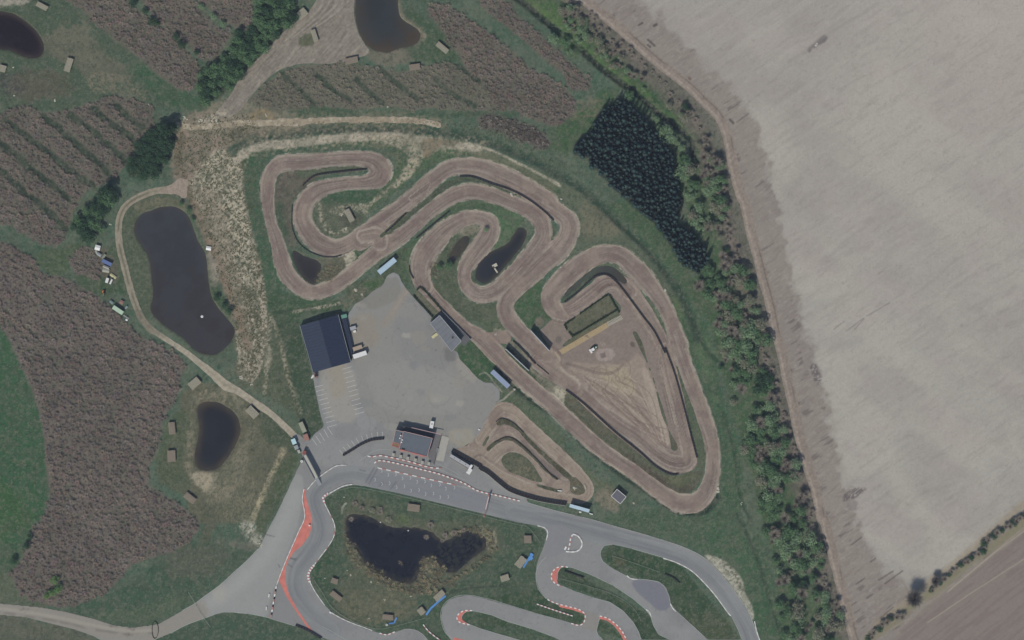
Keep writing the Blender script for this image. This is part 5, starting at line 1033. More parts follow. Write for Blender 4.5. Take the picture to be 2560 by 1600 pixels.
for x, y in ((1070,235),(1120,265),(1177,262),(1228,292),(1288,288),(1338,318),(1397,315),(1445,345),(1510,338),(1555,370),(1620,362),(1020,302),(1072,333),(1130,328),(1183,360),(1242,352),(1292,385),(1352,380),(1402,410),(1462,406),(1512,435),(1573,432)):
    seg += [t('N',(x+2,y-14),(x+5,y+3)), t('N',(x+5,y+3),(x-4,y+11)), t('N',(x+2,y-14),(x-4,y-11))]
lines(seg, .24, 'grid_markings')
def curve_line(pts, w, name='edge_line', m=None, z=ZA-.01, sm=True):
    return strip(pts, w, z, .012, m or MATS['road_paint'], name, kind='structure', sm=sm, follow=False)
m_edge = mat('edge_paint', (158,164,160), .8, .15, 1)
for q in (t('J',(1135,1285),(1080,1280),(1000,1300),(950,1335),(900,1370)), t('J',(1100,1328),(1050,1335),(1000,1360),(975,1380)), t('J',(1480,1385),(1600,1440),(1660,1480)), t('J',(1480,1420),(1700,1512)), t('N',(1640,345),(1780,375),(1870,400))): curve_line(q, .16, m=m_edge)
for q in (IB[:-1], IC, ID[:6]+[], IH): curve_line([p for p in q if p[1] < 1640], .2, m=m_edge, sm=False)
curve_line(t('O',(365,475),(600,542),(850,602),(1000,647),(1200,702),(1400,762),(1550,815),(1680,880),(1780,968),(1880,1083),(1960,1193),(2040,1323),(2110,1515)), .22, m=m_edge)
curve_line(t('N',(1600,1500),(1548,1450),(1518,1350),(1528,1268),(1578,1208),(1650,1177),(1750,1175),(1900,1207))+t('O',(200,1242),(430,1312),(600,1358),(690,1386)), .2, m=m_edge)
curve_line(t('O',(500,885),(455,930),(428,990),(424,1060),(443,1130),(500,1200)), .18, m=m_edge)
curve_line(t('N',(640,1515),(540,1459),(430,1411),(222,1348))+t('M',(2040,1346),(1880,1314),(1690,1302),(1560,1342),(1400,1402),(1290,1462)), .22, m=m_edge)
curve_line(t('M',(1380,1288),(1470,1238),(1550,1178),(1660,1098),(1770,998),(1880,898),(1950,822)), .22, m=m_edge)
curve_line(t('N',(620,1410),(700,1450),(800,1512)), .15, m=m_edge)
curve_line(t('N',(1110,1473),(1180,1453),(1250,1430),(1320,1435),(1380,1468),(1420,1515)), .2, m=m_edge)
def flat(pts, z, m, name, sm=True):
    if sm: pts = smooth(pts, True, 4)
    me = bpy.data.meshes.new(name); P_ = [xy(p) for p in pts]
    a = sum(P_[i][0]*P_[(i+1) % len(P_)][1]-P_[(i+1) % len(P_)][0]*P_[i][1] for i in range(len(P_)))
    if a < 0: P_ = P_[::-1]
    me.from_pydata([(x, y, z) for x, y in P_], [], [tuple(range(len(P_)))]); me.materials.append(m); o = link(name, me); tag(o, kind='structure'); return o
flat(t('N',(482,372),(500,370),(497,420),(512,480),(532,540),(545,600),(543,660),(520,725),(470,795),(405,850),(365,910),(346,960),(342,1020),(346,1080),(372,1170),(440,1290),(545,1440),(525,1440),(420,1290),(350,1180),(318,1110),(292,1062),(322,980),(372,860),(442,700),(490,582),(474,500),(472,440)), ZA, m_redrun, 'red_runoff', False)
flat(t('O',(612,962),(590,960),(565,972),(543,1010),(543,1055),(562,1082),(582,1092),(580,1060),(582,1020),(596,990)), ZA, m_redrun, 'red_runoff')
flat(t('N',(1735,1292),(1700,1290),(1660,1308),(1641,1345),(1660,1378),(1735,1396),(1700,1375),(1675,1350),(1684,1320),(1712,1300)), ZA, m_redrun, 'red_runoff')
flat(t('O',(595,1246),(700,1268),(780,1295),(796,1310),(780,1312),(700,1285),(600,1262)), ZA, m_redrun, 'red_runoff', False)
flat(t('O',(905,1328),(960,1342),(1040,1400),(1085,1455),(1108,1515),(1085,1515),(1060,1465),(1020,1410),(960,1365),(903,1352)), ZA, m_redrun, 'red_runoff', False)
flat(t('N',(1612,1492),(1700,1512),(1720,1540),(1610,1520)), ZA, m_redrun, 'red_runoff', False)
flat(t('N',(1150,128),(1300,165),(1460,205),(1525,212),(1450,220),(1370,200),(1250,165),(1120,138)), ZA, mat('dull_red_paint', (140,104,102), .8, .1, 1), 'red_runoff', False)
# ------------------------------------------------------------ kerbs and tyre walls, each run a thing of its own
RW = [m_white, m_red]; WW = [m_white, mat('offwhite_paint', (184,180,178), .6, .06, 2)]
def kerb(tile, pts, label, mats=RW, seg=1.3, w=.5, h=.45, group=None, name='tyre_wall', cat='tyre wall', gap=0, z0=.1):
    return strip(t(tile, *pts), w, z0, h, mats, name, label, cat, seg, group, gap=gap, follow=False)
kerb('N', ((965,120),(1000,127),(1060,117),(1130,130),(1250,155),(1370,190),(1450,210),(1525,212)), 'red and white tyre wall directly below the red-rimmed clubhouse', seg=1.6, w=.6)
kerb('N', ((1015,175),(1040,158),(1080,157),(1200,180),(1370,222),(1500,255),(1600,290),(1700,330),(1800,385),(1950,420),(2115,460)), 'long red and white tyre wall between pit lane and start straight', w=.65)
kerb('N', ((1040,210),(1200,245),(1400,290),(1630,340)), 'white block kerb with red pieces along the top of the starting grid', seg=2.4, w=.55, h=.2, name='kerb', cat='kerb')
kerb('N', ((510,375),(560,315),(640,250),(730,195),(805,190)), 'pale curved barrier above the first corner, crossed by the footbridge', WW, 1.6, .45)
kerb('N', ((848,335),(780,348),(700,390),(665,408)), 'white barrier curving round the top of the pond island', WW, 1.2, .5)
kerb('N', ((668,402),(650,415),(628,432),(632,455),(640,480)), 'thick red and white tyre stack at the tip of the pond island', w=1.1, seg=.9)
kerb('N', ((640,480),(680,560),(715,640),(712,720),(670,800),(610,880),(560,945)), 'thin white kerb along the bulging west side of the pond island', WW+WW+[m_red], 1.8, .42, .15, name='kerb', cat='kerb')
kerb('N', ((560,945),(530,985),(515,1030),(528,1075)), 'thick red and white tyre stack on the lower west tip of the pond island', w=1.2, seg=.8)
kerb('N', ((530,1075),(570,1150),(640,1250)), 'thin white kerb below the lower tyre stack of the pond island', WW, 1.8, .4, .15, name='kerb', cat='kerb')
kerb('N', ((485,370),(472,450),(490,580),(440,700),(370,860),(320,980),(290,1060),(275,1105)), 'long white barrier on the left of the red run-off', WW, 1.8, .4, .5)
kerb('N', ((275,1105),(255,1220),(235,1340)), 'dark wall with white and red blocks closing off the service road', [m_white, m_black, m_red], 1.5, .7, .9)
kerb('N', ((690,1305),(770,1350),(850,1385),(1000,1440)), 'thin white kerb at the bottom edge of the pond island', WW, 1.6, .4, .12, name='kerb', cat='kerb')
kerb('N', ((1055,1460),(1110,1472),(1170,1450)), 'red and white kerb at the bottom bend of the pond island', w=.6, h=.15, name='kerb', cat='kerb')
kerb('O', ((435,648),(490,665),(512,700),(500,758)), 'short white kerb rounding the east tip of the pond island', WW, 1.5, .5, .2, name='kerb', cat='kerb')
kerb('O', ((702,712),(740,725),(768,765),(770,800),(745,835),(700,846),(650,842)), 'white half-circle of barrier blocks standing in the open asphalt', WW, 1.5, .75)
kerb('O', ((702,714),(686,740),(680,780),(668,832)), 'red and white straight of barrier blocks closing the half circle', w=.75)
kerb('O', ((652,805),(640,830)), 'single pink block lying beside the half circle', [m_white, m_red], 1.4, .9)
kerb('O', ((665,962),(620,955),(570,972),(542,1010),(541,1050),(570,1085),(615,1105)), 'red and white kerb hugging the crescent at the upper hairpin', w=.6, h=.15, name='kerb', cat='kerb')
kerb('O', ((510,1205),(560,1230),(640,1252),(740,1278),(785,1305),(796,1340),(782,1383),(747,1401),(690,1386)), 'red and white kerb wrapping the blunt grass end between two lanes', w=.6, h=.15, name='kerb', cat='kerb')
kerb('O', ((905,1330),(970,1350),(1040,1405),(1080,1455),(1107,1512)), 'red and white kerb on the small grass wedge at the bottom edge', w=.6, h=.15, name='kerb', cat='kerb')
kerb('O', ((430,1240),(560,1285),(700,1330)), 'row of white tyre blocks standing on the grass beside the blunt end', [m_white, m_red], 1.1, .6)
kerb('O', ((1385,895),(1480,925),(1600,990),(1700,1085),(1790,1190),(1870,1300),(1895,1330)), 'white kerb on the outer side of the large infield', WW, 2, .5, .12, name='kerb', cat='kerb')
kerb('O', ((1110,1025),(1140,1048),(1190,1053)), 'short white kerb at the notch of the large infield', WW, 1.5, .5, .12, name='kerb', cat='kerb')
kerb('O', ((1440,1238),(1455,1270),(1482,1297)), 'short white kerb at the lower left corner of the large infield', WW, 1.5, .5, .12, name='kerb', cat='kerb')
kerb('O', ((1255,1282),(1280,1300),(1295,1340)), 'short white kerb at the end of the narrow infield', WW, 1.5, .5, .12, name='kerb', cat='kerb')
kerb('N', ((1755,1290),(1700,1289),(1658,1310),(1639,1345),(1660,1378),(1735,1397)), 'red and white kerb round the crescent at the lower hairpin', w=.6, h=.15, name='kerb', cat='kerb')
kerb('N', ((1385,1395),(1430,1450),(1515,1515)), 'red and white tyre wall on the grass at the bottom edge', w=.6)
kerb('O', ((2075,1370),(2090,1440),(2115,1515)), 'white kerb at the exit of the gravel trap', WW, 1.6, .5, .12, name='kerb', cat='kerb')
# ------------------------------------------------------------ dark tyre barriers and hedges of the dirt circuits
def dark(tile, pts, label, w=.7, h=.9, name='tyre_barrier', cat='tyre barrier', m=None, group=None): return strip(t(tile, *pts), w, -.1, h, m or [m_black, mat('worn_tyre', (62,62,66), .9, .2, 3)], name, label, cat, .8, group)
dark('F', ((475,495),(545,432),(600,412),(700,398),(820,384),(957,371)), 'dark barrier on the grass tongue of the upper left loop')
dark('F', ((1662,426),(1760,430),(1900,480),(2050,530),(2180,600),(2300,690),(2370,760)), 'long dark barrier between the two parallel lanes of the upper circuit')
dark('F', ((1100,850),(1170,790),(1255,705)), 'dark barrier on the thin grass sliver between the diagonal lanes')
dark('F', ((1335,892),(1400,840),(1460,790),(1580,692)), 'straight dark barrier above the inner loop')
dark('F', ((395,640),(392,740),(398,820),(440,920),(520,990),(620,1030),(700,1037),(770,1020)), 'thin dark barrier curving round the outside of the second loop', w=.45, h=.6)
dark('F', ((1280,1100),(1285,1150),(1312,1200)), 'short dark barrier at the left foot of the inner loop', w=.5)
dark('G', ((640,1075),(740,998),(810,930),(880,878),(960,868),(1040,930),(1130,1045),(1230,1180),(1320,1300),(1400,1460)), 'dark barrier dividing the arc pool from the spiral lane', w=.8)
dark('K', ((1400,210),(1470,400),(1530,610),(1590,850),(1640,1040)), 'long dark barrier down the right side of the worked ground', w=.8)
dark('K', ((650,528),(800,645),(1000,828),(1200,990),(1330,1105),(1440,1165),(1500,1163)), 'long dark barrier down the left side of the worked ground', w=.9)
dark('J', ((2065,460),(2130,520),(2235,635)), 'dark barrier between the long dugout and the dirt lane', w=.8)
dark('K', ((430,335),(480,375),(520,410)), 'broken dark barrier at the end of the pale strip', w=.5, h=.5)
dark('K', ((120,770),(165,742),(250,775),(330,850)), 'low dark barrier on the upper bend of the mini track', w=.5, h=.5)
dark('K', ((110,925),(190,885),(260,900),(350,975),(440,1062),(520,1150),(590,1205)), 'low dark barrier along the grey middle lane of the mini track', w=.55, h=.5)
dark('J', ((780,1325),(850,1283),(920,1240),(1000,1208),(1088,1198)), 'black curved wall behind the arc of parking bays', w=1.2, h=1.3)
fb = t('J',(1605,1283),(1700,1335),(1830,1410))+t('K',(0,1110),(60,1140),(150,1215),(240,1280),(400,1335),(540,1365),(655,1382))
strip(fb, .8, .0, 1.2, [m_black, mat('worn_tyre', (62,62,66))], 'tyre_barrier', 'long double tyre wall between the start straight and the mini track, upper row', 'tyre barrier', .8)
strip([(p[0]-2.4, p[1]+4.2) for p in fb], .7, .0, 1.0, [m_black, mat('worn_tyre', (62,62,66))], 'tyre_barrier', 'long double tyre wall between the start straight and the mini track, lower row', 'tyre barrier', .8)
strip([(p[0]-4, p[1]+7) for p in fb[2:]], .2, .13, .8, m_concrete, 'guard_rail', 'pale rail edging the start straight below the double tyre wall', 'guard rail', 2)
# black corner wall at the bottom left of the kart track
dark('M', ((2235,1400),(2330,1440),(2430,1500)), 'black wall at the bottom corner of the kart track', w=1.0, h=1.2)
# hedges
hp = []
for i in range(4):
    a_ = crown_arrays(600+i, .75, 1.3, 60, .16, (58,74,58), 3); hp.append(a_)
def hedge(tile, pts, label, sp=2.4):
    pl = smooth(t(tile, *pts), False, sp); o = merged('hedge', hp, pl, leafm, 4, (.75, 1.1), seed=len(pl)); return tag(o, label, 'hedge', 'hedges of the grass plots')
hedge('G', ((640,1246),(712,1196)), 'short clipped hedge at the upper left corner of the hedged plot')
hedge('G', ((757,1162),(860,1090),(968,1017)), 'clipped hedge on the long upper side of the hedged plot')
hedge('G', ((980,1022),(1015,1090),(1052,1152)), 'clipped hedge on the short right side of the hedged plot')
hedge('G', ((705,1331),(850,1245),(1033,1136)), 'clipped hedge on the long lower side of the hedged plot')
hedge('G', ((640,1248),(655,1280)), 'tiny hedge on the left end of the hedged plot')
hedge('G', ((675,1305),(698,1332)), 'tiny hedge at the lower left corner of the hedged plot')
hedge('J', ((1312,118),(1380,195),(1455,277)), 'clipped hedge on the paddock side of the narrow plot')
hedge('J', ((1340,72),(1372,60),(1450,140),(1535,240)), 'clipped hedge on the track side of the narrow plot')
strip(t('J',(1535,238),(1640,350),(1735,440)), .5, 0, 1.1, m_wall, 'wall', 'dark low wall between the start lane and the striped-roof stand', 'wall', 3)
# ------------------------------------------------------------ buildings
def lift(p, h): return p
# big barn: dark blue low-pitched roof, walls, light gable trims, lower east lean-to
A, B_, C_, D_ = t('J',(455,345),(745,262),(840,620),(555,700))   # NW, NE, SE, SW corners
e = root('barn', ((A[0]+C_[0])/2, (A[1]+C_[1])/2), 0, 'large dark blue barn at the west edge of the paddock', 'barn', z=.1)
ex, ey = e.location.x, e.location.y
def rel(p, o): q = xy(p); return (q[0]-o.location.x, q[1]-o.location.y)
a, b, c, d = [rel(p, e) for p in (A, B_, C_, D_)]
def mixp(p, q, f): return (p[0]+(q[0]-p[0])*f, p[1]+(q[1]-p[1])*f)
k = .985
mb = MB(); mb.prism([(p[0]*k, p[1]*k) for p in (a, b, c, d)], -.2, 4.0); mb.obj('wall', m_wall, e)
n_, s_ = mixp(a, b, .5), mixp(d, c, .5)
mb = MB(); vs = [(*a, 3.95), (*n_, 5.1), (*s_, 5.1), (*d, 3.95)]; mb.add(vs+[(x, y, z+.12) for x, y, z in vs], [(4, 7, 6, 5), (0, 1, 2, 3), (0, 4, 5, 1), (3, 2, 6, 7), (0, 3, 7, 4), (1, 5, 6, 2)]); mb.obj('roof', m_roofblue, e)
mb = MB(); vs = [(*n_, 5.1), (*b, 3.95), (*c, 3.95), (*s_, 5.1)]; mb.add(vs+[(x, y, z+.12) for x, y, z in vs], [(4, 7, 6, 5), (0, 1, 2, 3), (0, 4, 5, 1), (3, 2, 6, 7), (0, 3, 7, 4), (1, 5, 6, 2)]); o = mb.obj('roof', m_roofblue_shade, e); o['label'] = 'eastern roof slope, painted darker as shaded'  # slope shade put into the colour: darker copy of the roof blue
for u, v, nm in ((a, d, 'eaves_gutter'), (b, c, 'eaves_gutter')):
    mb = MB(); L = math.dist(u, v); mb.box((u[0]+v[0])/2, (u[1]+v[1])/2, 3.98, L, .22, .3, math.atan2(v[1]-u[1], v[0]-u[0])); mb.obj(nm, m_steel, e)
mb = MB()
for i in range(1, 16):
    f_ = i/16
    for (u0, v0, z0_, z1_) in ((a, n_, 3.95, 5.1), (n_, b, 5.1, 3.95)):
        u1, v1 = (d, s_) if u0 is a else (s_, c)
        p_, q_ = mixp(u0, u1, f_), mixp(v0, v1, f_); L = math.dist(p_, q_); nx, ny = -(q_[1]-p_[1])/L*.06, (q_[0]-p_[0])/L*.06
        mb.add([(p_[0]-nx, p_[1]-ny, z0_+.125), (q_[0]-nx, q_[1]-ny, z1_+.125), (q_[0]+nx, q_[1]+ny, z1_+.125), (p_[0]+nx, p_[1]+ny, z0_+.125), (p_[0], p_[1], z0_+.19), (q_[0], q_[1], z1_+.19)], [(0, 1, 5, 4), (2, 3, 4, 5)])
mb.obj('roof_seams', m_roofblue, e)
mb = MB(); L = math.dist(n_, s_); mb.box((n_[0]+s_[0])/2, (n_[1]+s_[1])/2, 5.24, L, .4, .1, math.atan2(s_[1]-n_[1], s_[0]-n_[0])); mb.obj('ridge_cap', m_roofblue_shade, e)
la, lb, lc, ld_ = [rel(p, e) for p in t('J',(752,262),(800,262),(852,500),(845,600))]
mb = MB(); mb.prism([la, lb, lc, ld_], -.1, 2.2, 0); mb.obj('lean_to', m_roofblue_shade, e)
mb = MB(); p0, p1 = [rel(p, e) for p in t('J',(795,450),(805,482))]; mb.box(p0[0], p0[1], 2.28, 1.1, 2.2, .15, .25); mb.obj('roof_hatch', m_roofblue, e)
# main clubhouse beside the kart track
e = root('clubhouse', t('J',(1320,1230))[0], 0, 'flat-roofed clubhouse with red rim and dark grey roof above the kart start', 'clubhouse', z=.1)
Z = lambda *pts: [rel(p, e) for p in [(950+x/10.08, 1020+y/10.08) for x, y in pts]]
up(Z((400,545),(600,590),(1540,665),(1370,1440),(1200,1210),(490,1030),(300,950)), -.1, .2, m_terr, 'terrace', e)
body = Z((600,580),(1325,755),(1190,1215),(490,1030))
mb = MB(); mb.prism([(p[0], p[1]) for p in body], 0, 6.4); mb.obj('wall', m_wall, e)
cx = sum(p[0] for p in body)/4; cy = sum(p[1] for p in body)/4
ins = [(cx+(p[0]-cx)*.965, cy+(p[1]-cy)*.945) for p in body]
up(ins, 6.4, 6.43, m_felt, 'roof', e)
def ringparts(poly, z, w, h, m, par, name, skip=()):
    for i in range(len(poly)):
        if i in skip: continue
        u, v = poly[i], poly[(i+1) % len(poly)]; L = math.dist(u, v); mb = MB(); mb.box((u[0]+v[0])/2, (u[1]+v[1])/2, z, L+w*.5, w, h, math.atan2(v[1]-u[1], v[0]-u[0])); mb.obj(name, m[i] if isinstance(m, list) else m, par)
ringparts(body, 6.5, .28, .35, [m_pink, m_pink, mat('salmon_coping', (190,112,112), .7, .08, 2), m_pink], e, 'parapet')
wing = Z((400,545),(600,595),(490,1030),(490,890),(340,845))
mb = MB(); mb.prism(wing, 0, 5.6); o = mb.obj('side_wing', m_felt, e); 
ringparts(Z((400,545),(600,595)), 5.7, .25, .3, m_pink, e, 'parapet', skip=(1,)); ringparts(Z((400,545),(335,850)), 5.7, .25, .3, m_pink, e, 'parapet', skip=(1,))
porch = Z((335,850),(490,890),(470,985),(300,950)); up(porch, 0, 3.2, m_wood, 'porch_roof', e); ringparts(porch, 3.3, .25, .3, mat('salmon_coping', (190,112,112)), e, 'parapet')
back = Z((560,430),(800,490),(1370,630),(1335,745),(600,575)); up(back, 0, 3.6, m_wall, 'rear_hall', e)
u, v = Z((800,490),(1545,665)); mb = MB(); mb.box((u[0]+v[0])/2, (u[1]+v[1])/2, 3.6, math.dist(u, v), .3, .3, math.atan2(v[1]-u[1], v[0]-u[0])); mb.obj('roof_edge', m_pink, e)
for x, y in ((530,690),(508,755),(568,795),(550,855)):
    p = Z((x,y))[0]; mb = MB(); mb.cyl(p[0], p[1], 6.43, 6.9, .32, 10, 0, .25); mb.cyl(p[0], p[1], 6.9, 7.0, .4, 10); mb.obj('roof_vent', m_white, e)
p = Z((600,1020))[0]; mb = MB(); mb.box(p[0], p[1], 6.5, 1.8, .7, .12, -.25); mb.obj('roof_hatch', m_dark, e)
for x, y in ((560,1070),(880,1150),(1050,1200)):
    p = Z((x,y))[0]; mb = MB(); mb.box(p[0], p[1], 2.6, 2.6, 1.2, .1, -.25); mb.box(p[0], p[1], 2.4, 2.6, .1, .3, -.25); mb.obj('awning', m_red, e)
for x in range(5):
    u, v = Z((520+x*140,1045+x*36),(600+x*140,1066+x*36)); mb = MB(); mb.box((u[0]+v[0])/2, (u[1]+v[1])/2, 4.6, 1.5, .12, 1.2, math.atan2(v[1]-u[1], v[0]-u[0])); mb.obj('window', m_glass, e)
e = root('concrete_slab', t('J',(1535,1275))[0], 0, 'long pale concrete slab right of the clubhouse', 'slab', z=.1)
Z = lambda *pts: [rel(p, e) for p in [(950+x/10.08, 1020+y/10.08) for x, y in pts]]
up(Z((1560,690),(1745,740),(1600,1350),(1410,1310)), 0, .22, m_concrete, 'slab', e)
up(Z((1435,1010),(1500,1010),(1450,1230),(1420,1220)), 0, .5, m_steel, 'step', e)
mb = MB(); u, v = Z((1550,680),(1360,1420)); mb.box((u[0]+v[0])/2, (u[1]+v[1])/2, .6, math.dist(u, v), .12, 1.2, math.atan2(v[1]-u[1], v[0]-u[0])); mb.obj('railing', m_wall, e)
for i, (x, y) in enumerate(((335,1190),(520,1235),(700,1280),(890,1325),(1065,1385),(1230,1415))):   # white service boxes along the pit wall
    o = root('marshal_stand', (950+x/10.08, 1020+y/10.08), 12, 'one of six pale stands in a row between clubhouse and pit wall', 'stand', 'six pale stands along the pit wall', z=.13)
    mb = MB(); mb.box(0, 0, .35, 1.2, 2.0, .7); mb.box(0, -.9, .9, 1.3, .2, 1.8); mb.obj('base', m_grey, o)
    mb = MB(); mb.box(0, .1, 1.55, 1.5, 2.2, .1); mb.obj('roof', m_concrete, o)
# striped-roof stand on the paddock's east side
e = root('covered_stand', t('J',(1560,390))[0], 0, 'weathered grey roof with dark seams beside the start lane', 'covered stand', z=.13)
Z = lambda *pts: [rel(p, e) for p in [(1050+x/15.12, 760+y/15.12) for x, y in pts]]
rf = Z((395,735),(745,430),(1560,1400),(1200,1790))
up(rf, 4.0, 4.2, m_clubroof, 'roof', e); ringparts(rf, 4.2, .25, .3, m_rim, e, 'roof_rim')
for f in (.14, .29, .42, .55, .68, .82):
    u, v = mixp(rf[0], rf[3], f), mixp(rf[1], rf[2], f); mb = MB(); mb.box((u[0]+v[0])/2, (u[1]+v[1])/2, 4.22, math.dist(u, v)-.5, .16, .06, math.atan2(v[1]-u[1], v[0]-u[0])); mb.obj('seam', m_seam, e)
q = Z((1235,1275))[0]; mb = MB(); mb.cyl(q[0], q[1], 4.2, 4.7, .45, 12); mb.cyl(q[0], q[1], 4.7, 4.8, .55, 12); mb.obj('vent', m_wall, e)
up(Z((395,735),(450,690),(1240,1740),(1200,1790)), 0, 4.0, m_wall, 'back_wall', e)
for i in range(6): 
    q = mixp(rf[1], rf[2], i/5); mb = MB(); mb.box(q[0]*.97, q[1]*.97, 2.0, .18, .18, 4.0, .8); mb.obj('post', m_steel, e)
pl = Z((450,640),(830,250),(1920,1330),(1640,1620),(1560,1400),(745,430)); up(pl, 0, .35, mat('platform_grey', (96,98,102), .9, .08, 1), 'platform', e)
u, v = Z((830,250),(1920,1340)); mb = MB(); mb.box((u[0]+v[0])/2, (u[1]+v[1])/2, .9, math.dist(u, v), .14, 1.1, math.atan2(v[1]-u[1], v[0]-u[0])); mb.obj('railing', m_rim, e)
e = root('wooden_ramp', (1050+560/15.12, 760+1200/15.12), -38, 'yellowed wooden ramp leaning at the front of the striped-roof stand', 'ramp', z=.13)
mb = MB(); mb.add([(-1.8, -.8, .05), (1.8, -.8, .05), (1.8, .8, .05), (-1.8, .8, .05), (-1.8, -.8, .15), (1.8, -.8, .9), (1.8, .8, .9), (-1.8, .8, .15)], [(3, 2, 1, 0), (4, 5, 6, 7), (0, 1, 5, 4), (1, 2, 6, 5), (2, 3, 7, 6), (3, 0, 4, 7)]); mb.obj('deck', m_yellow, e)
for sy in (-.8, .8): mb = MB(); mb.box(0, sy, .9, 3.6, .1, .12); [mb.box(x, sy, .55, .08, .08, .8) for x in (-1.6, 0, 1.6)]; mb.obj('handrail', m_yellow, e)
# long shelters with bluish roofs
def shelter(tile, a, b, c, label, m, h=3.2, extra=0):
    ctr, L, Wd, ang = rectc(tile, a, b, c); e = root('shelter', ctr, ang, label, 'shelter')
    Wd = max(Wd, 1.6); mb = MB(); mb.add([(-L/2, -Wd/2, h-.25), (L/2, -Wd/2, h-.25), (L/2, Wd/2, h), (-L/2, Wd/2, h), (-L/2, -Wd/2, h-.13), (L/2, -Wd/2, h-.13), (L/2, Wd/2, h+.12), (-L/2, Wd/2, h+.12)], [(3, 2, 1, 0), (4, 5, 6, 7), (0, 1, 5, 4), (1, 2, 6, 5), (2, 3, 7, 6), (3, 0, 4, 7)]); mb.obj('roof', m, e)
    mb = MB(); mb.box(0, Wd/2-.25, (h-.3)/2, L-.3, .1, h-.3); mb.obj('wall', m_wall, e)
    for i in range(5): mb = MB(); mb.box(-L/2+.2+i*(L-.4)/4, -Wd/2+.2, (h-.3)/2, .1, .1, h-.3); mb.obj('post', m_steel, e)
    mb = MB(); mb.box(0, 0, .45, L-.6, .4, .06); mb.box(0, 0, .2, L-1, .1, .4); mb.obj('bench', m_wood, e)
    return e
shelter('F', (1035,1143), (1160,1040), (1190,1066), 'pale blue roofed shelter north of the paddock tip', m_ltblue)
shelter('J', (1918,676), (2045,795), (2018,820), 'slate blue roofed shelter on the east edge of the paddock', m_blueroof)
shelter('O', (680,480), (828,522), (822,547), 'pale blue roofed shelter beside the start straight, casting a broad shadow', m_ltblue, 4.2)
# screen walls of the two dugouts
for tile, u, v, h, lb in (('K', (383,80), (522,232), 5.0, 'grey screen wall beside the hedged plot corner'), ('K', (193,218), (368,382), 4.3, 'long grey screen wall between the two dirt lanes')):
    e = root('screen_wall', ((t(tile, u)[0][0]+t(tile, v)[0][0])/2, (t(tile, u)[0][1]+t(tile, v)[0][1])/2), 0, lb, 'screen wall')
    p0, p1 = rel(t(tile, u)[0], e), rel(t(tile, v)[0], e); L = math.dist(p0, p1); an = math.atan2(p1[1]-p0[1], p1[0]-p0[0])
    mb = MB(); mb.box(0, 0, h/2, L, .3, h, an); mb.obj('panel', m_wall, e); mb = MB(); mb.box(0, 0, h+.04, L+.1, .5, .1, an); mb.obj('capping', m_rim, e)
    for i in range(6): f = i/5; mb = MB(); q = mixp(p0, p1, f); mb.box(q[0]-.25*math.sin(an), q[1]+.25*math.cos(an), h/2, .15, .2, h, an); mb.obj('post', m_steel, e)
# square hut
ctr, L, Wd, ang = rectc('O', (988,427), (1032,374), (1107,424)); 
e = root('hut', ctr, ang, 'square white-trimmed hut with dark roof on the grass below the rally circuit', 'hut')
mb = MB(); mb.box(0, 0, 1.5, L-.3, Wd-.3, 3.2); mb.obj('wall', m_wall, e); mb = MB(); mb.box(0, 0, 3.15, L, Wd, .12); mb.obj('roof', mat('slate_roof', (98,98,106), .8, .05, 1), e)
ringparts([(-L/2, -Wd/2), (L/2, -Wd/2), (L/2, Wd/2), (-L/2, Wd/2)], 3.2, .24, .2, m_white, e, 'roof_trim')
mb = MB(); mb.box(-L/2+.1, 0, 1.1, .12, 1.0, 2.1); mb.obj('door', m_rim, e)
# race-control cabins by the mini track
ctr, L, Wd, ang = rectc('J', (1610,1288), (1768,1412), (1752,1440))
e = root('race_cabin', (1100+880/16.8, 1110+740/16.8), 31, 'long pale roofed cabin with a white square annex, end of the double tyre wall', 'cabin', z=.13)
mb = MB(); mb.box(0, 0, 1.3, 13.2, 1.5, 2.6); mb.obj('wall', m_wall, e); mb = MB(); mb.box(0, .0, 2.7, 13.6, 1.75, .16); mb.obj('roof', mat('pale_grey_roof', (158,158,164), .6, .05, 1), e)
for x in (-4, -.6, 2.9): mb = MB(); mb.cyl(x, 0, 2.78, 3.1, .16, 8); mb.obj('roof_vent', m_dark, e)
mb = MB(); mb.box(-.2, -1.25, .7, 12.8, .15, 1.4); mb.obj('counter', m_concrete, e)
mb = MB(); mb.box(6.6, -2.1, 1.4, 2.2, 3.2, 2.8); mb.obj('annex', m_white, e)
mb = MB(); mb.cyl(5.9, -2.4, 2.8, 3.1, .18, 8); mb.obj('roof_vent', m_dark, e)
mb = MB(); mb.box(6.1, -1.0, 2.86, 1.2, 5.3, .12); mb.obj('annex_roof', m_white, e)
# ------------------------------------------------------------ footbridge with stairs and containers at the gate
Y = lambda x, y: (700+x/7.56, 1040+y/7.56)
p0, p1 = Y(460,740), Y(690,1170); c0 = ((p0[0]+p1[0])/2, (p0[1]+p1[1])/2)
e = root('footbridge', c0, math.degrees(math.atan2(p1[1]-p0[1], p1[0]-p0[0])), 'pale footbridge deck reaching from the gate towards the first corner', 'footbridge', z=.13)
L = math.dist(p0, p1)*S
mb = MB(); mb.box(0, 0, 3.4, L, 2.1, .25); mb.obj('deck', mat('deck_metal', (166,166,160), .6, .05, 1), e)
for sy in (-1.05, 1.05): mb = MB(); mb.box(0, sy, 4.0, L, .08, .9); mb.obj('railing', m_steel, e)
for x in (-L/2+.4, L/2-.4):
    for sy in (-.9, .9): mb = MB(); mb.box(x, sy, 1.6, .22, .22, 3.3); mb.obj('pillar', m_steel, e)
mb = MB(); [mb.box(L/2+.3+i*.55, 0, 3.2-i*.42, .6, 1.9, .1) for i in range(8)]; mb.obj('stairs', mat('stair_metal', (138,142,148), .6, .05, 1), e)
p0, p1 = Y(790,1240), Y(900,1450)
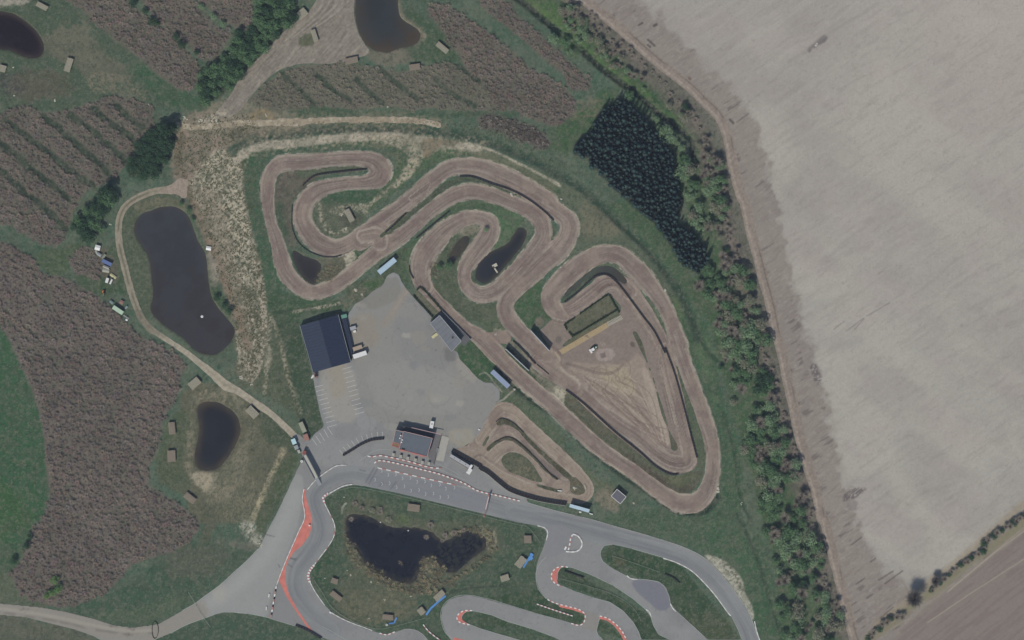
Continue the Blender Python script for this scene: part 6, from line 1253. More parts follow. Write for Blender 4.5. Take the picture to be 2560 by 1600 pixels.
e = root('stair_tower', Y(465,690), 25, 'small red-roofed stair box at the west end of the footbridge', 'stair box', z=.13)
mb = MB(); mb.box(0, 0, 1.5, 1.7, 1.9, 3.0); mb.obj('wall', m_wall, e); mb = MB(); mb.box(0, 0, 3.06, 1.9, 2.1, .12); mb.obj('roof', mat('brick_red_roof', (132,84,80), .8, .1, 2), e)
def container(p, ang, L, Wd, h, m, label, name='container', cat='container', doors=True, z=None, group=None):
    e = root(name, p, ang, label, cat, group, z); mb = MB(); mb.box(0, 0, h/2, L, Wd, h)
    n = max(4, int(L/.5))
    for i in range(n):
        for sy in (-1, 1): mb.box(-L/2+.3+i*(L-.6)/(n-1), sy*(Wd/2+.02), h/2, .14, .06, h-.3)
    mb.obj('body', m, e); mb = MB(); mb.box(0, 0, h+.03, L+.04, Wd+.04, .06); mb.obj('roof', m, e)
    if doors:
        for sy in (-1, 1): mb = MB(); mb.box(L/2+.03, sy*Wd/4, h/2, .06, Wd/2-.08, h-.2); mb.obj('door', m_steel, e)
    return e
container(Y(430,210), 66, 5.9, 2.4, 2.4, mat('faded_khaki', (142,144,130), .8, .06, 1), 'faded khaki container on the grass above the gate')
container(Y(495,400), 70, 3.6, 2.6, 2.5, mat('rusty_pink', (146,112,104), .8, .12, 2), 'rusty pink cabin at the lower end of the khaki container', 'cabin', 'cabin')
container(Y(265,480), 68, 3.0, 2.3, 2.6, m_cyan, 'pale cyan container at the west side of the gate')
container(Y(310,590), 66, 2.2, 2.2, 2.3, mat('grey_container', (138,146,148), .7, .05, 1), 'grey container joined below the pale cyan one')
container(Y(360,670), 64, 1.8, 1.3, 1.6, mat('offwhite_box', (160,162,158), .7, .05, 1), 'off-white locker below the grey container', 'locker', 'locker')
e = root('white_tank', Y(412,855), 0, 'round white water tank at the foot of the footbridge', 'tank', z=.13)
mb = MB(); mb.cyl(0, 0, 0, 1.5, .75, 16); mb.obj('tank', m_white, e); mb = MB(); mb.cyl(0, 0, 1.5, 1.62, .3, 12); mb.obj('lid', m_steel, e)
# start gantry
p0, p1 = t('N',(1882,420),(1845,575)); c0 = ((p0[0]+p1[0])/2, (p0[1]+p1[1])/2); L = math.dist(p0, p1)*S
e = root('start_gantry', c0, math.degrees(math.atan2(p1[1]-p0[1], p1[0]-p0[0])), 'red and white truss gantry spanning the start straight', 'gantry', z=.13)
mb = MB()
for sy in (-.3, .3):
    for z in (4.0, 4.6): mb.box(0, sy, z, L, .09, .09)
for i in range(16):
    x = -L/2+(i+.5)*L/16; mb.box(x, 0, 4.62, .08, .6, .08, 0); mb.box(x, .3, 4.3, .07, .07, .6)
mb.obj('truss', m_red, e)
mb = MB(); mb.box(-L*.15, 0, 4.72, L*.6, .45, .06); mb.obj('banner', mat('pale_banner', (186,176,176), .7, .05, 2), e)
for x in (-L/2, L/2): 
    mb = MB(); [mb.box(x+dx, dy, 2.2, .1, .1, 4.5) for dx in (-.2, .2) for dy in (-.25, .25)]; mb.box(x, 0, .12, .9, .9, .25); mb.obj('tower', m_red, e)
# ------------------------------------------------------------ vehicles and plant
def wheels(e, xs, w, r=.45, tw=.3):
    for x in xs:
        for sy in (-1, 1):
            mb = MB(); mb.wheel(x, sy*(w/2-.12), r, r, tw, 0); o = mb.obj('wheel', m_rubber, e); mb = MB(); mb.wheel(x, sy*(w/2-.02), r, r*.5, tw*.7, 0); mb.obj('rim', m_steel, o)
def trailer(p, ang, L, Wd, h, m, label, name='trailer', cat='trailer', n=2, z=.13):
    e = root(name, p, ang, label, cat, z=z); mb = MB(); mb.box(0, 0, .95, L, Wd*.8, .2); mb.box(-L/2-.6, 0, .8, 1.4, .15, .12); mb.obj('chassis', m_dark, e)
    mb = MB(); mb.box(0, 0, 1.05+h/2, L, Wd, h); mb.obj('body', m, e); mb = MB(); mb.box(0, 0, 1.08+h, L+.04, Wd+.04, .06); mb.obj('roof', m, e)
    wheels(e, [L*.22+i*1.1 for i in range(n)], Wd); mb = MB(); mb.box(L/2+.03, 0, 1.05+h/2, .05, Wd-.3, h-.2); mb.obj('rear_door', m_steel, e); return e
QB = lambda x, y: (740+x/7.56, 760+y/7.56)
trailer(QB(1210,958), 162, 7.6, 2.4, 2.0, m_white, 'long white box trailer parked against the east side of the barn', n=3)
trailer(QB(1165,830), 162, 5.2, 2.1, .9, m_tan, 'tan tarpaulin-covered trailer beside the long white one')
e = root('camper_van', (950+1305/10.08, 1020+430/10.08), 102, 'white camper van parked behind the clubhouse', 'camper van', z=.13)
mb = MB(); mb.box(-.3, 0, 1.6, 3.9, 2.05, 2.3); mb.prism([(1.6, -.95), (2.4, -.8), (2.4, .8), (1.6, .95)], .5, 1.5); mb.obj('body', m_white, e)
mb = MB(); mb.add([(1.62, -.9, 1.5), (2.3, -.75, 1.5), (2.3, .75, 1.5), (1.62, .9, 1.5), (1.62, -.8, 2.3), (1.62, .8, 2.3)], [(0, 1, 4), (1, 2, 5, 4), (2, 3, 5)]); mb.obj('windscreen', m_glass, e)
wheels(e, (-1.3, 1.5), 2.05, .36, .24); mb = MB(); mb.box(-.6, 0, 2.82, .7, .7, .12); mb.obj('roof_hatch', m_grey, e)
for sy in (-.6, .6): mb = MB(); mb.box(2.42, sy, .8, .05, .3, .2); mb.obj('headlight', m_rim, e)
trailer(QB(1080,455), 165, 3.2, 1.9, .8, mat('grey_bed', (150,152,158), .6, .1, 2), 'small grey cargo trailer east of the barn', n=1)
e = root('utility_box', QB(1110,518), -20, 'small white box standing by the grey cargo trailer', 'box', z=.13); mb = MB(); mb.box(0, 0, .5, 1.4, 1.1, 1.0); mb.obj('body', m_white, e); mb = MB(); mb.box(0, 0, 1.04, 1.5, 1.2, .08); mb.obj('lid', m_white, e)
container(QB(912,232), -15, 3.1, 1.9, 2.2, m_green, 'green skip container at the north-east corner of the barn', 'skip_container', 'container')
e = root('forklift', QB(375,1350), 60, 'red forklift parked at the south-west corner of the barn', 'forklift', z=.13)
mb = MB(); mb.box(0, 0, .8, 2.2, 1.2, .9); mb.box(-.9, 0, 1.2, .5, 1.1, .5); mb.obj('body', m_red, e); mb = MB(); [mb.box(x, sy, 1.7, .08, .08, 1.2) for x in (-.5, .6) for sy in (-.5, .5)]; mb.box(.05, 0, 2.3, 1.3, 1.15, .06); mb.obj('cage', m_dark, e)
mb = MB(); [mb.box(1.25, sy, 1.2, .12, .12, 2.3) for sy in (-.4, .4)]; mb.obj('mast', m_dark, e); mb = MB(); [mb.box(1.85, sy, .15, 1.2, .14, .06) for sy in (-.35, .35)]; mb.obj('forks', m_steel, e); wheels(e, (-.7, .75), 1.3, .35, .3)
e = root('white_sack_pile', QB(318,1365), 10, 'white sacks beside the red forklift', 'sacks', z=.13)
for i, (x, y, z) in enumerate(((0,0,.3),(.4,.8,.3),(-.3,-.8,.3),(.1,.2,.8))):
    me = bpy.data.meshes.new('sack'); bm_ = MB(); bm_.box(x, y, z, 1.1, .8, .5, .3*i); bm_.obj('sack', m_white, e)
# tractor in the worked ground
e = root('tractor', t('K',(860,218))[0], -35, 'pale green tractor standing on the worked dirt ground', 'tractor')
mb = MB(); mb.box(.9, 0, 1.25, 2.0, .9, .9); mb.box(-.3, 0, .9, 1.6, .7, .5); mb.obj('body', m_pgreen, e); mb = MB(); mb.prism([(-1.2,-.75),(.1,-.7),(.1,.7),(-1.2,.75)], 1.4, 2.75); mb.obj('cab', m_glass, e)
mb = MB(); mb.box(-.55, 0, 2.8, 1.6, 1.6, .12); mb.obj('cab_roof', m_white, e); mb = MB(); mb.cyl(1.3, .35, 1.7, 2.6, .07, 8); mb.obj('exhaust', m_dark, e)
for x, r_, w_ in ((-.8, .85, .5), (1.5, .5, .35)):
    for sy in (-1, 1): mb = MB(); mb.wheel(x, sy*.95, r_, r_, w_, 0, n=16); o = mb.obj('wheel', m_rubber, e); mb = MB(); mb.wheel(x, sy*1.0, r_, r_*.5, w_, 0); mb.obj('rim', m_pgreen, o)
e = root('harrow', (t('K',(838,235))[0]), -35, 'white box harrow hitched behind the pale green tractor', 'harrow')
mb = MB(); mb.box(0, 0, .5, 1.2, 2.4, .25); mb.obj('frame', m_white, e); mb = MB(); [mb.box(0, -1.1+i*.31, .22, .9, .06, .4) for i in range(8)]; mb.obj('tines', m_dark, e)
# trailers and clutter on the west meadow
ZE = lambda x, y: (220+x/7.2, 600+y/7.2)
def box_thing(p, ang, l, w, h, m, label, name, cat, lidm=None, z=None):
    e = root(name, p, ang, label, cat, z=z); mb = MB(); mb.box(0, 0, h/2, l, w, h); mb.obj('body', m, e); mb = MB(); mb.add([(-l/2-.1, -w/2-.1, h), (l/2+.1, -w/2-.1, h), (l/2+.1, w/2+.1, h), (-l/2-.1, w/2+.1, h), (-l/2-.1, 0, h+.35), (l/2+.1, 0, h+.35)], [(3, 2, 1, 0), (0, 1, 5, 4), (2, 3, 4, 5), (1, 2, 5), (3, 0, 4)]); mb.obj('roof', lidm or m, e)
    mb = MB(); mb.box(0, -w/2-.03, h*.45, min(.9, l*.4), .06, h*.8); mb.obj('door', m_steel, e); return e
box_thing(ZE(178,140), 15, 2.7, 2.6, 1.9, m_white, 'white square hut, topmost of the clutter left of the west pond', 'hut', 'hut')
box_thing(ZE(155,215), 75, 1.6, .9, .9, mat('offwhite_box', (160,162,158)), 'small off-white crate below the topmost white hut', 'crate', 'crate')
box_thing(ZE(205,262), 35, 2.4, 1.5, 1.3, mat('grey_container', (138,146,148)), 'grey crate above the long blue container', 'crate', 'crate')
box_thing(ZE(288,298), -55, 2.7, 1.1, 1.3, mat('olive_grey', (132,138,126), .8, .1, 2), 'olive grey locker right above the long blue container', 'locker', 'locker')
container(ZE(345,408), 26, 5.6, 1.9, 2.2, m_tblue, 'long blue container left of the west pond')
box_thing(ZE(330,490), 22, 3.4, 1.3, 1.2, mat('silver_grey', (146,146,142), .7, .1, 2), 'silver grey cover directly below the blue container', 'covered_pile', 'pile')
box_thing(ZE(325,550), 10, 3.6, 1.9, 1.0, mat('pale_tarp', (150,150,142), .8, .12, 2), 'pale tarpaulin-covered heap below the silver grey cover', 'covered_pile', 'pile')
box_thing(ZE(455,650), 35, 3.6, 1.4, .7, m_yellow, 'tan wedge of stacked boards beside the gravel path', 'board_stack', 'boards')
trailer(ZE(350,728), 108, 2.7, 1.5, 1.3, m_white, 'wider of the two small white trailers left of the pond path', n=1, z=None)
trailer(ZE(420,752), 116, 2.8, .8, 1.2, m_white, 'narrower of the two small white trailers left of the pond path', n=1, z=None)
e = root('mini_digger', ZE(282,938), 80, 'small orange digger on the grass between the two groups of clutter', 'digger')
mb = MB(); [mb.box(0, sy, .3, 1.8, .35, .55) for sy in (-.55, .55)]; mb.obj('tracks', m_rubber, e); mb = MB(); mb.box(-.2, 0, 1.0, 1.3, 1.2, .7); mb.obj('body', m_orange, e); mb = MB(); mb.box(.2, .25, 1.8, .8, .7, 1.0); mb.obj('cab', m_glass, e); mb = MB(); mb.box(1.2, -.2, 1.6, 1.5, .2, .2); mb.box(2.0, -.2, 1.0, .2, .2, 1.1); mb.obj('arm', m_orange, e)
trailer(ZE(545,1262), 34, 6.4, 2.2, 1.4, m_pgreen, 'long pale green caravan lowest on the west meadow', 'caravan', 'caravan', z=None)
box_thing(ZE(428,1120), 40, 2.2, 1.3, 1.0, mat('blue_grey_tarp', (112,130,132), .8, .1, 2), 'blue-grey covered pile at the upper end of the pale green caravan', 'covered_pile', 'pile')
box_thing(ZE(610,1120), 30, 1.9, 1.9, 1.4, mat('rust_roof', (136,108,102), .9, .1, 2), 'small rust-roofed shed above the pale green caravan', 'shed', 'shed')
box_thing(ZE(690,1215), -50, 1.6, .9, .9, mat('grey_container', (138,146,148)), 'grey crate at the right of the pale green caravan', 'crate', 'crate')
e = root('flatbed_trailer', ZE(690,1385), 34, 'empty grey flatbed trailer below the pale green caravan', 'trailer')
mb = MB(); mb.box(0, 0, .7, 3.6, .5, .12); [mb.box(-1.5+i*.6, 0, .75, .1, 1.5, .08) for i in range(6)]; mb.obj('frame', m_steel, e); wheels(e, (.4,), 1.6, .35, .25)
box_thing(ZE(700,1435), 30, 1.0, 1.0, .9, m_white, 'small white cube at the end of the flatbed trailer', 'crate', 'crate')
# ------------------------------------------------------------ animal shelters with plank roofs
def shed(p, ang, L, Wd, label, m=m_plank, h=1.7, name='animal_shelter'):
    e = root(name, p, ang, label, 'animal shelter'); mb = MB()
    mb.box(0, Wd/2-.06, h/2, L, .1, h); mb.box(-L/2+.05, 0, h/2, .1, Wd-.2, h); mb.box(L/2-.05, 0, h/2, .1, Wd-.2, h); mb.obj('wall', m_wood, e)
    mb = MB(); n = 9
    for i in range(n):
        y = -Wd/2-.2+(i+.5)*(Wd+.4)/n; z = h+.12-.3*(y/(Wd/2))*.5; mb.box(random.uniform(-.12, .12), y, z, L+.3+random.uniform(-.15, .15), (Wd+.4)/n*.86, .06)
    mb.obj('roof', m, e)
    mb = MB(); [mb.box(x, -Wd/2+.1, h/2, .12, .12, h) for x in (-L/2+.1, 0, L/2-.1)]; mb.obj('post', m_wood, e)
    mb = MB(); [mb.box(0, -Wd/2-.05, z, L, .05, .1) for z in (.4, .9)]; mb.obj('rail', m_wood, e); return e
for tl, x, y, an, L, W2, lb, m in (
 ('A',320,48,28,6.2,2.4,'plank-roofed shelter just right of the corner pond near the top edge',m_plank), ('A',520,492,-72,7.4,3.2,'plank-roofed shelter standing alone below the corner pond',m_plank), ('A',22,520,14,3.4,3.4,'plank-roofed shelter cut by the left edge of the view',m_plank),
 ('A',2283,105,-40,5.6,4.2,'squarish shelter between the green grove and the gravel road',m_plank), ('B',565,272,72,6.6,2.3,'narrow shelter on the grass patch in the gravel road',m_plank),
 ('B',845,458,-12,6.8,3.0,'brownish shelter left below the top pond',m_plank2), ('B',1530,362,40,7.2,2.6,'pale shelter right of the top pond by the leafless wood',m_plank), ('B',1322,508,-8,5.6,3.0,'brownish shelter below the top pond, middle of the grass',m_plank2),
 ('F',828,722,62,7.0,2.8,'pale shelter inside the second loop of the rally circuit',m_plank), ('I',1472,478,-40,6.2,4.0,'shelter at the edge of the leafless wood above the bean-shaped pond',m_plank),
 ('I',1302,818,84,6.4,3.2,'upper of two shelters between leafless wood and bean-shaped pond',m_plank2), ('I',1298,1028,88,6.0,4.0,'lower of two shelters between leafless wood and bean-shaped pond',m_plank2),
 ('I',1437,1345,38,6.4,3.2,'shelter south-west of the bean-shaped pond',m_plank2), ('I',1908,697,45,6.4,4.0,'shelter right of the bean-shaped pond beside the pale path',m_plank),
 ('N',1313,512,8,6.4,3.6,'shelter on the north shore of the kart pond',m_plank2), ('N',2122,922,-52,6.0,3.8,'shelter beside the blue slide east of the kart pond',m_plank),
 ('N',1507,1175,-42,6.2,3.0,'shelter at the upper end of the long blue slide',m_plank), ('N',727,1180,38,6.6,2.6,'shelter in the lower left of the pond island',m_plank2), ('N',1118,1338,6,5.6,2.4,'low shelter at the short bent blue slide',m_plank2),
 ('N',2002,1042,-18,4.4,3.0,'small tent-like shelter right of the kart pond',m_plank), ('N',1372,1292,52,3.6,3.2,'small shelter at the lower end of the long blue slide',m_plank), ('N',715,1065,20,3.4,2.6,'small faded shelter on the west side of the pond island',m_plank2), ('N',2175,750,0,3.8,3.8,'roundish pen at the east tip of the pond island',m_plank2)):
    shed(t(tl,(x,y))[0], an, L, W2, lb, m)
# blue slides
def slide(tile, pts, w, label): 
    pl = t(tile, *pts); e = root('blue_slide', pl[0], 0, label, 'blue slide'); P_ = [rel(p, e) for p in pl]
    for i in range(len(P_)-1):
        u, v = P_[i], P_[i+1]; mb = MB(); L = math.dist(u, v); an = math.atan2(v[1]-u[1], v[0]-u[0]); cx, cy = (u[0]+v[0])/2, (u[1]+v[1])/2
        mb.box(cx, cy, .5, L, w, .12, an); 
        for sy in (-1, 1): mb.box(cx-sy*w/2*math.sin(an), cy+sy*w/2*math.cos(an), .65, L, .12, .35, an)
        mb.obj('chute', m_blue, e)
    for p in P_: mb = MB(); mb.box(p[0], p[1], .2, .2, .2, .6); mb.obj('leg', m_steel, e)
    return e
slide('N', ((1408,1322),(1440,1275),(1490,1230),(1555,1178)), 1.0, 'long bright blue slide below the kart pond')
slide('N', ((2142,965),(2172,915),(2190,890)), .8, 'thin blue slide arm reaching down from the blue platform')
e = root('blue_platform', t('N',(2195,885))[0], -55, 'bright blue platform with steps east of the kart pond', 'platform')
mb = MB(); mb.box(0, 0, .6, 4.2, 1.6, .3); mb.box(-.3, -.9, .5, 1.8, 1.4, .25); mb.box(1.6, .4, .7, 1.3, 1.5, .3); mb.obj('deck', m_blue, e); mb = MB(); [mb.box(x, y, .25, .15, .15, .6) for x in (-1.8, 1.8) for y in (-.6, .6)]; mb.obj('leg', m_steel, e)
slide('N', ((1125,1388),(1165,1383),(1184,1342)), .7, 'short bent blue slide at the bottom of the pond island')
e = root('white_drum', t('N',(1110,1397))[0], 0, 'round white drum at the foot of the short bent blue slide', 'drum'); mb = MB(); mb.cyl(0, 0, 0, .9, .65, 16); mb.obj('body', m_white, e); mb = MB(); mb.cyl(0, 0, .9, .98, .5, 16); mb.obj('lid', m_rim, e)
# jetty, float, pump
e = root('jetty', t('F',(1925,1118))[0], 0, 'white L-shaped jetty at the south-east bank of the inner pond', 'jetty', z=-.45)
pp_ = [rel(p, e) for p in t('F',(1945,1152),(1922,1118),(1912,1108),(1940,1092))]
mb = MB()
for u, v, w_ in ((pp_[0], pp_[1], .8), (pp_[1], pp_[2], .8), (pp_[2], pp_[3], 1.7)): mb.box((u[0]+v[0])/2, (u[1]+v[1])/2, .3, math.dist(u, v)+.5, w_, .15, math.atan2(v[1]-u[1], v[0]-u[0]))
mb.obj('deck', m_stone, e); mb = MB(); [mb.cyl(p[0], p[1], -.8, .5, .1, 8) for p in pp_]; mb.obj('pile', m_wood, e)
def buoy(p, r, label, name='float'): 
    e = root(name, p, 0, label, name, z=-.45); mb = MB(); mb.cyl(0, 0, -.1, .25, r, 14); mb.cyl(0, 0, .25, .5, r, 14, 0, r*.4); mb.obj('body', m_white, e); mb = MB(); mb.cyl(0, 0, .5, .8, .06, 6); mb.obj('pin', m_steel, e)
buoy(t('E',(1527,1183))[0], .75, 'white float on the southern part of the west pond'); buoy(t('N',(1272,685))[0], .4, 'small white float in the middle of the kart pond')
buoy(t('N',(1062,622))[0], .4, 'small pale float near the round bushes of the kart pond')
box_thing(t('E',(1578,668))[0], 10, 2.6, 2.0, .9, m_white, 'white pump house on the east bank of the west pond', 'pump_house', 'pump house')
# rocks and small pale bits: each clump a thing
def rocks(p, n, r_, label, m=m_stone, spread=1.6):
    mb = MB(); spread = r_*.8*math.sqrt(n)
    for i in range(n):
        a = random.uniform(0, 6.28); q = random.uniform(0, spread); x, y = q*math.cos(a), q*math.sin(a); rr = r_*random.uniform(.6, 1.3); k_ = 6
        vs = [(x+rr*random.uniform(.7, 1.1)*math.cos(6.28*j/k_), y+rr*random.uniform(.7, 1.1)*math.sin(6.28*j/k_), 0) for j in range(k_)]+[(x+rr*.5*math.cos(6.28*j/k_+.3), y+rr*.5*math.sin(6.28*j/k_+.3), rr*random.uniform(.5, .9)) for j in range(k_)]
        mb.add(vs, [tuple(range(k_, 2*k_))]+[(j, (j+1) % k_, k_+(j+1) % k_, k_+j) for j in range(k_)])
    o = mb.obj('rock_pile', m); X, Y2 = xy(p); o.location = (X, Y2, hgt(*p)); return tag(o, label, 'rocks')
for tl, x, y, n, r_, lb in (('N',838,1022,7,.3,'scattered pale stones on the west of the pond island, upper group'), ('N',990,1068,6,.35,'pale stones at the south-west reeds of the kart pond'), ('N',1092,1210,6,.35,'pale stones below the tip of the kart pond'), ('N',975,1352,5,.3,'pale stones near the short bent blue slide'),
    ('N',640,1045,3,.25,'few pale stones near the tyre stack of the pond island'), ('N',785,432,4,.3,'pale stones at the top left of the pond island'), ('N',808,985,3,.3,'three pale stones north of the upper stone group'), ('N',1295,1180,3,.35,'pale stones left of the long blue slide top'),
    ('I',1830,430,12,.5,'heap of pale rubble above the pale path'), ('I',1900,490,10,.4,'loose stones between rubble heap and pale path'), ('A',1400,890,8,.6,'pale rubble at the junction of the gravel roads'), ('A',1640,915,6,.7,'pale rubble where the sandy track starts'), ('A',1520,905,7,.6,'pale rubble in the middle of the track junction'), 
    ('A',2015,872,4,.5,'pale concrete pieces beside the sandy track'), ('A',412,755,3,.6,'single yellowish boulder on the meadow below the shelters'), ('A',108,722,2,.5,'small white boulder near the left edge'), ('A',98,508,3,.4,'pale stones beside the leftmost shelter'), ('A',2185,170,5,.5,'pale stones at the edge of the green grove'),
    ('M',1975,795,9,.6,'pale broken concrete at the road edge below the sandy strip'), ('K',715,1270,5,.7,'pale boulders at the right tip of the mini track'), ('K',1805,1283,5,.7,'pale stones at the outer bend of the rally circuit'), ('G',236,262,6,.55,'pale rubble on the tip between the upper lanes'), ('G',612,812,2,.5,'white marker stone beside the diagonal lane'), ('G',1405,985,4,.5,'pale stones on the outer edge of the right loop'), ('G',612,295,4,.45,'pale stones on the outer edge of the upper lane'), ('K',1158,1385,3,.4,'pale stones right of the square hut'), ('F',800,822,5,.5,'pale slab pile below the shelter in the second loop'), ('F',768,715,4,.5,'sandy rubble left of the shelter in the second loop'),
    ('J',870,80,8,.5,'pale rubble north of the barn'), ('J',920,110,7,.45,'pale rubble on the edge of the paddock tip'), ('J',1930,410,5,.5,'pale rubble where the two dirt lanes meet'), ('E',835,485,5,.35,'pale debris above the west clutter'), ('A',1130,790,3,.5,'pale stones at the corner of the striped rows'), ('D',850,342,3,.5,'white stones in the dark patch of the open field'), ('K',1975,1385,5,.45,'dry pale heap on the meadow right of the circuit'), ('B',1115,808,2,.45,'white stone on the grass above the sandy track')):
    rocks(t(tl,(x,y))[0], n, r_, lb)
# small blocks
def block(tl, x, y, l, w, h, an, m, label, name='barrier_block', cat='block'): 
    e = root(name, t(tl,(x,y))[0], an, label, cat, z=.12); mb = MB(); mb.box(0, 0, h/2, l, w, h); mb.box(0, 0, h+.04, l*.8, w*.7, .1); mb.obj('body', m, e)
block('N',220,1175,1.9,.6,.8,100,m_white,'upper of two white blocks on the service road'); block('N',200,1272,1.9,.5,.8,98,m_white,'lower of two white blocks on the service road')
block('O',758,545,1.3,.8,.7,8,m_white,'white box just below the pale blue shelter'); block('O',840,558,2.0,.6,.7,15,m_white,'white bench right of the pale blue shelter'); block('K',602,1290,2.2,.6,.6,5,m_white,'white block at the end of the mini track ditch'); block('K',795,1260,2.4,.5,.5,75,m_stone,'pale rail on the right tip of the mini track')
block('N',683,1303,1.3,.8,.6,40,m_white,'white box on the kerb at the bottom of the pond island'); block('N',526,645,1.0,.8,1.0,10,m_white,'white marker box in the red run-off'); block('J',2075,828,1.0,1.0,.9,0,m_stone,'pale box at the corner right of the slate blue shelter'); block('J',1808,1130,1.1,.7,.6,30,m_white,'white block between paddock and mini track')
block('M',2340,645,.01,.01,.01,0,m_white,'x') if False else None
# ------------------------------------------------------------ wire fences on posts
def fence(tile, pts, label, h=1.1, m=None, sp=3.0):
    m = m or m_steel; pl = smooth(t(tile, *pts), False, 8); e = root('fence', pl[0], 0, label, 'fence'); P_ = [rel(p, e) for p in pl]; zz = [hgt(*p)-e.location.z for p in pl]
    mb = MB()
    for i in range(len(P_)-1):
        u, v = P_[i], P_[i+1]; an = math.atan2(v[1]-u[1], v[0]-u[0]); L = math.dist(u, v)
        for z in (h*.5, h): mb.box((u[0]+v[0])/2, (u[1]+v[1])/2, z+(zz[i]+zz[i+1])/2, L, .07, .06, an)
    mb.obj('rail', m, e)
    for i in range(0, len(P_), 2): mb = MB(); mb.box(P_[i][0], P_[i][1], h/2+zz[i], .1, .1, h+.3); mb.obj('post', m, e)
    return e
m_fence = mat('pale_fence', (138,152,140), .7, .08, 2)
fence('N', ((690,415),(750,380),(850,358),(950,368),(1200,420),(1500,492),(1850,578),(2100,640),(2170,655),(2230,720),(2268,785),(2240,890),(2225,940)), 'pale wire fence along the top of the pond island', m=m_fence)
fence('N', ((1560,1180),(1640,1142),(1800,1122),(2025,1105)), 'dark wire fence below the kart pond', m=m_wall)
fence('N', ((560,1060),(620,1150),(700,1270),(850,1370),(1040,1428),(1200,1400),(1400,1345)), 'pale wire fence along the bottom of the pond island', m=m_fence)
fence('O', ((1000,875),(1180,935),(1360,1000)), 'thin rail fence on the large infield', .8, m_fence); fence('O', ((600,1045),(800,1100),(1000,1165),(1150,1260),(1220,1370)), 'thin rail fence on the narrow infield', .8, m_fence)
dark('O', ((1395,1012),(1460,1040),(1510,1082)), 'short dark barrier on the large infield', w=.45, h=1.0); dark('O', ((638,990),(710,1015),(785,1040)), 'short dark barrier on the narrow infield', w=.5, h=1.1)
fence('M', ((1425,1150),(1470,1225),(1500,1290),(1590,1410)), 'thin pale height-limit bar lying across the service road', 1.6, m_fence)
fence('J', ((455,345),(480,480),(520,620),(545,700)), 'low fence along the west side of the barn', .9, m_fence)
fence('J', ((2040,800),(2075,825),(1990,905),(1925,930)), 'pale fence from the slate blue shelter down to the mini track', 1.0, m_fence)
# leaning arch over the west road
e = root('road_arch', t('M',(1170,1435))[0], 0, 'dark wire loop standing over the gravel road at the bottom', 'arch', z=.13)
mb = MB(); pv = None
for i in range(15):
    a = math.pi*2*i/14; x, y = 2.0*math.sin(a)*(.75 if a > 3 else 1), 4.8*math.cos(a); 
    if pv: mb.box((x+pv[0])/2, (y+pv[1])/2, .25, math.dist((x, y), pv)+.1, .25, .3, math.atan2(y-pv[1], x-pv[0]))
    pv = (x, y)
mb.obj('loop', m_dark, e)
strip(t('G',(575,1475),(770,1360),(965,1245)), 2.9, .1, .05, mat('tan_walkway', (158,142,114), .9, .1, 1), 'walkway', kind='structure', seg=4, sm=False)
for i in range(13):
    q = (968+i*8.4, 1240-i*4.3); e = root('board', t('G', q)[0], 62, 'one of thirteen pale boards laid like rungs at the end of the tan walkway', 'board', 'thirteen pale boards beyond the tan walkway')
    mb = MB(); mb.box(0, 0, .12, 2.6, .34, .14); mb.obj('plank', m_stone, e)
print('objects', time.time()-T0)
# ------------------------------------------------------------ last touches of the ground: tufts, thatch, bare specks
gc = CV['ground']; 
for sc_, sd, lo_, hi_, am, colr in ((7,301,.5,.72,.42,(104,106,94)),(5,303,.53,.73,.45,(50,66,58)),(16,305,.5,.7,.3,(92,94,84)),(30,307,.5,.68,.3,(70,82,70)),(3.2,309,.58,.78,.45,(116,116,104)),(3.2,311,.6,.8,.4,(46,58,52))):
    gc.mix(ALL, sst(FB(XX, YY, sc_, sd, 3), lo_, hi_)*am, alb(colr))
gc.c *= 1.13
ii, jj = np.meshgrid(np.arange(W_), np.arange(H_)); ed = np.minimum(np.minimum(ii, W_-1-ii), np.minimum(jj, H_-1-jj)).astype(np.float32)
ef = 1-sst(ed, 2, 46); gc.c += (alb((72,90,76)).astype(np.float32)-gc.c)*ef[..., None]; HF *= (1-ef)
lum = gc.c.mean(-1, keepdims=True); gc.c += (lum*np.array([1.03,1.0,.97], np.float32)-gc.c)*.1
for k_, am in (('dirt', .10), ('gravel', .16), ('field', .045), ('asphalt', .025)):
    n = (FB(XX, YY, 4.5, 320, 3)-.5)*2; CV[k_].c *= (1+am*2*n)[..., None]
GX, GY = np.meshgrid(gxm, gym)
co = np.stack([GX, GY, HF], -1).astype(np.float32)
far = 2600.0
co[0, :, 1] = far; co[-1, :, 1] = -far; co[:, 0, 0] = -far; co[:, -1, 0] = far
co[0, :, 2] = co[-1, :, 2] = 0; co[:, 0, 2] = co[:, -1, 2] = 0
idx = np.arange(W_*H_).reshape(H_, W_)
q = np.stack([idx[1:, :-1], idx[1:, 1:], idx[:-1, 1:], idx[:-1, :-1]], -1).reshape(-1, 4)
gm = attrmat('grassland')
o = link('ground', rawmesh('ground', co.reshape(-1, 3), q, 4, gm, CV['ground'].c.reshape(-1, 3))); tag(o, kind='structure')
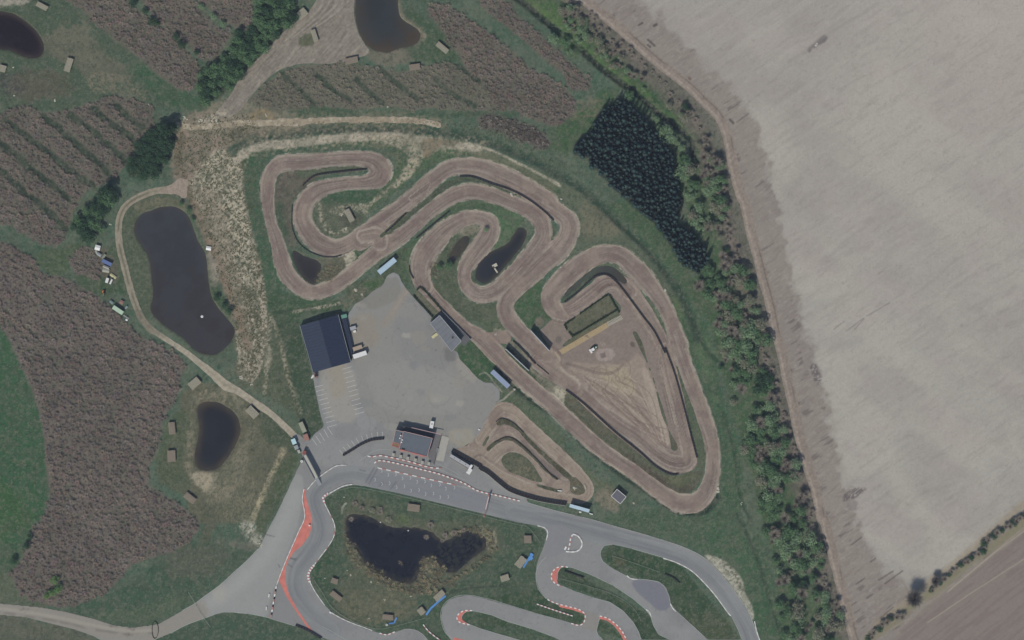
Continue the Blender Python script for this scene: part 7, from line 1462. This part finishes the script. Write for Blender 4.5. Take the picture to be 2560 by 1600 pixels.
def sheet(name, mk, dz, m, cv, zconst=None, keep=None, snap=True):
    mk = blur1(mk, 1) if snap else mk
    cell = .25*(mk[1:, 1:]+mk[1:, :-1]+mk[:-1, 1:]+mk[:-1, :-1]) > .5
    if keep is not None: cell &= keep
    used = np.zeros((H_+1, W_+1), np.int8)
    cnt = np.zeros((H_, W_), np.int8)
    for a in (0, 1):
        for b in (0, 1): cnt[a:H_-1+a, b:W_-1+b] += cell
    vs = cnt > 0; bd = vs & (cnt < 4)
    c = np.stack([GX, GY, HF+dz if zconst is None else np.full_like(HF, zconst)], -1).astype(np.float32)
    if snap:
        gyy, gxx = np.gradient(mk); g2 = np.maximum(gxx**2+gyy**2, 1e-4)
        k = np.clip((.5-mk)/g2, -40, 40); dx = k*gxx; dy = k*gyy; L = np.maximum(np.sqrt(dx*dx+dy*dy), 1e-6); lim = np.minimum(1, .8/L)
        c[..., 0] += np.where(bd, dx*lim*G2*S, 0); c[..., 1] -= np.where(bd, dy*lim*G2*S, 0)
    f = np.stack([idx[1:, :-1], idx[1:, 1:], idx[:-1, 1:], idx[:-1, :-1]], -1)[cell]
    ids = np.unique(f); re = np.zeros(W_*H_, np.int32); re[ids] = np.arange(len(ids))
    o = link(name, rawmesh(name, c.reshape(-1, 3)[ids], re[f], 4, m, CV[cv].c.reshape(-1, 3)[ids])); tag(o, kind='structure'); return o
inner = np.zeros((H_-1, W_-1), bool); inner[1:-1, 1:-1] = True
dm = mask_of('dirt').copy()
sheet('field', mask_of('field'), .05, attrmat('bare_soil', .05, 1.2), 'field', keep=inner)
sheet('gravel_path', mask_of('gravel'), .09, attrmat('gravel', .07, 2.5), 'gravel', keep=inner)
sheet('dirt_track', dm, .06, attrmat('packed_dirt', .06, 2.5), 'dirt', keep=inner)
sheet('asphalt_road', mask_of('asphalt'), .13, attrmat('worn_asphalt', .035, 3, .85, .2, .1), 'asphalt', keep=inner)
wm, wnt, wb = nodes('pond_water')
at = wnt.nodes.new('ShaderNodeAttribute'); at.attribute_name = 'Col'; wnt.links.new(at.outputs['Color'], wb.inputs['Base Color'])
wb.inputs['Roughness'].default_value = .12; wb.inputs['IOR'].default_value = 1.33
tc = wnt.nodes.new('ShaderNodeTexCoord'); nz = wnt.nodes.new('ShaderNodeTexNoise'); nz.inputs['Scale'].default_value = 2.5; nz.inputs['Detail'].default_value = 2
bp = wnt.nodes.new('ShaderNodeBump'); bp.inputs['Strength'].default_value = .06; bp.inputs['Distance'].default_value = .05
wnt.links.new(tc.outputs['Object'], nz.inputs['Vector']); wnt.links.new(nz.outputs['Fac'], bp.inputs['Height']); wnt.links.new(bp.outputs['Normal'], wb.inputs['Normal'])
for i in range(len(PONDS)):
    sheet('pond', (WID == i+1).astype(np.float32), 0, wm, 'water', zconst=-.45, keep=inner, snap=False)
print('sheets', time.time()-T0)
# ------------------------------------------------------------ air, light, camera
hz = MB(); hz.prism([(-2900, -2900), (2900, -2900), (2900, 2900), (-2900, 2900)], -3.2, CAMH+8)
hm = bpy.data.materials.new('haze_air'); hm.use_nodes = True; nt = hm.node_tree; nt.nodes.clear()
out = nt.nodes.new('ShaderNodeOutputMaterial'); pv = nt.nodes.new('ShaderNodeVolumePrincipled')
pv.inputs['Color'].default_value = (.62, .72, .9, 1); pv.inputs['Density'].default_value = HZD; pv.inputs['Anisotropy'].default_value = 0.0
nt.links.new(pv.outputs[0], out.inputs['Volume'])
if HZD > 0:
    ho = hz.obj('haze', hm); tag(ho, kind='stuff', label='thin even blue-grey air over the whole site', cat='haze')
wd = bpy.data.worlds.new('World'); bpy.context.scene.world = wd; wd.use_nodes = True; nt = wd.node_tree
sky = nt.nodes.new('ShaderNodeTexSky'); sky.sky_type = 'NISHITA'; sky.sun_disc = False; sky.sun_elevation = R(SUN_EL); sky.sun_rotation = R(SUN_AZ)
nt.links.new(sky.outputs[0], nt.nodes['Background'].inputs['Color']); nt.nodes['Background'].inputs['Strength'].default_value = .09
ld = bpy.data.lights.new('sun', 'SUN'); ld.energy = 3.2; ld.angle = R(.53); ld.color = (1, .955, .89); lo = bpy.data.objects.new('sun', ld); C.objects.link(lo)
az = R(SUN_AZ); el = R(SUN_EL); dirv = Vector((math.sin(az)*math.cos(el), math.cos(az)*math.cos(el), math.sin(el)))   # towards the sun
lo.rotation_euler = dirv.to_track_quat('Z', 'Y').to_euler(); lo.location = dirv*300
cd = bpy.data.cameras.new('camera'); cam = bpy.data.objects.new('camera', cd); C.objects.link(cam); cam.location = (0, 0, CAMH); cam.rotation_euler = (0, 0, 0)
cd.sensor_width = 36; cd.lens = 36*CAMH/(2560*S); cd.clip_start = 10; cd.clip_end = 12000
sc = bpy.context.scene; sc.camera = cam
sc.view_settings.view_transform = 'Standard'; sc.view_settings.look = 'None'; sc.view_settings.gamma = 1; sc.view_settings.exposure = EXPO
sc.cycles.max_bounces = 4; sc.cycles.diffuse_bounces = 2; sc.cycles.glossy_bounces = 2; sc.cycles.volume_bounces = 0
print('done', time.time()-T0, len(bpy.data.objects))
